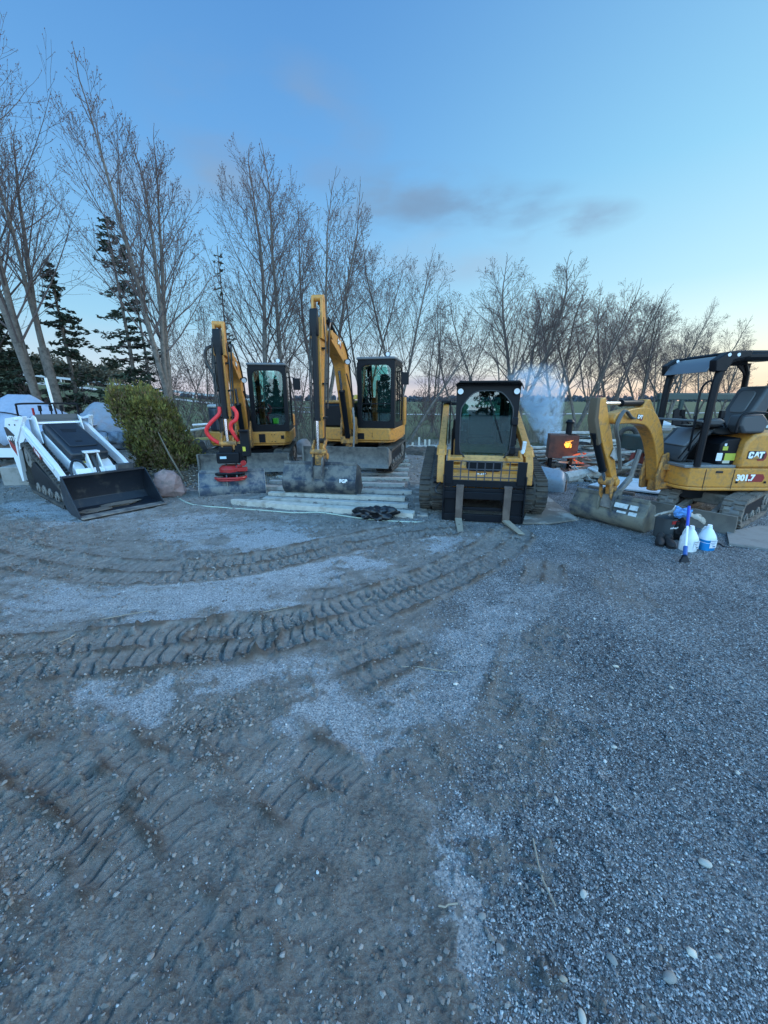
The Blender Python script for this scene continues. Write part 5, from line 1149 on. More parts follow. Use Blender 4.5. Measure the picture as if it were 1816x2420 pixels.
# upturned wheelbarrow tray
p = at(1302, 7.45); t = thing('wheelbarrow_tray', 'grey upturned wheelbarrow tray with a black rim lying on the dirt', 'wheelbarrow tray', (p.x, p.y, .12), -.45); t.scale = (.80, .80, .92)
Mt = Matrix.Rotation(.50, 4, 'X') @ Matrix.Rotation(.16, 4, 'Y')
m = MB(Mt); sec = [(0, .40, .29, .13), (.06, .395, .285, .13), (.14, .375, .265, .13), (.22, .345, .235, .13), (.27, .31, .20, .12), (.295, .27, .165, .11), (.305, .20, .11, .09)]
rr = [[(a, b, z) for a, b in rrect(-w, w, -h, h, r, 6)] for z, w, h, r in sec]; n = len(rr[0]); vs = sum(rr, [])
m.add(vs, [(i*n+k, i*n+(k+1) % n, (i+1)*n+(k+1) % n, (i+1)*n+k) for i in range(6) for k in range(n)]+[tuple(6*n+k for k in range(n)), tuple(range(n-1, -1, -1))])
m.build('tray', mat('tray_grey', (.22, .28, .34), .4, dirt=(.16, .16, .15), dirt_amt=.3, dscale=8), t)
m = MB(Mt); rp = [Vector((a*1.05, b*1.05, .0)) for a, b in rrect(-.40, .40, -.29, .29, .13, 6)]; m.tube(rp+rp[:1], .022, 8); m.build('rim', BLK, t)
m = MB(Mt); m.bar((-.42, 0, .02), (-.60, .02, -.04), .05, .03); m.build('bracket', BLK, t)
# driftwood log and brown beam
WPAN = mat('white_panel', (.62, .68, .72), .5, dirt=(.3, .3, .29), dirt_amt=.25)
# driftwood log and brown beam
def log(px0, D0, px1, D1, r, label, z=0.0, z1=None, m=None, name='log', nn=10):
    a = at(px0, D0); b = at(px1, D1); a.z = z+r*.8; b.z = (z1 if z1 is not None else z)+r*.8; rg = random.Random(px0)
    pts = [a.lerp(b, k/7)+Vector((rg.uniform(-.03, .03), rg.uniform(-.03, .03), rg.uniform(-.02, .03))) for k in range(8)]
    mb = MB(); mb.tube(pts, [r*rg.uniform(.75, 1.1)*(1-.35*k/7) for k in range(8)], nn); return tag(mb.build(name, m or WOOD), label, name.replace('_', ' '))
log(1338, 8.0, 1480, 9.0, .15, 'grey weathered log lying behind the wheelbarrow tray')
log(1360, 8.6, 1415, 8.0, .022, 'thin pale stick leaning from the stove to the ground', .25, 0, WOODL, 'stick', 6)
log(1352, 9.2, 1400, 8.2, .016, 'thinner pale branch on the ground in front of the stove', .15, 0, WOODL, 'branch', 6)
a, b = P(1366, 1084, 9.0), P(1436, 1106, 8.6); m = MB(); m.bar(a, b, .10, .09); tag(m.build('beam', mat('brown_beam', (.17, .085, .05), .8, dirt=(.25, .2, .16), dirt_amt=.4), bevel=.006), 'reddish brown beam sticking out of the fire to the right', 'beam')
# white sheets on the ground
q = [G(1392, 1145, .06), G(1462, 1126, .12), G(1600, 1140, .10), G(1590, 1168, .06)]
m = MB(); m.add([tuple(v) for v in q]+[(v.x, v.y, v.z-.03) for v in q], [(0,1,2,3),(7,6,5,4),(0,4,5,1),(1,5,6,2),(2,6,7,3),(3,7,4,0)]); tag(m.build('flat_sheet', mat('white_panel', (.62, .68, .72), .5, dirt=(.3, .3, .29), dirt_amt=.25), bevel=.003), 'large white sheet lying flat behind the small excavator boom', 'panel')
m = MB(); a = G(1392, 1150, .03); b = G(1450, 1160, .03); m.bar(a, b, .08, .05); m.bar(b, G(1500, 1168, .03), .08, .05); tag(m.build('edge_board', WOODD, bevel=.004), 'dark board along the front edge of the white panel', 'board')
p = P(1408, 1108, 8.3); m = MB(); m.box((0, 0, 0), (.24, .22, .03), (.25, -.1, .4)); o = m.build('pale_board', WPAN, bevel=.003); o.location = p; tag(o, 'small pale square board propped on scrap right of the stove', 'board')
# lumber stacks: every board that shows is a board of its own
def stack(px0, px1, D, dD, z0, nl, seed, group, where, thick=.035, gap=.05, w=.2, mats=(WOOD, WOODD, WOODL), skew=.10):
    rg = random.Random(seed); k = 0
    rows = ['lowest', 'second lowest', 'third', 'fourth', 'fifth', 'sixth', 'seventh', 'eighth', 'ninth', 'tenth']
    for l in range(nl):
        for j in range(2):
            a = at(px0+rg.uniform(-12, 12), D+j*.32+rg.uniform(-.05, .05)); b = at(px1+rg.uniform(-18, 18), D+dD+j*.32+rg.uniform(-.1, .1))
            z = z0+l*(thick+gap)+rg.uniform(0, .01); m = MB(); d = b-a; L_ = d.length; ry = rg.uniform(-.01, .01); m.box((L_/2, 0, 0), (L_, w*rg.uniform(.7, 1.1), thick))
            o = m.build('board', rg.choice(mats), bevel=.003); o.location = (a.x, a.y, z+thick/2); o.rotation_euler = (0, ry, math.atan2(d.y, d.x)+rg.uniform(-skew, skew)*.5)
            tag(o, '%s board %s of the %s' % (rows[l], 'at the front' if j == 0 else 'at the back', where), 'board', group); k += 1
stack(1372, 1500, 10.4, .4, .02, 9, 3, 'boards in the big lumber stack', 'tall lumber stack right of the stove', .05, .02, .24)
stack(1245, 1312, 10.9, .3, .10, 4, 5, 'boards in the low lumber stack', 'low lumber stack left of the stove', .04, .05, .2, (WOODL, WOOD, WOODL), .5)
stack(1300, 1420, 12.0, -.2, .32, 5, 9, 'boards in the rear lumber pile', 'rear lumber pile behind the stove chimney', .045, .05, .22, (WOOD, WOODL, WOOD), .3)
m = MB(); a, b = at(1243, 10.6), at(1312, 10.5); m.bar(a+Vector((0,0,.10)), b+Vector((0,0,.10)), .08, .24); tag(m.build('retaining_plank', WOOD, bevel=.006), 'wide plank on edge before the low lumber stack', 'plank')
m = MB(); m.box((0, 0, .20), (.5, .1, .34), (0, .25, .2)); o = m.build('red_tray', mat('dull_red', (.28, .05, .04), .6, dirt=(.1, .06, .05), dirt_amt=.4), bevel=.02); o.location = at(1515, 9.0)+Vector((0, 0, .25)); tag(o, 'dull red metal tray seen through the bent boom of the small excavator', 'tray')
m = MB(); m.tube([at(1478, 9.2)+Vector((0, 0, .78)), at(1480, 9.2)+Vector((0, 0, .78+.001))], .01, 6)
ty = MB(); 
for k in range(24):
    a0 = 2*math.pi*k/24
ty.tube([Vector((.0, .17*math.cos(2*math.pi*k/20), .17*math.sin(2*math.pi*k/20))) for k in range(21)], .055, 10, cap=False); o = ty.build('small_tyre', RUB); o.location = at(1476, 9.4)+Vector((0, 0, .88)); o.rotation_euler = (0, 0, 1.2); tag(o, 'small black tyre leaning upright on the lumber stack', 'tyre')
# stove made of rusty sheet, chimney, fire
sp = at(1329, 9.75); t = thing('wood_stove', 'rusty sheet steel stove with a short chimney and flames at its top corner', 'stove', (sp.x, sp.y, 0), -.30)
m = MB(); m.box((-.04, -.27, .60), (.66, .03, .56)); m.box((-.36, 0, .60), (.03, .50, .56)); m.box((-.04, .27, .60), (.66, .03, .56)); m.box((-.04, 0, .335), (.66, .52, .03)); m.box((-.16, 0, .865), (.44, .52, .03)); m.box((.28, -.20, .60), (.03, .11, .56)); m.box((.28, .20, .60), (.03, .11, .56)); m.box((.28, 0, .80), (.03, .3, .16))
m.build('firebox', RUST, t, bevel=.006)
for x, y in ((-.28, -.2), (.18, -.2), (-.28, .2), (.18, .2)):
    m = MB(); m.box((x, y, .16), (.06, .06, .34)); m.build('leg', BLK, t)
m = MB(); m.cyl((.10, .15, .87), (.10, .15, 1.14), .075, 16); m.build('chimney', BLK, t)
m = MB(); m.lathe([(.10, 1.14), (.105, 1.18), (.06, 1.24), (.04, 1.24)], (.10, .15, 0), 14); m.build('chimney_cap', BLK, t)
m = MB()
for z in (.68, .82):
    m.tube([(.30, -.25, z), (.56, -.25, z), (.56, .2, z), (.30, .2, z)], .012, 6)
m.tube([(.56, -.25, .68), (.56, -.25, .82)], .012, 6); m.box((.43, -.02, .67), (.26, .44, .012)); m.build('side_shelf', BLK, t)
def emis(name, c, s):
    mm = bpy.data.materials.new(name); mm.use_nodes = True; b = mm.node_tree.nodes['Principled BSDF']; b.inputs['Base Color'].default_value = (.02, .01, .01, 1); b.inputs['Emission Color'].default_value = (*c, 1); b.inputs['Emission Strength'].default_value = s; return mm
FL2 = emis('flame_core', (1.0, .40, .05), 2.6); EMB = emis('embers', (1.0, .10, .03), 1.1)
def flame(name, c, h, m, label, seed, parent=None, n=3, sp_=.05):
    rg = random.Random(seed); mb = MB()
    for k in range(n):
        x, y = rg.uniform(-sp_, sp_), rg.uniform(-.02, .02); hh = h*rg.uniform(.55, 1); w0 = hh*.15
        pts = [Vector((x+rg.uniform(-.02, .03)*q, y, hh*q/5)) for q in range(6)]; mb.tube(pts, [w0*f for f in (.55, 1, .95, .6, .3, .02)], 8)
    o = mb.build(name, m, parent); o.location = c
    if label: tag(o, label, 'flame')
    return o
o = flame('flame', P(1342, 1058, 9.40), .19, FL2, 'orange flame licking over the front edge of the stove', 3, None, 5, .06)
o = flame('flame', P(1372, 1095, 9.25), .10, EMB, 'low red flames at the open right side of the stove', 9, None, 6, .10)
rg = random.Random(4)
for k in range(7):
    c0 = P(1360+rg.uniform(-4, 26), 1072+rg.uniform(0, 24), 9.3+rg.uniform(-.1, .2)); m = MB(); d = Vector((rg.uniform(-.25, .25), rg.uniform(-.1, .1), rg.uniform(-.12, .12))); m.tube([c0-d*.6, c0, c0+d*.6], [.018, .024, .015], 7)
    tag(m.build('glowing_branch', emis('glow%d' % k, (1.0, .12+.05*rg.random(), .05), rg.uniform(.25, .9))), 'glowing red branch in the tangle of burning wood beside the stove', 'burning branch', 'burning branches beside the stove')
fl = bpy.data.lights.new('fire_glow', 'POINT'); fl.energy = 6; fl.color = (1, .35, .1); fl.shadow_soft_size = .12; flo = bpy.data.objects.new('fire_glow', fl); COL.objects.link(flo); flo.location = P(1368, 1088, 9.15)
# stakes and scraps between the excavator and the loader
for k, (px, h) in enumerate(((975, .18), (990, .36), (1004, .28), (1014, .28))):
    p = at(px, 13.4); m = MB(); m.box((0, 0, h/2), (.06, .04, h), None); o = m.build('survey_stake', mat('pale_stake', (.62, .58, .5), .8)); o.location = (p.x, p.y, .12)
    tag(o, ['shortest pale stake, leftmost of the four behind the taller excavator', 'tallest pale stake behind the taller excavator', 'pale stake, third from the left behind the taller excavator', 'pale stake, rightmost of the four behind the taller excavator'][k], 'stake', 'pale stakes on the debris heap')
m = MB(); rg = random.Random(8)
for k in range(16): m.bar(at(rg.uniform(955, 1035), 13.2)+Vector((0, rg.uniform(-.3, .6), .10+rg.uniform(0, .1))), at(rg.uniform(955, 1035), 13.2)+Vector((0, rg.uniform(-.3, .6), .10+rg.uniform(0, .14))), .09, .03)
tag(m.build('scrap_boards', [WOOD]), 'low heap of scrap boards around the pale stakes', None, kind='stuff')
# things behind and left of the smaller excavator
o = thing('orange_wheelbarrow', 'orange tub beside the green shrub, behind the spare black bucket', 'tub', at(436, 10.9), .2)
m = MB(); sec = [(.30, .20, .16), (.60, .42, .30), (.62, .45, .33)]; rr = [[(a, b, z) for a, b in rrect(-w, w, -h, h, .05, 4)] for z, w, h in sec]; n = len(rr[0])
m.add(sum(rr, []), [(i*n+k, i*n+(k+1) % n, (i+1)*n+(k+1) % n, (i+1)*n+k) for i in range(2) for k in range(n)]+[tuple(range(n-1, -1, -1)), tuple(2*n+k for k in range(n))]); m.build('tub', mat('orange_plastic', (.75, .13, .04), .45, dirt=(.4, .12, .06), dirt_amt=.3), o)
m = MB(); m.bar((-.3, -.1, 0), (-.1, 0, .34), .03, .03); m.bar((.3, -.1, 0), (.1, 0, .34), .03, .03); m.bar((0, .2, 0), (0, .1, .34), .03, .03); m.build('stand', BLK, o)
t = thing('spare_bucket', 'spare black digging bucket standing on its back beside the smaller excavator', 'bucket', at(462, 9.75), .55)
m = MB(); prof = bez2([(-.34, .0), (-.36, .28), (-.22, .55), (.02, .68), (.16, .74), (.22, .66), (.34, .25), (.44, .0)], 4)
for x in (-.42, .42): m.prism(prof, (0, 0, 0), (1, 0, 0), (0, 0, 1), (0, 1, 0), x-.012, x+.012)
sh = prof[:len(prof)*2//3]; m.prism(sh+[(a*.95, b*.95) for a, b in sh[::-1]], (0, 0, 0), (1, 0, 0), (0, 0, 1), (0, 1, 0), -.42, .42); m.build('shell', mat('dark_bucket', (.02, .022, .028), .6, dirt=(.09, .08, .072), dirt_amt=.6), t, bevel=.004)
for k in range(4):
    m = MB(); m.box((.46, -.33+.22*k, .0), (.14, .06, .05)); m.build('tooth', STL, t)
for k, (a, b, dz) in enumerate((((432, 1021), (520, 1005), 0), ((455, 1005), (525, 1000), 0))):
    m = MB(); m.cyl(P(*a, 11.6), P(*b, 12.0), .035, 10); tag(m.build('plastic_pipe', mat('pvc_white', (.72, .74, .74), .4)), ['longer white plastic pipe leaning over scrap behind the smaller excavator', 'shorter white plastic pipe above the longer one behind the smaller excavator'][k], 'pipe', 'white plastic pipes')
m = MB(); m.prism([(0, 0), (.5, .04), (.42, .16), (.1, .2)], P(500, 1003, 12.2), (1, 0, 0), (0, 0, 1), (0, 1, 0), 0, .03); tag(m.build('white_scrap', WPAN), 'white sheet scrap lying behind the white plastic pipes', 'scrap sheet')
m = MB(); m.box((0, 0, 0), (1.3, .25, .05), (0, -.03, .1)); o = m.build('yellow_board', mat('yellowish_board', (.45, .36, .12), .7)); o.location = P(500, 1036, 11.2); tag(o, 'yellowish board lying behind the red hoses of the smaller excavator', 'board')
# grey tarpaulin heap, pail, pole, covered trailer at the left
TARP = mat('grey_tarp', (.20, .24, .30), .5, dirt=(.18, .19, .2), dirt_amt=.3, dscale=3, bump=.01, bscale=8)
crumple('tarp_heap', P(232, 1015, 9.6), (1.15, .8, .98), 6, TARP, 'heap of grey tarpaulin left of the green shrub', 'tarpaulin', .26, 1.3, fold=.16)
crumple('tarp_fold', P(262, 1042, 8.9), (.72, .5, .44), 16, TARP, 'lower fold of grey tarpaulin at the foot of the green shrub', 'tarpaulin', .3, 1.8, fold=.2)
t = thing('pail', 'white plastic pail with a dark stick in it beside the tarpaulin', 'pail', tuple(P(243, 1066, 8.3)), 0)
m = MB(); m.lathe([(.125, 0), (.15, .27), (.155, .275), (.155, .30), (.14, .30), (.12, .03)], n=20); m.build('bucket_shell', mat('white_pail', (.55, .58, .6), .5, dirt=(.25, .24, .22), dirt_amt=.3), t)
m = MB(); m.tube(bez([(-.155, 0, .28), (-.14, .05, .38), (0, .07, .42), (.14, .05, .38), (.155, 0, .28)], 4), .006, 6); m.build('handle', BLK, t)
z0 = P(243, 1066, 8.3).z; m = MB(); m.cyl((0, 0, -max(z0, .06)), (0, 0, .0), .16, 14)
tag(m.build('stump', WOODD), 'dark cut stump that the white pail stands on', 'stump').location = tuple(P(243, 1066, 8.3))
a = P(126, 958, 9.3); b = P(108, 893, 9.3); m = MB(); m.cyl((a.x, a.y, 0), a, .028, 8); m.cyl(a, b, .028, 8); tag(m.build('white_pole', mat('pvc_white', (0, 0, 0))), 'thin white pole leaning behind the covered trailer', 'pole')
t = thing('covered_trailer', 'trailer under a pale blue grey tarpaulin at the left edge', 'trailer', (-8.70, 9.3, 0), 0)
m = MB(); NX, NY = 90, 22; vs = []
ridge = [(-2.0, .95), (-1.2, 1.24), (-.55, 1.60), (.0, 1.83), (.55, 1.82), (1.0, 1.55), (1.6, 1.27), (2.0, 1.14)]
def rz_(x):
    for (a, b), (c, d) in zip(ridge, ridge[1:]):
        if a <= x <= c: return b+(d-b)*(x-a)/(c-a)
    return ridge[-1][1]
for i in range(NX+1):
    x = -2.0+4.0*i/NX
    for j in range(NY+1):
        v = -1+2*j/NY; s = abs(v); top = rz_(x); z = top-(top-1.0)*s**1.25*.97-(.22*max(0, s-.86)/.14)+.030*math.sin(x*13+s*3)*s+.022*math.sin(x*29-s*5)*s*s; vs.append((x*.95, v*.95*(1-.0*s), z))
fs = [(i*(NY+1)+j, (i+1)*(NY+1)+j, (i+1)*(NY+1)+j+1, i*(NY+1)+j+1) for i in range(NX) for j in range(NY)]
m.add(vs, fs); o = m.build('tarpaulin', mat('blue_grey_tarp', (.26, .32, .42), .6, bump=.02, bscale=7, var=.08), t); sd = o.modifiers.new('thick', 'SOLIDIFY'); sd.thickness = .012
m = MB()
m.tube(bez([(-1.9, -.62, 1.02), (-1.0, -.60, 1.20), (-.1, -.58, 1.43), (.5, -.58, 1.42), (1.1, -.60, 1.24), (1.85, -.64, 1.05)], 5), .012, 6); m.build('tarp_seam', BLK, o)
m = MB(); m.box((0, 0, .72), (3.6, 1.7, .36)); m.build('load', WOODD, t, bevel=.03)
m = MB(); m.box((0, -.82, .50), (3.7, .06, .10)); m.box((0, .82, .5), (3.7, .06, .1)); m.box((1.5, 0, .5), (.08, 1.6, .08)); m.build('chassis', BLK, t)
for y in (-.8, .8):
    w = MB(); w.cyl((-.2, y-.09, .3), (-.2, y+.09, .3), .30, 22); w.cyl((-.2, y-.1, .3), (-.2, y+.1, .3), .14, 14); w.build('wheel', RUB, t, bevel=.02)
m = MB(); m.box((0.1, -.88, .60), (2.1, .03, .20)); m.build('white_side_board', WHT, t)
m = MB(); m.box((0, 0, .2), (.62, .4, .4)); o = m.build('concrete_block', mat('concrete', (.30, .29, .27), .9, dirt=(.2, .19, .17), dirt_amt=.4, bump=.004), bevel=.02); o.location = (-7.5, 7.95, 0); o.rotation_euler = (0, 0, .1); tag(o, 'concrete block with two dark holes at the left edge of the photo', 'concrete block')
m = MB()
for z in (.27, .13): m.cyl((.18, -.203, z), (.18, -.206, z), .04, 14)
m.build('hole', LETK, o)
# slab, jugs, bag, boots, scraper
q = [G(1722, 1290), G(1840, 1306), G(2200, 1250), G(1790, 1248), G(1716, 1262)]; m = MB(); m.xy([(a.x, a.y) for a in q], .005, .035); o = m.build('concrete_slab', mat('slab_grey', (.20, .20, .195), .9, dirt=(.14, .135, .13), dirt_amt=.4, bump=.003), bevel=.004); tag(o, 'flat grey slab on the gravel at the right edge beside the crawler track', 'slab')
def jug(px, py, rz, liquid, label, labelc):
    p = G(px, py); t = thing('plastic_jug', label, 'jug', (p.x, p.y+.07, .0), rz, 'gallon jugs on the gravel')
    body = mat('jug_plastic', (.70, .76, .80), .35)
    pr = [(.072, .0), (.079, .01), (.079, .10), (.074, .105), (.079, .11), (.079, .155), (.070, .18), (.044, .235), (.026, .262), (.024, .285)]
    m = MB(); m.lathe(pr, n=28, sq=3.2); jb = m.build('jug_body', body if liquid is None else mat('jug_clear', (.62, .74, .84), .3), t)
    if liquid:
        m = MB(); m.lathe([(.0735, -.001), (.0805, .009), (.0805, .098), (.0755, .103), (.0805, .112), (.0805, .135)], n=28, sq=3.2); m.build('liquid', mat('blue_fluid', (.01, .22, .55), .25), jb)
    m = MB(); m.cyl((0, 0, .284), (0, 0, .304), .023, 18); m.build('cap', LETW, t)
    m = MB(); m.tube(bez([(.0, .026, .262), (.0, .052, .258), (.0, .074, .20), (.0, .072, .155)], 5), .0115, 8); m.build('handle', body, t)
    m = MB(); m.box((.008, -.0835, .095), (.085, .002, .10)) ; lb = m.build('paper_label', mat('label_white', (.66, .72, .78), .5), t)
    m = MB()
    for k, w in enumerate((.07, .06, .04)): m.box((.004, -.0850, .13-.022*k), (w, .001, .006))
    m.box((.02, -.0850, .062), (.035, .001, .012)); m.build('label_print', labelc, lb)
    return t
jug(1634, 1306, .35, None, 'white one gallon jug standing in front of the scraper handle', LETK)
jug(1676, 1303, .15, True, 'clear gallon jug half full of blue fluid, rightmost of the two', mat('dark_blue_print', (.02, .05, .2), .5))
p = G(1584, 1276); t = thing('tool_bag', 'dark grey tool bag with a red band standing by the jugs', 'bag', (p.x, p.y+.10, 0), .15)
m = MB(); m.lathe([(.10, 0), (.108, .02), (.118, .27), (.112, .275), (.10, .25), (.095, .02)], n=28, sq=4); bg = m.build('bag_body', mat('charcoal_cloth', (.05, .06, .068), .85, bump=.004, bscale=30), t)
m = MB(); m.box((.01, -.121, .235), (.14, .005, .04)); m.build('red_band', RED, bg)
text_mesh('milwaukee', .034, 'bag_lettering', LETW, bg, (.0, -.1215, .165), (math.pi/2, 0, 0), .001, .001, .3)
p2 = G(1612, 1282); crumple('black_cloth', (p2.x, p2.y+.11, .14), (.16, .14, .32), 12, mat('black_cloth', (.004, .004, .006), .95), 'black cloth draped between the tool bag and the white jug', 'cloth', .2)
CG = mat('tan_glove', (.38, .35, .30), .85, dirt=(.2, .18, .15), dirt_amt=.4)
def glove(c, rz, rx, label, m_):
    t = MB(); t.blob((0, 0, 0), (.10, .09, .035), 3, .1, 14, 8); t.blob((-.07, 0, 0), (.09, .075, .045), 4, .1, 12, 8)
    for k in range(4): t.tube([(.03, -.032+.021*k, 0), (.075, -.036+.024*k, -.006), (.105+.008*(k in (1, 2)), -.038+.026*k, -.022)], [.012, .0115, .009], 8)
    t.tube([(-.01, .04, 0), (.03, .07, -.005), (.05, .08, -.015)], [.013, .012, .009], 8)
    o = t.build('work_glove', m_); o.location = c; o.rotation_euler = (rx, .35, rz); return tag(o, label, 'glove', 'work gloves on the bag')
glove(P(1572, 1212, 4.55), 2.6, .3, 'tan work glove on the left edge of the tool bag', CG)
glove(P(1592, 1208, 4.6), 1.2, -.2, 'tan work glove next to the blue rag on the tool bag', CG)
glove(P(1646, 1222, 4.5), -.5, .5, 'tan work glove hanging to the right above the white jug', CG)
crumple('blue_rag', P(1611, 1212, 4.45), (.17, .12, .11), 9, mat('blue_rag', (.10, .28, .60), .8, var=.3), 'crumpled light blue rag on top of the tool bag', 'rag', .35, 3)
for k, (px, py, rz_b) in enumerate(((1568, 1292, .5), (1592, 1297, .1))):
    p = G(px, py); m = MB(); m.blob((0, 0, .045), (.10, .27, .10), 2+k, .06, 18, 10); m.blob((0, .09, .075), (.09, .10, .12), 5, .05, 14, 8); m.xy(rrect(-.048, .048, -.13, .13, .045), .0, .022)
    o = m.build('work_boot', mat('black_boot', (.018, .018, .02), .8, bump=.003)); o.location = (p.x, p.y+.07, 0); o.rotation_euler = (0, 0, rz_b-1.1 if k == 0 else rz_b-.5)
    tag(o, ['black shoe lying on its side, left of its pair before the tool bag', 'black shoe pointing to the camera, right of its pair before the tool bag'][k], 'shoe', 'black shoes before the bag')
a = G(1618, 1326, .02); b = P(1629, 1197, 4.35); t = thing('long_scraper', 'scraper with a blue and white handle leaning on the tool bag', 'scraper', tuple(a), 0)
L0 = b-a; m = MB(); m.tube([L0*.16, L0*.62], .0125, 10); m.build('white_handle', LETW, t)
m = MB(); m.tube([L0*.62, L0*1.0], .016, 10); m.build('blue_grip', mat('blue_grip', (.03, .07, .45), .45), t)
m = MB(); m.tube([L0*.10, L0*.25], .0215, 12); m.build('blue_socket', mat('blue_socket', (.03, .10, .32), .45), t)
m = MB(); m.prism([(-.055, 0), (.055, 0), (.022, .085), (-.022, .085)], (0, 0, -.01), (1, 0, 0), L0.normalized(), (0, 1, 0), -.012, .012); m.build('scraper_head', BLK, t, bevel=.003)
m = MB(); m.tube(bez([G(1694, 1284, .012), G(1704, 1286, .012), G(1712, 1292, .012), G(1735, 1294, .01)], 6), .006, 6); tag(m.build('black_cable', BLKB), 'short black cable on the gravel beside the blue jug', 'cable')
m = MB(); m.tube([P(1582, 1218, 4.6), P(1598, 1196, 4.5)], .010, 8); tag(m.build('white_tube', LETW), 'short white tube sticking up out of the tool bag', 'tube')
# green trailer with a rack behind the small excavator
t = thing('rack_trailer', 'dark green trailer with a long horizontal rack behind the small excavator', 'trailer', (0, 0, 0), 0)
DG = mat('dark_green_steel', (.03, .055, .05), .5, dirt=(.07, .07, .06), dirt_amt=.3)
m = MB(); m.bar(P(1556, 938, 8.4), P(1850, 938, 8.6), .09, .12); m.bar(P(1556, 934, 9.4), P(1850, 934, 9.6), .09, .10); m.build('rack_rail', DG, t, bevel=.01)
for px, D in ((1562, 8.4), (1612, 9.4), (1745, 8.5)):
    a = P(px, 945, D); m = MB(); m.bar((a.x, a.y, .5), a, .07, .07, (0, 1, 0)); m.build('rack_post', DG, t)
m = MB(); a = P(1540, 1060, 8.3); b = P(1860, 1005, 9.5); m.box(((a.x+b.x)/2, 8.9, .75), (b.x-a.x, 1.2, .35)); m.build('trailer_body', DG, t, bevel=.03)
m = MB(); a = P(1552, 1008, 8.3); b = P(1860, 1008, 8.3); m.bar(a, b, .05, .05); m.build('body_rim', mat('pale_rim', (.5, .56, .56), .5), t)
m = MB(); m.xz([(0, 0), (.42, 0), (.05, .34), (-.02, .3)], -.02, .02); fo = m.build('black_fender', BLK, t); fo.location = P(1588, 1005, 8.1)
for px in (1580, 1800):
    c = P(px, 1080, 8.25); w = MB(); w.cyl((c.x, 8.2, .34), (c.x, 8.42, .34), .33, 20); w.build('wheel', RUB, t, bevel=.02)
m = MB(); m.box((0, 0, 0), (.34, .3, .16), (.2, 0, 0)); o = m.build('pale_canister', mat('pale_canister', (.55, .62, .66), .4), t, bevel=.04); o.location = P(1562, 1006, 8.5)
# soil mound with leaf litter under the shrub, rubble heap, far objects
m = MB(); rg = random.Random(2)
def mound(name, c, d, seed, label, mm, n=30):
    b = MB(); b.blob((0, 0, 0), (d[0], d[1], d[2]*2), seed, .16, n, n//2, 3); o = b.build(name, mm); o.location = (c[0], c[1], -.04); tx = bpy.data.textures.new(name, 'CLOUDS'); tx.noise_scale = .16; tx.noise_depth = 4
    sb = o.modifiers.new('s', 'SUBSURF'); sb.levels = sb.render_levels = 2; dm = o.modifiers.new('d', 'DISPLACE'); dm.texture = tx; dm.strength = .14
    return tag(o, label, None, kind='stuff')
SOIL = mat('brown_soil', (.085, .068, .055), .95, dirt=(.15, .125, .10), dirt_amt=.4, bump=.02, bscale=20, var=.2)
mound('soil_mound', (-5.0, 9.1), (2.6, 2.2, .34), 3, 'brown soil mound around the foot of the green shrub', SOIL)
mound('soil_heap', (-4.6, 11.2), (3.0, 1.6, .40), 5, 'low soil heap behind the spare bucket', SOIL)
mound('ash_heap', (4.6, 12.6), (3.2, 1.6, .45), 8, 'low mossy soil heap behind the low lumber stack', mat('mossy_soil', (.075, .075, .045), .95, bump=.02, var=.25))
mound('rubble_heap', (1.3, 12.9), (2.2, 1.3, .22), 12, 'low grey rubble heap behind the fork loader', SOIL)

for k, (px, py, s_, lb) in enumerate(((1452, 1764, .020, 'pale cream pebble, uppermost of the large ones on the right gravel'), (1430, 1798, .016, 'small white pebble just below the uppermost large one'), (1667, 2040, .030, 'long white pebble far right on the gravel'), (1379, 2112, .020, 'round white pebble in the lower right gravel'), (1448, 2266, .022, 'round grey stone in the lower right gravel'), (1582, 2312, .030, 'long grey stone near the bottom right'), (1376, 2400, .022, 'pale oval pebble at the bottom edge'), (1330, 2320, .016, 'tan pebble near the bottom edge'), (660, 2105, .022, 'angular dark clod in the near mud, left of the middle'), (662, 2135, .018, 'lighter angular stone beside the angular dark clod'), (1140, 2165, .020, 'dark pit stone in the gravel near the bottom middle'))):
    p = G(px, py); m = MB(); m.blob((0, 0, 0), (s_*1.5, s_, s_*.7), 40+k, .10, 12, 8); o = m.build('pebble', mat('big_pebble_%d' % (0, 0, 0, 0, 1, 1, 0, 2, 1, 1, 1)[k], [(.42, .41, .37), (.22, .22, .21), (.34, .29, .23)][(0, 0, 0, 0, 1, 1, 0, 2, 1, 1, 1)[k]], .8, var=.1) if k != 1 else mat('big_pebble_white', (.55, .55, .53), .8)); o.location = (p.x, p.y, gz(p)+s_*.25); o.rotation_euler = (0, .1, k*1.3)
    tag(o, lb, 'pebble', 'larger stones lying on the yard')

def scraps(name, n, px0, px1, D0, D1, zmax, seed, label, lens=(.3, 1.5)):
    rg = random.Random(seed); m = MB()
    for k in range(n):
        c = at(rg.uniform(px0, px1), rg.uniform(D0, D1)); a = rg.uniform(-.7, .7)+(math.pi/2 if rg.random() < .15 else 0); L_ = rg.uniform(*lens); z = rg.uniform(.02, zmax); d = Vector((math.cos(a), math.sin(a), rg.uniform(-.18, .22)))*L_/2
        c.z = z+abs(d.z); m.cur = rg.randrange(3); m.bar(c-d, c+d, rg.uniform(.04, .16), rg.uniform(.015, .05))
    return tag(m.build(name, [WOOD, WOODD, WOODL], smooth=False), label, None, kind='stuff')
scraps('scrap_wood', 46, 1385, 1520, 8.6, 10.2, .40, 21, 'messy heap of broken boards and sticks between the stove and the small excavator')
scraps('board_offcuts', 30, 1225, 1315, 10.2, 12.0, .30, 22, 'loose board offcuts lying left of the stove')
scraps('stick_litter', 40, 1290, 1460, 8.0, 9.4, .05, 23, 'sticks and splinters on the ground in front of the stove', (.12, .6))
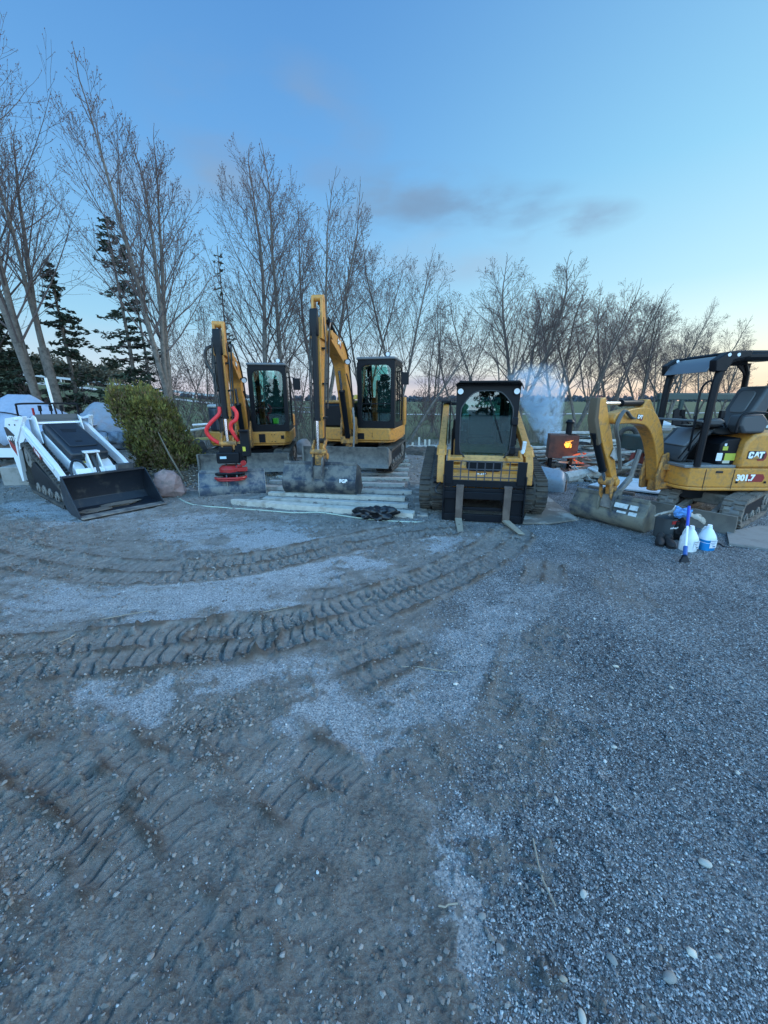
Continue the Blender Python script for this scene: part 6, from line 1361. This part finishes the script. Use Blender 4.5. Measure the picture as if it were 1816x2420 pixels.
scraps('board_scatter', 22, 440, 560, 10.8, 12.4, .25, 24, 'scattered boards behind the smaller excavator', (.4, 1.6))

# ---------------- trees and plants ----------------
class Fast:      # fast tapered-tube collector
    def __init__(s): s.V = []; s.F = []; s.n = 0
    def tube(s, pts, rs, n):
        m = len(pts); P_ = np.array([tuple(p) for p in pts]); d = np.gradient(P_, axis=0); d /= np.linalg.norm(d, axis=1)[:, None]+1e-9
        ref = np.array([0.31, .17, .93]) if abs(d[0][2]) < .9 else np.array([1., 0, 0])
        a = ref[None]-d*(d@ref)[:, None]; a /= np.linalg.norm(a, axis=1)[:, None]; b = np.cross(d, a)
        th = 2*np.pi*np.arange(n)/n; r = np.array(rs)[:, None, None]
        V = P_[:, None]+r*(a[:, None]*np.cos(th)[None, :, None]+b[:, None]*np.sin(th)[None, :, None])
        i = np.arange(m-1)[:, None]; k = np.arange(n)[None]
        F = np.stack([i*n+k, i*n+(k+1) % n, (i+1)*n+(k+1) % n, (i+1)*n+k], -1).reshape(-1, 4)
        s.V.append(V.reshape(-1, 3)); s.F.append(F+s.n); s.n += m*n
    def buds(s, C, r, rng):
        C = np.array(C); n = len(C)
        if n == 0: return
        b = np.array([(1,0,0),(0,1,0),(-1,0,0),(0,-1,0),(0,0,1.5),(0,0,-1.3)], float)*r
        V = C[:, None]+b[None]*(.6+.8*rng.random((n, 1, 1)))
        F = np.array([(0,1,4,4),(1,2,4,4),(2,3,4,4),(3,0,4,4),(1,0,5,5),(2,1,5,5),(3,2,5,5),(0,3,5,5)])
        s.V.append(V.reshape(-1, 3)); s.F.append((F[None]+(np.arange(n)*6)[:, None, None]+s.n).reshape(-1, 4)); s.n += n*6
    def quads(s, V4):   # (n,4,3)
        n = len(V4); s.V.append(V4.reshape(-1, 3)); s.F.append(np.arange(n*4).reshape(n, 4)+s.n); s.n += n*4
    def build(s, name, m, parent=None, smooth=True):
        V = np.concatenate(s.V); F = np.concatenate(s.F); tri = F[:, 2] == F[:, 3]
        me = bpy.data.meshes.new(name); me.vertices.add(len(V)); me.vertices.foreach_set('co', V.reshape(-1).astype(np.float32))
        lt = np.where(tri, 3, 4).astype(np.int32); ls = np.concatenate([[0], np.cumsum(lt)[:-1]]).astype(np.int32)
        mask = np.ones(F.shape, bool); mask[tri, 3] = False; loops = F[mask].astype(np.int32)
        me.loops.add(len(loops)); me.loops.foreach_set('vertex_index', loops); me.polygons.add(len(F)); me.polygons.foreach_set('loop_start', ls); me.polygons.foreach_set('loop_total', lt)
        me.polygons.foreach_set('use_smooth', np.full(len(F), smooth)); me.update(calc_edges=True); me.materials.append(m)
        return ob(name, me, parent)
def rv(rg, s=1): return Vector((rg.gauss(0, s), rg.gauss(0, s), rg.gauss(0, s)))
def grow(F, p, d, L, r, lv, rg, buds, dens, up=.10, maxlv=3, lean=None, wig=.10, an=(24, 46)):
    n = (9, 6, 4, 3)[lv]; pts = [p]; rs = [r]; q = p.copy(); dd = d.normalized(); tip = (.30, .22, .35, .6)[lv]
    for i in range(n):
        dd = (dd+rv(rg, wig*(1+.35*lv)/math.sqrt(n))+Vector((0, 0, up*(1 if lv else .6)/n*3))).normalized()
        q = q+dd*L/n; pts.append(q.copy()); rs.append(max(.003, r*(1-(1-tip)*(i+1)/n)))
    F[0 if lv == 0 else 1].tube(pts, rs, (9, 5, 3, 3)[lv])
    if lv >= maxlv:
        for k in range(rg.choice((1, 2, 3))): buds.append(tuple(pts[-1-rg.randrange(2)]+rv(rg, .012)))
        return
    nc = int(((15, 8, 5)[lv])*dens*(.85+.3*rg.random())); st = (.22, .18, .12)[lv]
    ph = rg.uniform(0, 6.28)
    for k in range(nc):
        f = st+(1-st)*((k+rg.random())/nc); x = f*n; i = min(int(x), n-1); base = pts[i].lerp(pts[i+1], x-i); ax = (pts[i+1]-pts[i]).normalized()
        ph += 2.4+rg.uniform(-.4, .4); o = ax.orthogonal().normalized(); o.rotate(Matrix.Rotation(ph, 3, ax))
        ang = R(rg.uniform(*an)); nd = (ax*math.cos(ang)+o*math.sin(ang)).normalized()
        cl = L*((.50, .48, .50)[lv])*(1.12-.72*f)*rg.uniform(.75, 1.2)
        grow(F, base, nd, max(cl, .18), max(.0035, rs[i]*(.36, .42, .6)[lv]), lv+1, rg, buds, dens, up, maxlv, None, wig, an)
    if lv < maxlv: grow(F, pts[-1], dd, L*.22, rs[-1], min(lv+2, maxlv), rg, buds, dens, up, maxlv, None, wig, an)
BUD = mat('reddish_buds', (.13, .075, .07), .9)
BARK2 = mat('young_bark', (.10, .082, .072), .95, dirt=(.05, .045, .04), dirt_amt=.4, dscale=8, var=.15)
def bare_tree(px, D, ptop, stems, seed, label, dens=1.0, r=.11, spread=.28, fork=.12, lean=0.0, name='bare_tree', budr=.0095, group='bare trees along the yard edge', wig=.10, offs=None, up=.10, an=(24, 46), hk=1.12):
    """ptop: photo row of the top; stems: number of leaders rising from a low fork"""
    rg = random.Random(seed); b0 = at(px, D); H = P(px, ptop, D).z; b0.z = -.05+(far_z(np.array([b0.x]), np.array([b0.y]))[0] if D > 24 else 0)
    H -= b0.z
    t = thing(name, label, 'tree', tuple(b0), 0, group); F = [Fast(), Fast()]; buds = []
    zf = H*fork; p = Vector((0, 0, 0)); q = Vector((lean*zf, 0, zf))
    if stems > 1: F[0].tube([p, p.lerp(q, .5)+rv(rg, .02), q], [r*1.25, r*1.05, r], 10)
    for k in range(stems):
        a = 2*math.pi*k/stems+rg.uniform(0, 1.2) if stems > 1 else 0
        s = spread*rg.uniform(.6, 1.3) if stems > 1 else .05
        d = Vector((lean+s*math.cos(a), s*math.sin(a)*.8, 1))
        if offs: d = Vector((offs[k], rg.uniform(-.15, .15), 1))
        L_ = (H-(zf if stems > 1 else 0))*rg.uniform(.88, 1.0)/hk
        grow(F, (q if stems > 1 else p)-Vector((0, 0, .02)), d, L_, r*(.72 if stems > 1 else 1)*rg.uniform(.75, 1), 0, rg, buds, dens, up, 3, None, wig)
    F[0].build('trunk', BARK, t); c = F[1].build('crown', TWIG, t)
    B = Fast(); B.buds(buds, budr, np.random.default_rng(seed)); B.build('buds', BUD, c, False)
    return t
S = 1.094
WIDE = dict(an=(30, 56), up=.05, wig=.15)
TR = [ # px, D, top row, stems, seed, label, kwargs
 (128, 11.2, 70, 3, 1, 'tall bare tree with several leaning trunks at the far left, behind the covered trailer', dict(dens=1.1, r=.15, lean=-.03, fork=.12, offs=[-.10, -.02, .05], hk=.92)),
 (166, 11.6, 190, 2, 2, 'slender bare tree just right of the leftmost one, forked low', dict(dens=1.0, r=.12, lean=-.02, offs=[-.04, .05], hk=1.2, fork=.35)),
 (30, 12.0, 220, 2, 15, 'partly hidden bare tree at the very left edge', dict(dens=.9, r=.12, offs=[-.12, .06], hk=1.2)),
 (424, 11.0, 160, 3, 3, 'tallest bare tree rising behind the green shrub, forked above the shrub', dict(dens=1.15, r=.125, fork=.17, lean=-.03, offs=[-.06, -.02, .03], up=.12, hk=1.24)),
 (634, 13.8, 330, 1, 4, 'straight bare tree behind the cab of the smaller excavator, left of a close pair', dict(dens=1.5, r=.13, up=.09, hk=1.06)),
 (668, 14.2, 430, 1, 5, 'bare tree behind the cab of the smaller excavator, right of a close pair', dict(dens=1.2, r=.11, lean=.04)),
 (772, 15.0, 445, 3, 6, 'bare multi-stemmed tree behind the stick of the taller excavator', dict(dens=1.2, r=.12, spread=.24, up=.08)),
 (938, 16.5, 540, 2, 7, 'bare tree behind the cab of the taller excavator', dict(dens=1.25, r=.11, spread=.34, an=(28, 52), up=.07)),
 (862, 17.0, 600, 2, 8, 'lower bare tree between stick and cab of the taller excavator', dict(dens=1.0, r=.09, spread=.26, up=.07)),
 (1138, 19.0, 655, 2, 9, 'bare tree behind the left half of the fork loader cab', dict(WIDE, dens=1.2, r=.10, spread=.50)),
 (1218, 18.5, 600, 3, 10, 'wide crowned bare tree behind the fork loader, tallest of the right row', dict(WIDE, dens=1.4, r=.15, spread=.55, fork=.16)),
 (1300, 20.0, 655, 3, 11, 'bare tree rising out of the smoke', dict(WIDE, dens=1.2, r=.12, spread=.42)),
 (1352, 17.5, 690, 3, 12, 'bare tree forked near the ground behind the stove chimney', dict(WIDE, dens=1.2, r=.10, spread=.42, fork=.08)),
 (1425, 21.0, 680, 3, 13, 'bare tree behind the stick of the small excavator', dict(WIDE, dens=1.2, r=.11, spread=.40)),
 (1490, 22.5, 705, 3, 14, 'bare tree behind the boom of the small excavator', dict(WIDE, dens=1.2, r=.11, spread=.42)),
 (1560, 24.0, 730, 3, 16, 'bare tree left of the canopy of the small excavator', dict(WIDE, dens=1.2, r=.11, spread=.42)),
 (1620, 25.0, 750, 3, 17, 'bare tree seen through the canopy frame of the small excavator', dict(WIDE, dens=1.2, r=.11, spread=.45)),
 (1675, 26.0, 800, 3, 18, 'lowest bare tree at the right end of the row', dict(WIDE, dens=1.1, r=.10, spread=.48)),
 (1075, 20.0, 690, 2, 19, 'bare tree left of the fork loader cab, leaning left', dict(WIDE, dens=1.1, r=.09, spread=.42, lean=-.08)),
 (965, 15.5, 735, 1, 20, 'slanting bare tree leaning right beside the cab of the taller excavator', dict(dens=1.0, r=.07, lean=.42, up=.03)),
 (440, 13.5, 800, 3, 21, 'small twiggy bare tree right of the green shrub', dict(WIDE, dens=.9, r=.05, spread=.35)),
 (505, 14.5, 720, 3, 22, 'small bare tree left of the smaller excavator stick', dict(dens=.9, r=.05, spread=.3)),
 (1180, 28.0, 700, 3, 31, 'background bare tree behind the wide crowned tree', dict(WIDE, dens=.75, r=.10, spread=.45)),
 (1385, 28.0, 705, 3, 33, 'background bare tree right of the stove chimney', dict(WIDE, dens=.75, r=.10, spread=.45)),
 (1530, 30.0, 745, 3, 35, 'background bare tree before the left canopy post', dict(WIDE, dens=.75, r=.10, spread=.45)),
 (1020, 22.0, 735, 3, 36, 'background bare tree between taller excavator and fork loader', dict(WIDE, dens=.75, r=.08, spread=.45)),
 (705, 16.5, 740, 3, 23, 'small bare tree right of the smaller excavator cab', dict(WIDE, dens=.9, r=.06, spread=.4)),
]
for px, D, tp_, st_, sd_, lb, kw in TR: bare_tree(px, D, tp_, st_, sd_, lb, **kw)
# low bare shrubs and dry undergrowth
for k, (px, D, tp_) in enumerate(((470, 15.5, 905), (560, 15.5, 915), (700, 16, 900), (745, 15.5, 930), (960, 17, 900), (1000, 16.5, 930), (1040, 17, 905), (1270, 17.0, 940), (1450, 17.5, 900), (170, 12.5, 880), (330, 13.5, 900))):
    names = ['right of the green shrub', 'left of the smaller excavator', 'right of the smaller excavator cab', 'between the two excavators', 'right of the taller excavator', 'left of the pale stakes', 'beside the fork loader arm', 'in the smoke behind the low lumber stack', 'behind the big lumber stack', 'behind the compact loader', 'behind the green shrub']
    bare_tree(px, D, tp_, 5, 100+k, 'low bare shrub with many thin stems '+names[k], dens=.55, r=.025, spread=.75, fork=.02, name='bare_shrub', budr=.012, group='bare shrubs at the field edge')['category'] = 'shrub'
def undergrowth():
    rg = np.random.default_rng(3); n = 14000; Y = rg.uniform(14.2, 21, n); X = rg.uniform(-1, 1, n)*(Y*1.02)+.5; keep = vnoise(X*.9, Y*.9, 5) > .36; X, Y = X[keep], Y[keep]; n = len(X)
    h = rg.uniform(.15, .75, n)*(.4+vnoise(X*.5, Y*.5, 9)); ax = rg.normal(0, .30, n)*h; ay = rg.normal(0, .3, n)*h; w = .006+.006*rg.random(n)
    th = rg.random(n)*3.14; cx, sx = np.cos(th)*w, np.sin(th)*w; z0 = np.full(n, -.1)
    V = np.stack([np.stack([X-cx, Y-sx, z0], -1), np.stack([X+cx, Y+sx, z0], -1), np.stack([X+ax+cx*.3, Y+ay+sx*.3, h], -1), np.stack([X+ax-cx*.3, Y+ay-sx*.3, h], -1)], 1)
    F = Fast(); F.quads(V); tag(F.build('undergrowth', mat('dry_stems', (.17, .145, .115), .95, var=.3, dscale=1)), 'dry grey brown stems and weeds along the field edge', None, kind='stuff')
undergrowth()
# spruces: trunk, drooping boughs of needle tufts with gaps
NEED = mat('spruce_needles', (.030, .045, .026), .85, var=.35, dscale=2)
NEED2 = mat('spruce_needles_brown', (.06, .045, .032), .9, var=.35, dscale=2)
def spruce(px, D, ptop, seed, label, dens=1.0, width=.22, r=.09, bare=.25, gap=.35, nm=None, name='spruce', zb=0.0):
    rg = random.Random(seed); nr = np.random.default_rng(seed); b0 = at(px, D); b0.z = zb-.05; H = P(px, ptop, D).z-b0.z
    t = thing(name, label, 'spruce tree', tuple(b0), rg.random()*6, 'spruces behind the yard'); F = [Fast(), Fast()]
    F[0].tube([Vector((0, 0, 0)), Vector((rg.uniform(-.1, .1), 0, H*.5)), Vector((0, 0, H))], [r, r*.65, .012], 8)
    Q = []; z = H*bare
    while z < H*.985:
        f = 1-z/H; nb = rg.choice((3, 4, 5)); 
        for k in range(nb):
            if rg.random() < gap*(.4+f): continue
            a = rg.random()*6.283; L_ = H*width*(f**.8)*rg.uniform(.5, 1.15)+.12; dr = rg.uniform(-.25, .12); pts = []
            for j in range(6):
                s = j/5; pts.append(Vector((math.cos(a)*L_*s, math.sin(a)*L_*s, z+L_*(dr*s-.12*s*s+.16*s**4))))
            F[1].tube(pts, [.018*f+.006]*3+[.009*f+.004]*3, 3)
            nt = int((26+60*f)*dens*L_)+int(8*min(1, dens*3))+1
            s = nr.random(nt)**.75; i = np.minimum((s*5).astype(int), 4); A = np.array([tuple(p) for p in pts]); c = A[i]+(A[i+1]-A[i])*(s*5-i)[:, None]
            side = nr.normal(0, .13, nt)*L_*(.35+.65*(1-s)); c = c+np.stack([-math.sin(a)*side, math.cos(a)*side, nr.normal(0, .03, nt)-.05*np.abs(side)], -1)
            Q.append(c)
        z += H*rg.uniform(.018, .034)
    C = np.concatenate(Q); n = len(C); sz = .05+.05*nr.random(n); sz *= max(.7, D/14)
    u = nr.normal(0, 1, (n, 3)); u[:, 2] *= .35; u /= np.linalg.norm(u, axis=1)[:, None]; v = np.cross(u, nr.normal(0, 1, (n, 3))); v /= np.linalg.norm(v, axis=1)[:, None]
    u = u*sz[:, None]*1.25; v = v*sz[:, None]*.42
    N = Fast(); N.quads(np.stack([C-u-v*.4, C-v, C+u, C+v], 1)); F[0].build('trunk', BARK, t); cr = F[1].build('boughs', TWIG, t); N.build('needles', nm or NEED, cr, False)
    return t
spruce(346, 12.8, 500, 1, 'sparse spruce behind the tallest bare tree', .62, .19, .08, .10, .42)
spruce(380, 13.2, 560, 2, 'second sparse spruce close to the right of the first, trunk bare below', .4, .15, .06, .25, .62)
spruce(212, 13.0, 612, 3, 'spruce at the left behind the slender bare tree', .8, .20, .09, .05, .40)
spruce(15, 11.5, 640, 4, 'dark spruce at the left edge above the covered trailer', 1.3, .30, .10, .04, .15)
spruce(70, 14.0, 700, 5, 'dark spruce between the two leftmost bare trees', 1.3, .34, .10, .04, .15)
spruce(566, 14.8, 580, 6, 'thin almost bare spruce trunk behind the smaller excavator stick', .07, .07, .05, .25, .80)
spruce(1786, 32.0, 862, 7, 'dense young spruce at the right edge beyond the canopy', 1.6, .24, .12, .02, .05)
spruce(-30, 13.0, 720, 8, 'dark spruce partly cut by the left edge of the photo', 1.2, .34, .10, .04, .15)
# the cedar shrub leaning over the soil mound
def cedar():
    rg = np.random.default_rng(4); base = Vector((-4.82, 8.75, .15))
    t = thing('cedar_shrub', 'dense green cedar shrub leaning beside the pink boulder', 'shrub', tuple(base), 0)
    F = Fast(); pr = random.Random(3)
    for k in range(9): F.tube([Vector((pr.uniform(-.5, .5), pr.uniform(-.1, .1), -.1)), Vector((pr.uniform(-.8, .4), pr.uniform(-.3, .3), .8)), Vector((-.45+pr.uniform(-.6, .7), pr.uniform(-.4, .4), 1.6))], [.03, .02, .006], 5)
    F.tube([Vector((.52, -.62, -.08)), Vector((.28, -.60, .45)), Vector((.05, -.5, .95))], [.022, .018, .008], 6)
    F.build('trunk', mat('cedar_stem', (.17, .15, .12), .9), t)
    # lumpy volume built from overlapping upright plumes
    plum = []
    for k in range(230):
        a = pr.random()*6.283; q = math.sqrt(pr.random()); x = math.cos(a)*q; y = math.sin(a)*q
        h = pr.random(); cx = -.22+.70*x*(1-.10*h)-(h-.4)*.50; cy = .50*y; cz = .12+h*(1.72-.30*abs(x+.25)-.10*abs(y))+ .0
        plum.append((cx, cy, cz, pr.uniform(.14, .26)))
    C = []; S_ = []; A = []
    for cx, cy, cz, s in plum:
        n = 170; d = rg.normal(0, 1, (n, 3)); d /= np.linalg.norm(d, axis=1)[:, None]; rr = s*(.55+.5*rg.random(n))[:, None]
        C.append(np.array([cx, cy, cz])+d*rr*np.array([.75, .75, 1.15])); A.append(d)
    C = np.concatenate(C); A = np.concatenate(A); k = C[:, 2] > .0; C, A = C[k], A[k]; n = len(C); sz = .016+.020*rg.random(n)
    up = np.array([0, 0, 1.])+A*.7+rg.normal(0, .25, (n, 3)); up /= np.linalg.norm(up, axis=1)[:, None]; v = np.cross(up, rg.normal(0, 1, (n, 3))); v /= np.linalg.norm(v, axis=1)[:, None]
    V = np.stack([C-up*sz[:, None]*1.3, C+v*sz[:, None]*.6, C+up*sz[:, None]*1.5, C-v*sz[:, None]*.6], 1); m = rg.random(n)
    g = np.array([vnoise(C[:, 0]*3.1, C[:, 2]*3.1+C[:, 1]*2, 7)]).ravel()+.25*rg.normal(0, 1, n)
    cols = [((.185, .165, .035), 'cedar_leaf_light'), ((.105, .10, .026), 'cedar_leaf'), ((.15, .10, .05), 'cedar_leaf_brown')]
    sel = [g > .58, (g <= .58) & (g > .22), g <= .22]
    for (c, nm), s in zip(cols, sel):
        if s.any(): N = Fast(); N.quads(V[s]); N.build('foliage', mat(nm, c, .8, var=.25, dscale=3), t, False)
cedar()
# leaf litter, twigs
def litter():
    rg = np.random.default_rng(9); n = 5200
    X = np.concatenate([rg.normal(-4.4, 1.1, n), rg.normal(5, 3.0, n//2), rg.normal(-2.6, 1.6, n//3)]); Y = np.concatenate([rg.normal(8.9, .8, n), rg.normal(10.5, 1.6, n//2), rg.normal(10.6, 1.2, n//3)])
    k = (Y > 7.2) & (Y < 15) ; X, Y = X[k], Y[k]; n = len(X)
    z = ground_fields(X[None], Y[None])[0][0]; md = np.clip(1-((X+5.0)/1.3)**2-((Y-9.1)/1.1)**2, 0, 1)*.34; z = z+np.sqrt(md)*.5*1.05+.015+.03*rg.random(n)
    C = np.stack([X, Y, z], -1); u = rg.normal(0, 1, (n, 3)); u[:, 2] *= .4; u /= np.linalg.norm(u, axis=1)[:, None]; v = np.cross(u, rg.normal(0, 1, (n, 3))); v /= np.linalg.norm(v, axis=1)[:, None]
    s = rg.uniform(.012, .045, n)[:, None]; w = rg.uniform(.004, .022, n)[:, None]
    for nm, c, sel in (('leaf_litter', (.20, .15, .10), slice(0, None, 2)), ('twig_litter', (.30, .27, .23), slice(1, None, 2))):
        N = Fast(); N.quads(np.stack([C-u*s, C-v*w, C+u*s, C+v*w], 1)[sel]); tag(N.build(nm, mat(nm, c, .95, var=.3), None, False), {'leaf_litter': 'dead brown leaves strewn over the soil at the back of the yard', 'twig_litter': 'pale broken twigs strewn over the soil at the back of the yard'}[nm], None, kind='stuff')
litter()
m = MB(); rg = random.Random(5)
for k, (px, py, a, L_) in enumerate(((300, 1462, .4, .35), (640, 1448, .35, .28), (1015, 1582, -.15, .35), (1280, 2060, 1.6, .20), (1060, 2155, .1, .06), (870, 1415, .9, .12), (160, 1512, 1.2, .12))):
    p = G(px, py); z = gz(p); d = Vector((math.cos(a), math.sin(a), 0)); m = MB(); m.tube([Vector((p.x, p.y, z+.008))+d*L_*q+Vector((rg.uniform(-.01, .01), rg.uniform(-.01, .01), .004)) for q in (-.5, -.2, .1, .5)], .0035, 5)
    tag(m.build('twig', mat('pale_twig', (.28, .25, .2), .9)), ['twig lying on the pale gravel between the two track marks, left', 'dark twig lying below the nearer track mark', 'long thin twig on the gravel right of the middle', 'twig on the gravel near the bottom right', 'tiny pale twig near the bottom middle', 'short pale twig on the nearer track mark', 'pale straw standing on the mud at the left'][k], 'twig', 'twigs on the yard')
# far country: road, guard rail, fields, wood, barn
def far_strip(name, pts, w, z, m):
    mb = MB(); A = [Vector(p) for p in pts]; vs = []
    for i, p in enumerate(A):
        d = (A[min(i+1, len(A)-1)]-A[max(i-1, 0)]).normalized(); nrm = Vector((-d.y, d.x, 0))*w/2
        for q in (p+nrm, p-nrm): vs.append((q.x, q.y, float(far_z(np.array([q.x]), np.array([q.y]))[0])+z))
    mb.add(vs, [(2*i, 2*i+1, 2*i+3, 2*i+2) for i in range(len(A)-1)]); return ob(name, mb.build(name, m).data, kind='structure') if False else mb.build(name, m, kind='structure')
PALE = mat('pale_track', (.38, .37, .34), .9)
far_strip('farm_track', [(-90+10*k, 50+.03*(10*k)+2*math.sin(k*.5), 0) for k in range(0, 19)], 2.2, .06, PALE)
far_strip('road', [(-95+8*k, 66+.05*8*k, 0) for k in range(0, 12)], 7, .08, mat('asphalt_far', (.16, .16, .165), .9))
t = thing('guard_rail', 'long pale guard rail along the distant road at the left', 'guard rail', (0, 0, 0), 0); m = MB(); pp = MB()
gp = [Vector((-95+4*k, 62+.05*4*k, 0)) for k in range(0, 20)]
for q in gp: q.z = float(far_z(np.array([q.x]), np.array([q.y]))[0])
for a, b in zip(gp, gp[1:]): m.bar(a+Vector((0, 0, .75)), b+Vector((0, 0, .75)), .08, .32)
m.build('rail', mat('galvanised', (.42, .44, .46), .5), t)
for q in gp: 
    pp = MB(); pp.bar(q-Vector((0, 0, .2)), q+Vector((0, 0, .8)), .12, .12, (0, 1, 0)); pp.build('post', mat('galvanised', (0, 0, 0)), t)
def far_wood(name, n, x0, x1, D0, D1, h0, h1, seed, label, col, tcol):
    rg = np.random.default_rng(seed); F = Fast(); T_ = Fast()
    for k in range(n):
        D = rg.uniform(D0, D1); x = rg.uniform(x0, x1)*D; z = float(far_z(np.array([x]), np.array([D]))[0]); h = rg.uniform(h0, h1)
        T_.tube([Vector((x, D, z-.5)), Vector((x+rg.normal(0, .2), D, z+h*.8))], [.16, .06], 4)
        m = 200; c = rg.normal(0, 1, (m, 3)); c /= np.linalg.norm(c, axis=1)[:, None]; c *= rg.random((m, 1))**.4; C = np.array([x, D, z+h*.62])+c*np.array([h*.24, h*.24, h*.42])
        u = rg.normal(0, 1, (m, 3)); u /= np.linalg.norm(u, axis=1)[:, None]; v = np.cross(u, rg.normal(0, 1, (m, 3))); v /= np.linalg.norm(v, axis=1)[:, None]; s = (D/90)*.30
        F.quads(np.stack([C-u*s, C-v*s*.7, C+u*s, C+v*s*.7], 1))
    a = F.build(name, mat(name+'_leaf', col, .9, var=.4, dscale=.2), None, False); tag(a, label, None, kind='stuff'); T_.build(name+'_trunks', mat(name+'_trunk', tcol, .9), a)
far_wood('far_wood', 110, -1.02, -.64, 80, 110, 4, 7.5, 5, 'far brown and dark green wood beyond the road at the left', (.07, .065, .045), (.26, .23, .19))
far_wood('horizon_wood', 520, -.9, 1.0, 330, 420, 3.0, 5.5, 6, 'low bluish belt of woodland along the horizon', (.10, .125, .16), (.10, .12, .14))  # distance haze is mixed into these bluish leaf and trunk colours
t = thing('barn', 'tiny distant farm building with a red roof on the horizon', 'barn', tuple(at(1392, 150)), .2)
m = MB(); m.box((0, 0, .8), (5, 4, 2.4)); m.build('wall', WHT, t); m = MB(); m.xz([(-2.8, 1.9), (2.8, 1.9), (0, 3.0)], -2.2, 2.2); m.build('roof', mat('barn_red', (.4, .06, .05), .7), t)
# smoke rising from behind the stove
def smoke():
    c = P(1280, 985, 11.9); b = MB(); b.blob((0, 0, 0), (2.5, 1.5, 3.4), 4, .12, 24, 16, 1.2); o = b.build('smoke', None) if False else None
    me = bpy.data.meshes.new('smoke'); me.from_pydata(b.v, [], b.f); o = ob('smoke', me); o.location = (c.x, c.y, c.z+.55)
    m = bpy.data.materials.new('smoke'); m.use_nodes = True; nt = m.node_tree; L = nt.links.new; nt.nodes.clear()
    out = NL(nt, 'ShaderNodeOutputMaterial'); v = NL(nt, 'ShaderNodeVolumePrincipled'); L(v.outputs[0], out.inputs['Volume']); v.inputs['Color'].default_value = (.60, .82, 1, 1); v.inputs['Anisotropy'].default_value = .2
    tc = NL(nt, 'ShaderNodeTexCoord'); n = NL(nt, 'ShaderNodeTexNoise'); L(tc.outputs['Object'], n.inputs[0]); n.inputs['Scale'].default_value = 2.4; n.inputs['Detail'].default_value = 7; n.inputs['Roughness'].default_value = .66; n.inputs['Distortion'].default_value = 1.2
    mr = NL(nt, 'ShaderNodeMapRange', interpolation_type='SMOOTHSTEP'); L(n.outputs[0], mr.inputs[0]); mr.inputs[1].default_value = .44; mr.inputs[2].default_value = .66
    sp = NL(nt, 'ShaderNodeSeparateXYZ'); L(tc.outputs['Object'], sp.inputs[0])
    def M(op, a, c_, cl=False):
        q = NL(nt, 'ShaderNodeMath', operation=op); q.use_clamp = cl
        for i, x in enumerate((a, c_)):
            if isinstance(x, (int, float)): q.inputs[i].default_value = x
            else: L(x, q.inputs[i])
        return q.outputs[0]
    # plume: narrow at the foot, fading at the top and sides
    zz = M('ADD', sp.outputs[2], 1.55); wid = M('ADD', .18, M('MULTIPLY', zz, .36))
    wid = M('MINIMUM', wid, .95); cx = M('SUBTRACT', sp.outputs[0], M('MULTIPLY', M('SUBTRACT', 1.3, zz), .30)); rx = M('DIVIDE', cx, wid); ry = M('DIVIDE', sp.outputs[1], .6)
    rad = M('SUBTRACT', 1.0, M('ADD', M('MULTIPLY', rx, rx), M('MULTIPLY', ry, ry)), True)
    top = NL(nt, 'ShaderNodeMapRange', interpolation_type='SMOOTHSTEP'); L(zz, top.inputs[0]); top.inputs[1].default_value = 2.6; top.inputs[2].default_value = .9
    topv = M('ADD', M('MULTIPLY', top.outputs[0], 1.0), .0)
    bot = NL(nt, 'ShaderNodeMapRange'); L(zz, bot.inputs[0]); bot.inputs[1].default_value = .0; bot.inputs[2].default_value = .25
    dn = M('MULTIPLY', M('MULTIPLY', M('MULTIPLY', rad, mr.outputs[0]), M('MULTIPLY', topv, bot.outputs[0])), 30.0)
    L(dn, v.inputs['Density']); me.materials.append(m); m.cycles.volume_step_rate = 1 if hasattr(m.cycles, 'volume_step_rate') else 1
    tag(o, 'bluish smoke drifting up behind the stove and the fork loader', None, kind='stuff')
smoke()
# the spruces on the far side of the yard, behind the camera: they show in the cab glass
def wood_behind():
    rg = np.random.default_rng(2); F = Fast(); T_ = Fast()
    for k in range(34):
        x = -27+1.6*k+rg.uniform(-.8, .8); y = -rg.uniform(30, 38); h = rg.uniform(2.6, 5.0) if k % 3 else rg.uniform(6, 8.5)
        T_.tube([Vector((x, y, -.2)), Vector((x, y, h))], [.12, .02], 5)
        m = 900; q = rg.random(m)**.7; zz = h*(1-q*.96); r = q*h*.26*(.5+.6*rg.random(m))*(.75+.25*np.sin(zz*7)); a = rg.random(m)*6.283
        C = np.stack([x+r*np.cos(a), y+r*np.sin(a), zz-.1*r], -1); u = rg.normal(0, 1, (m, 3)); u /= np.linalg.norm(u, axis=1)[:, None]; v = np.cross(u, rg.normal(0, 1, (m, 3))); v /= np.linalg.norm(v, axis=1)[:, None]
        F.quads(np.stack([C-u*.24, C-v*.15, C+u*.24, C+v*.15], 1))
    a = F.build('wood_behind', NEED, None, False); tag(a, 'dark spruce wood across the yard mirrored in the cab glass', None, kind='stuff'); T_.build('wood_trunks', BARK, a)
wood_behind()
sc.cycles.volume_step_rate = 2.0; sc.cycles.volume_max_steps = 64
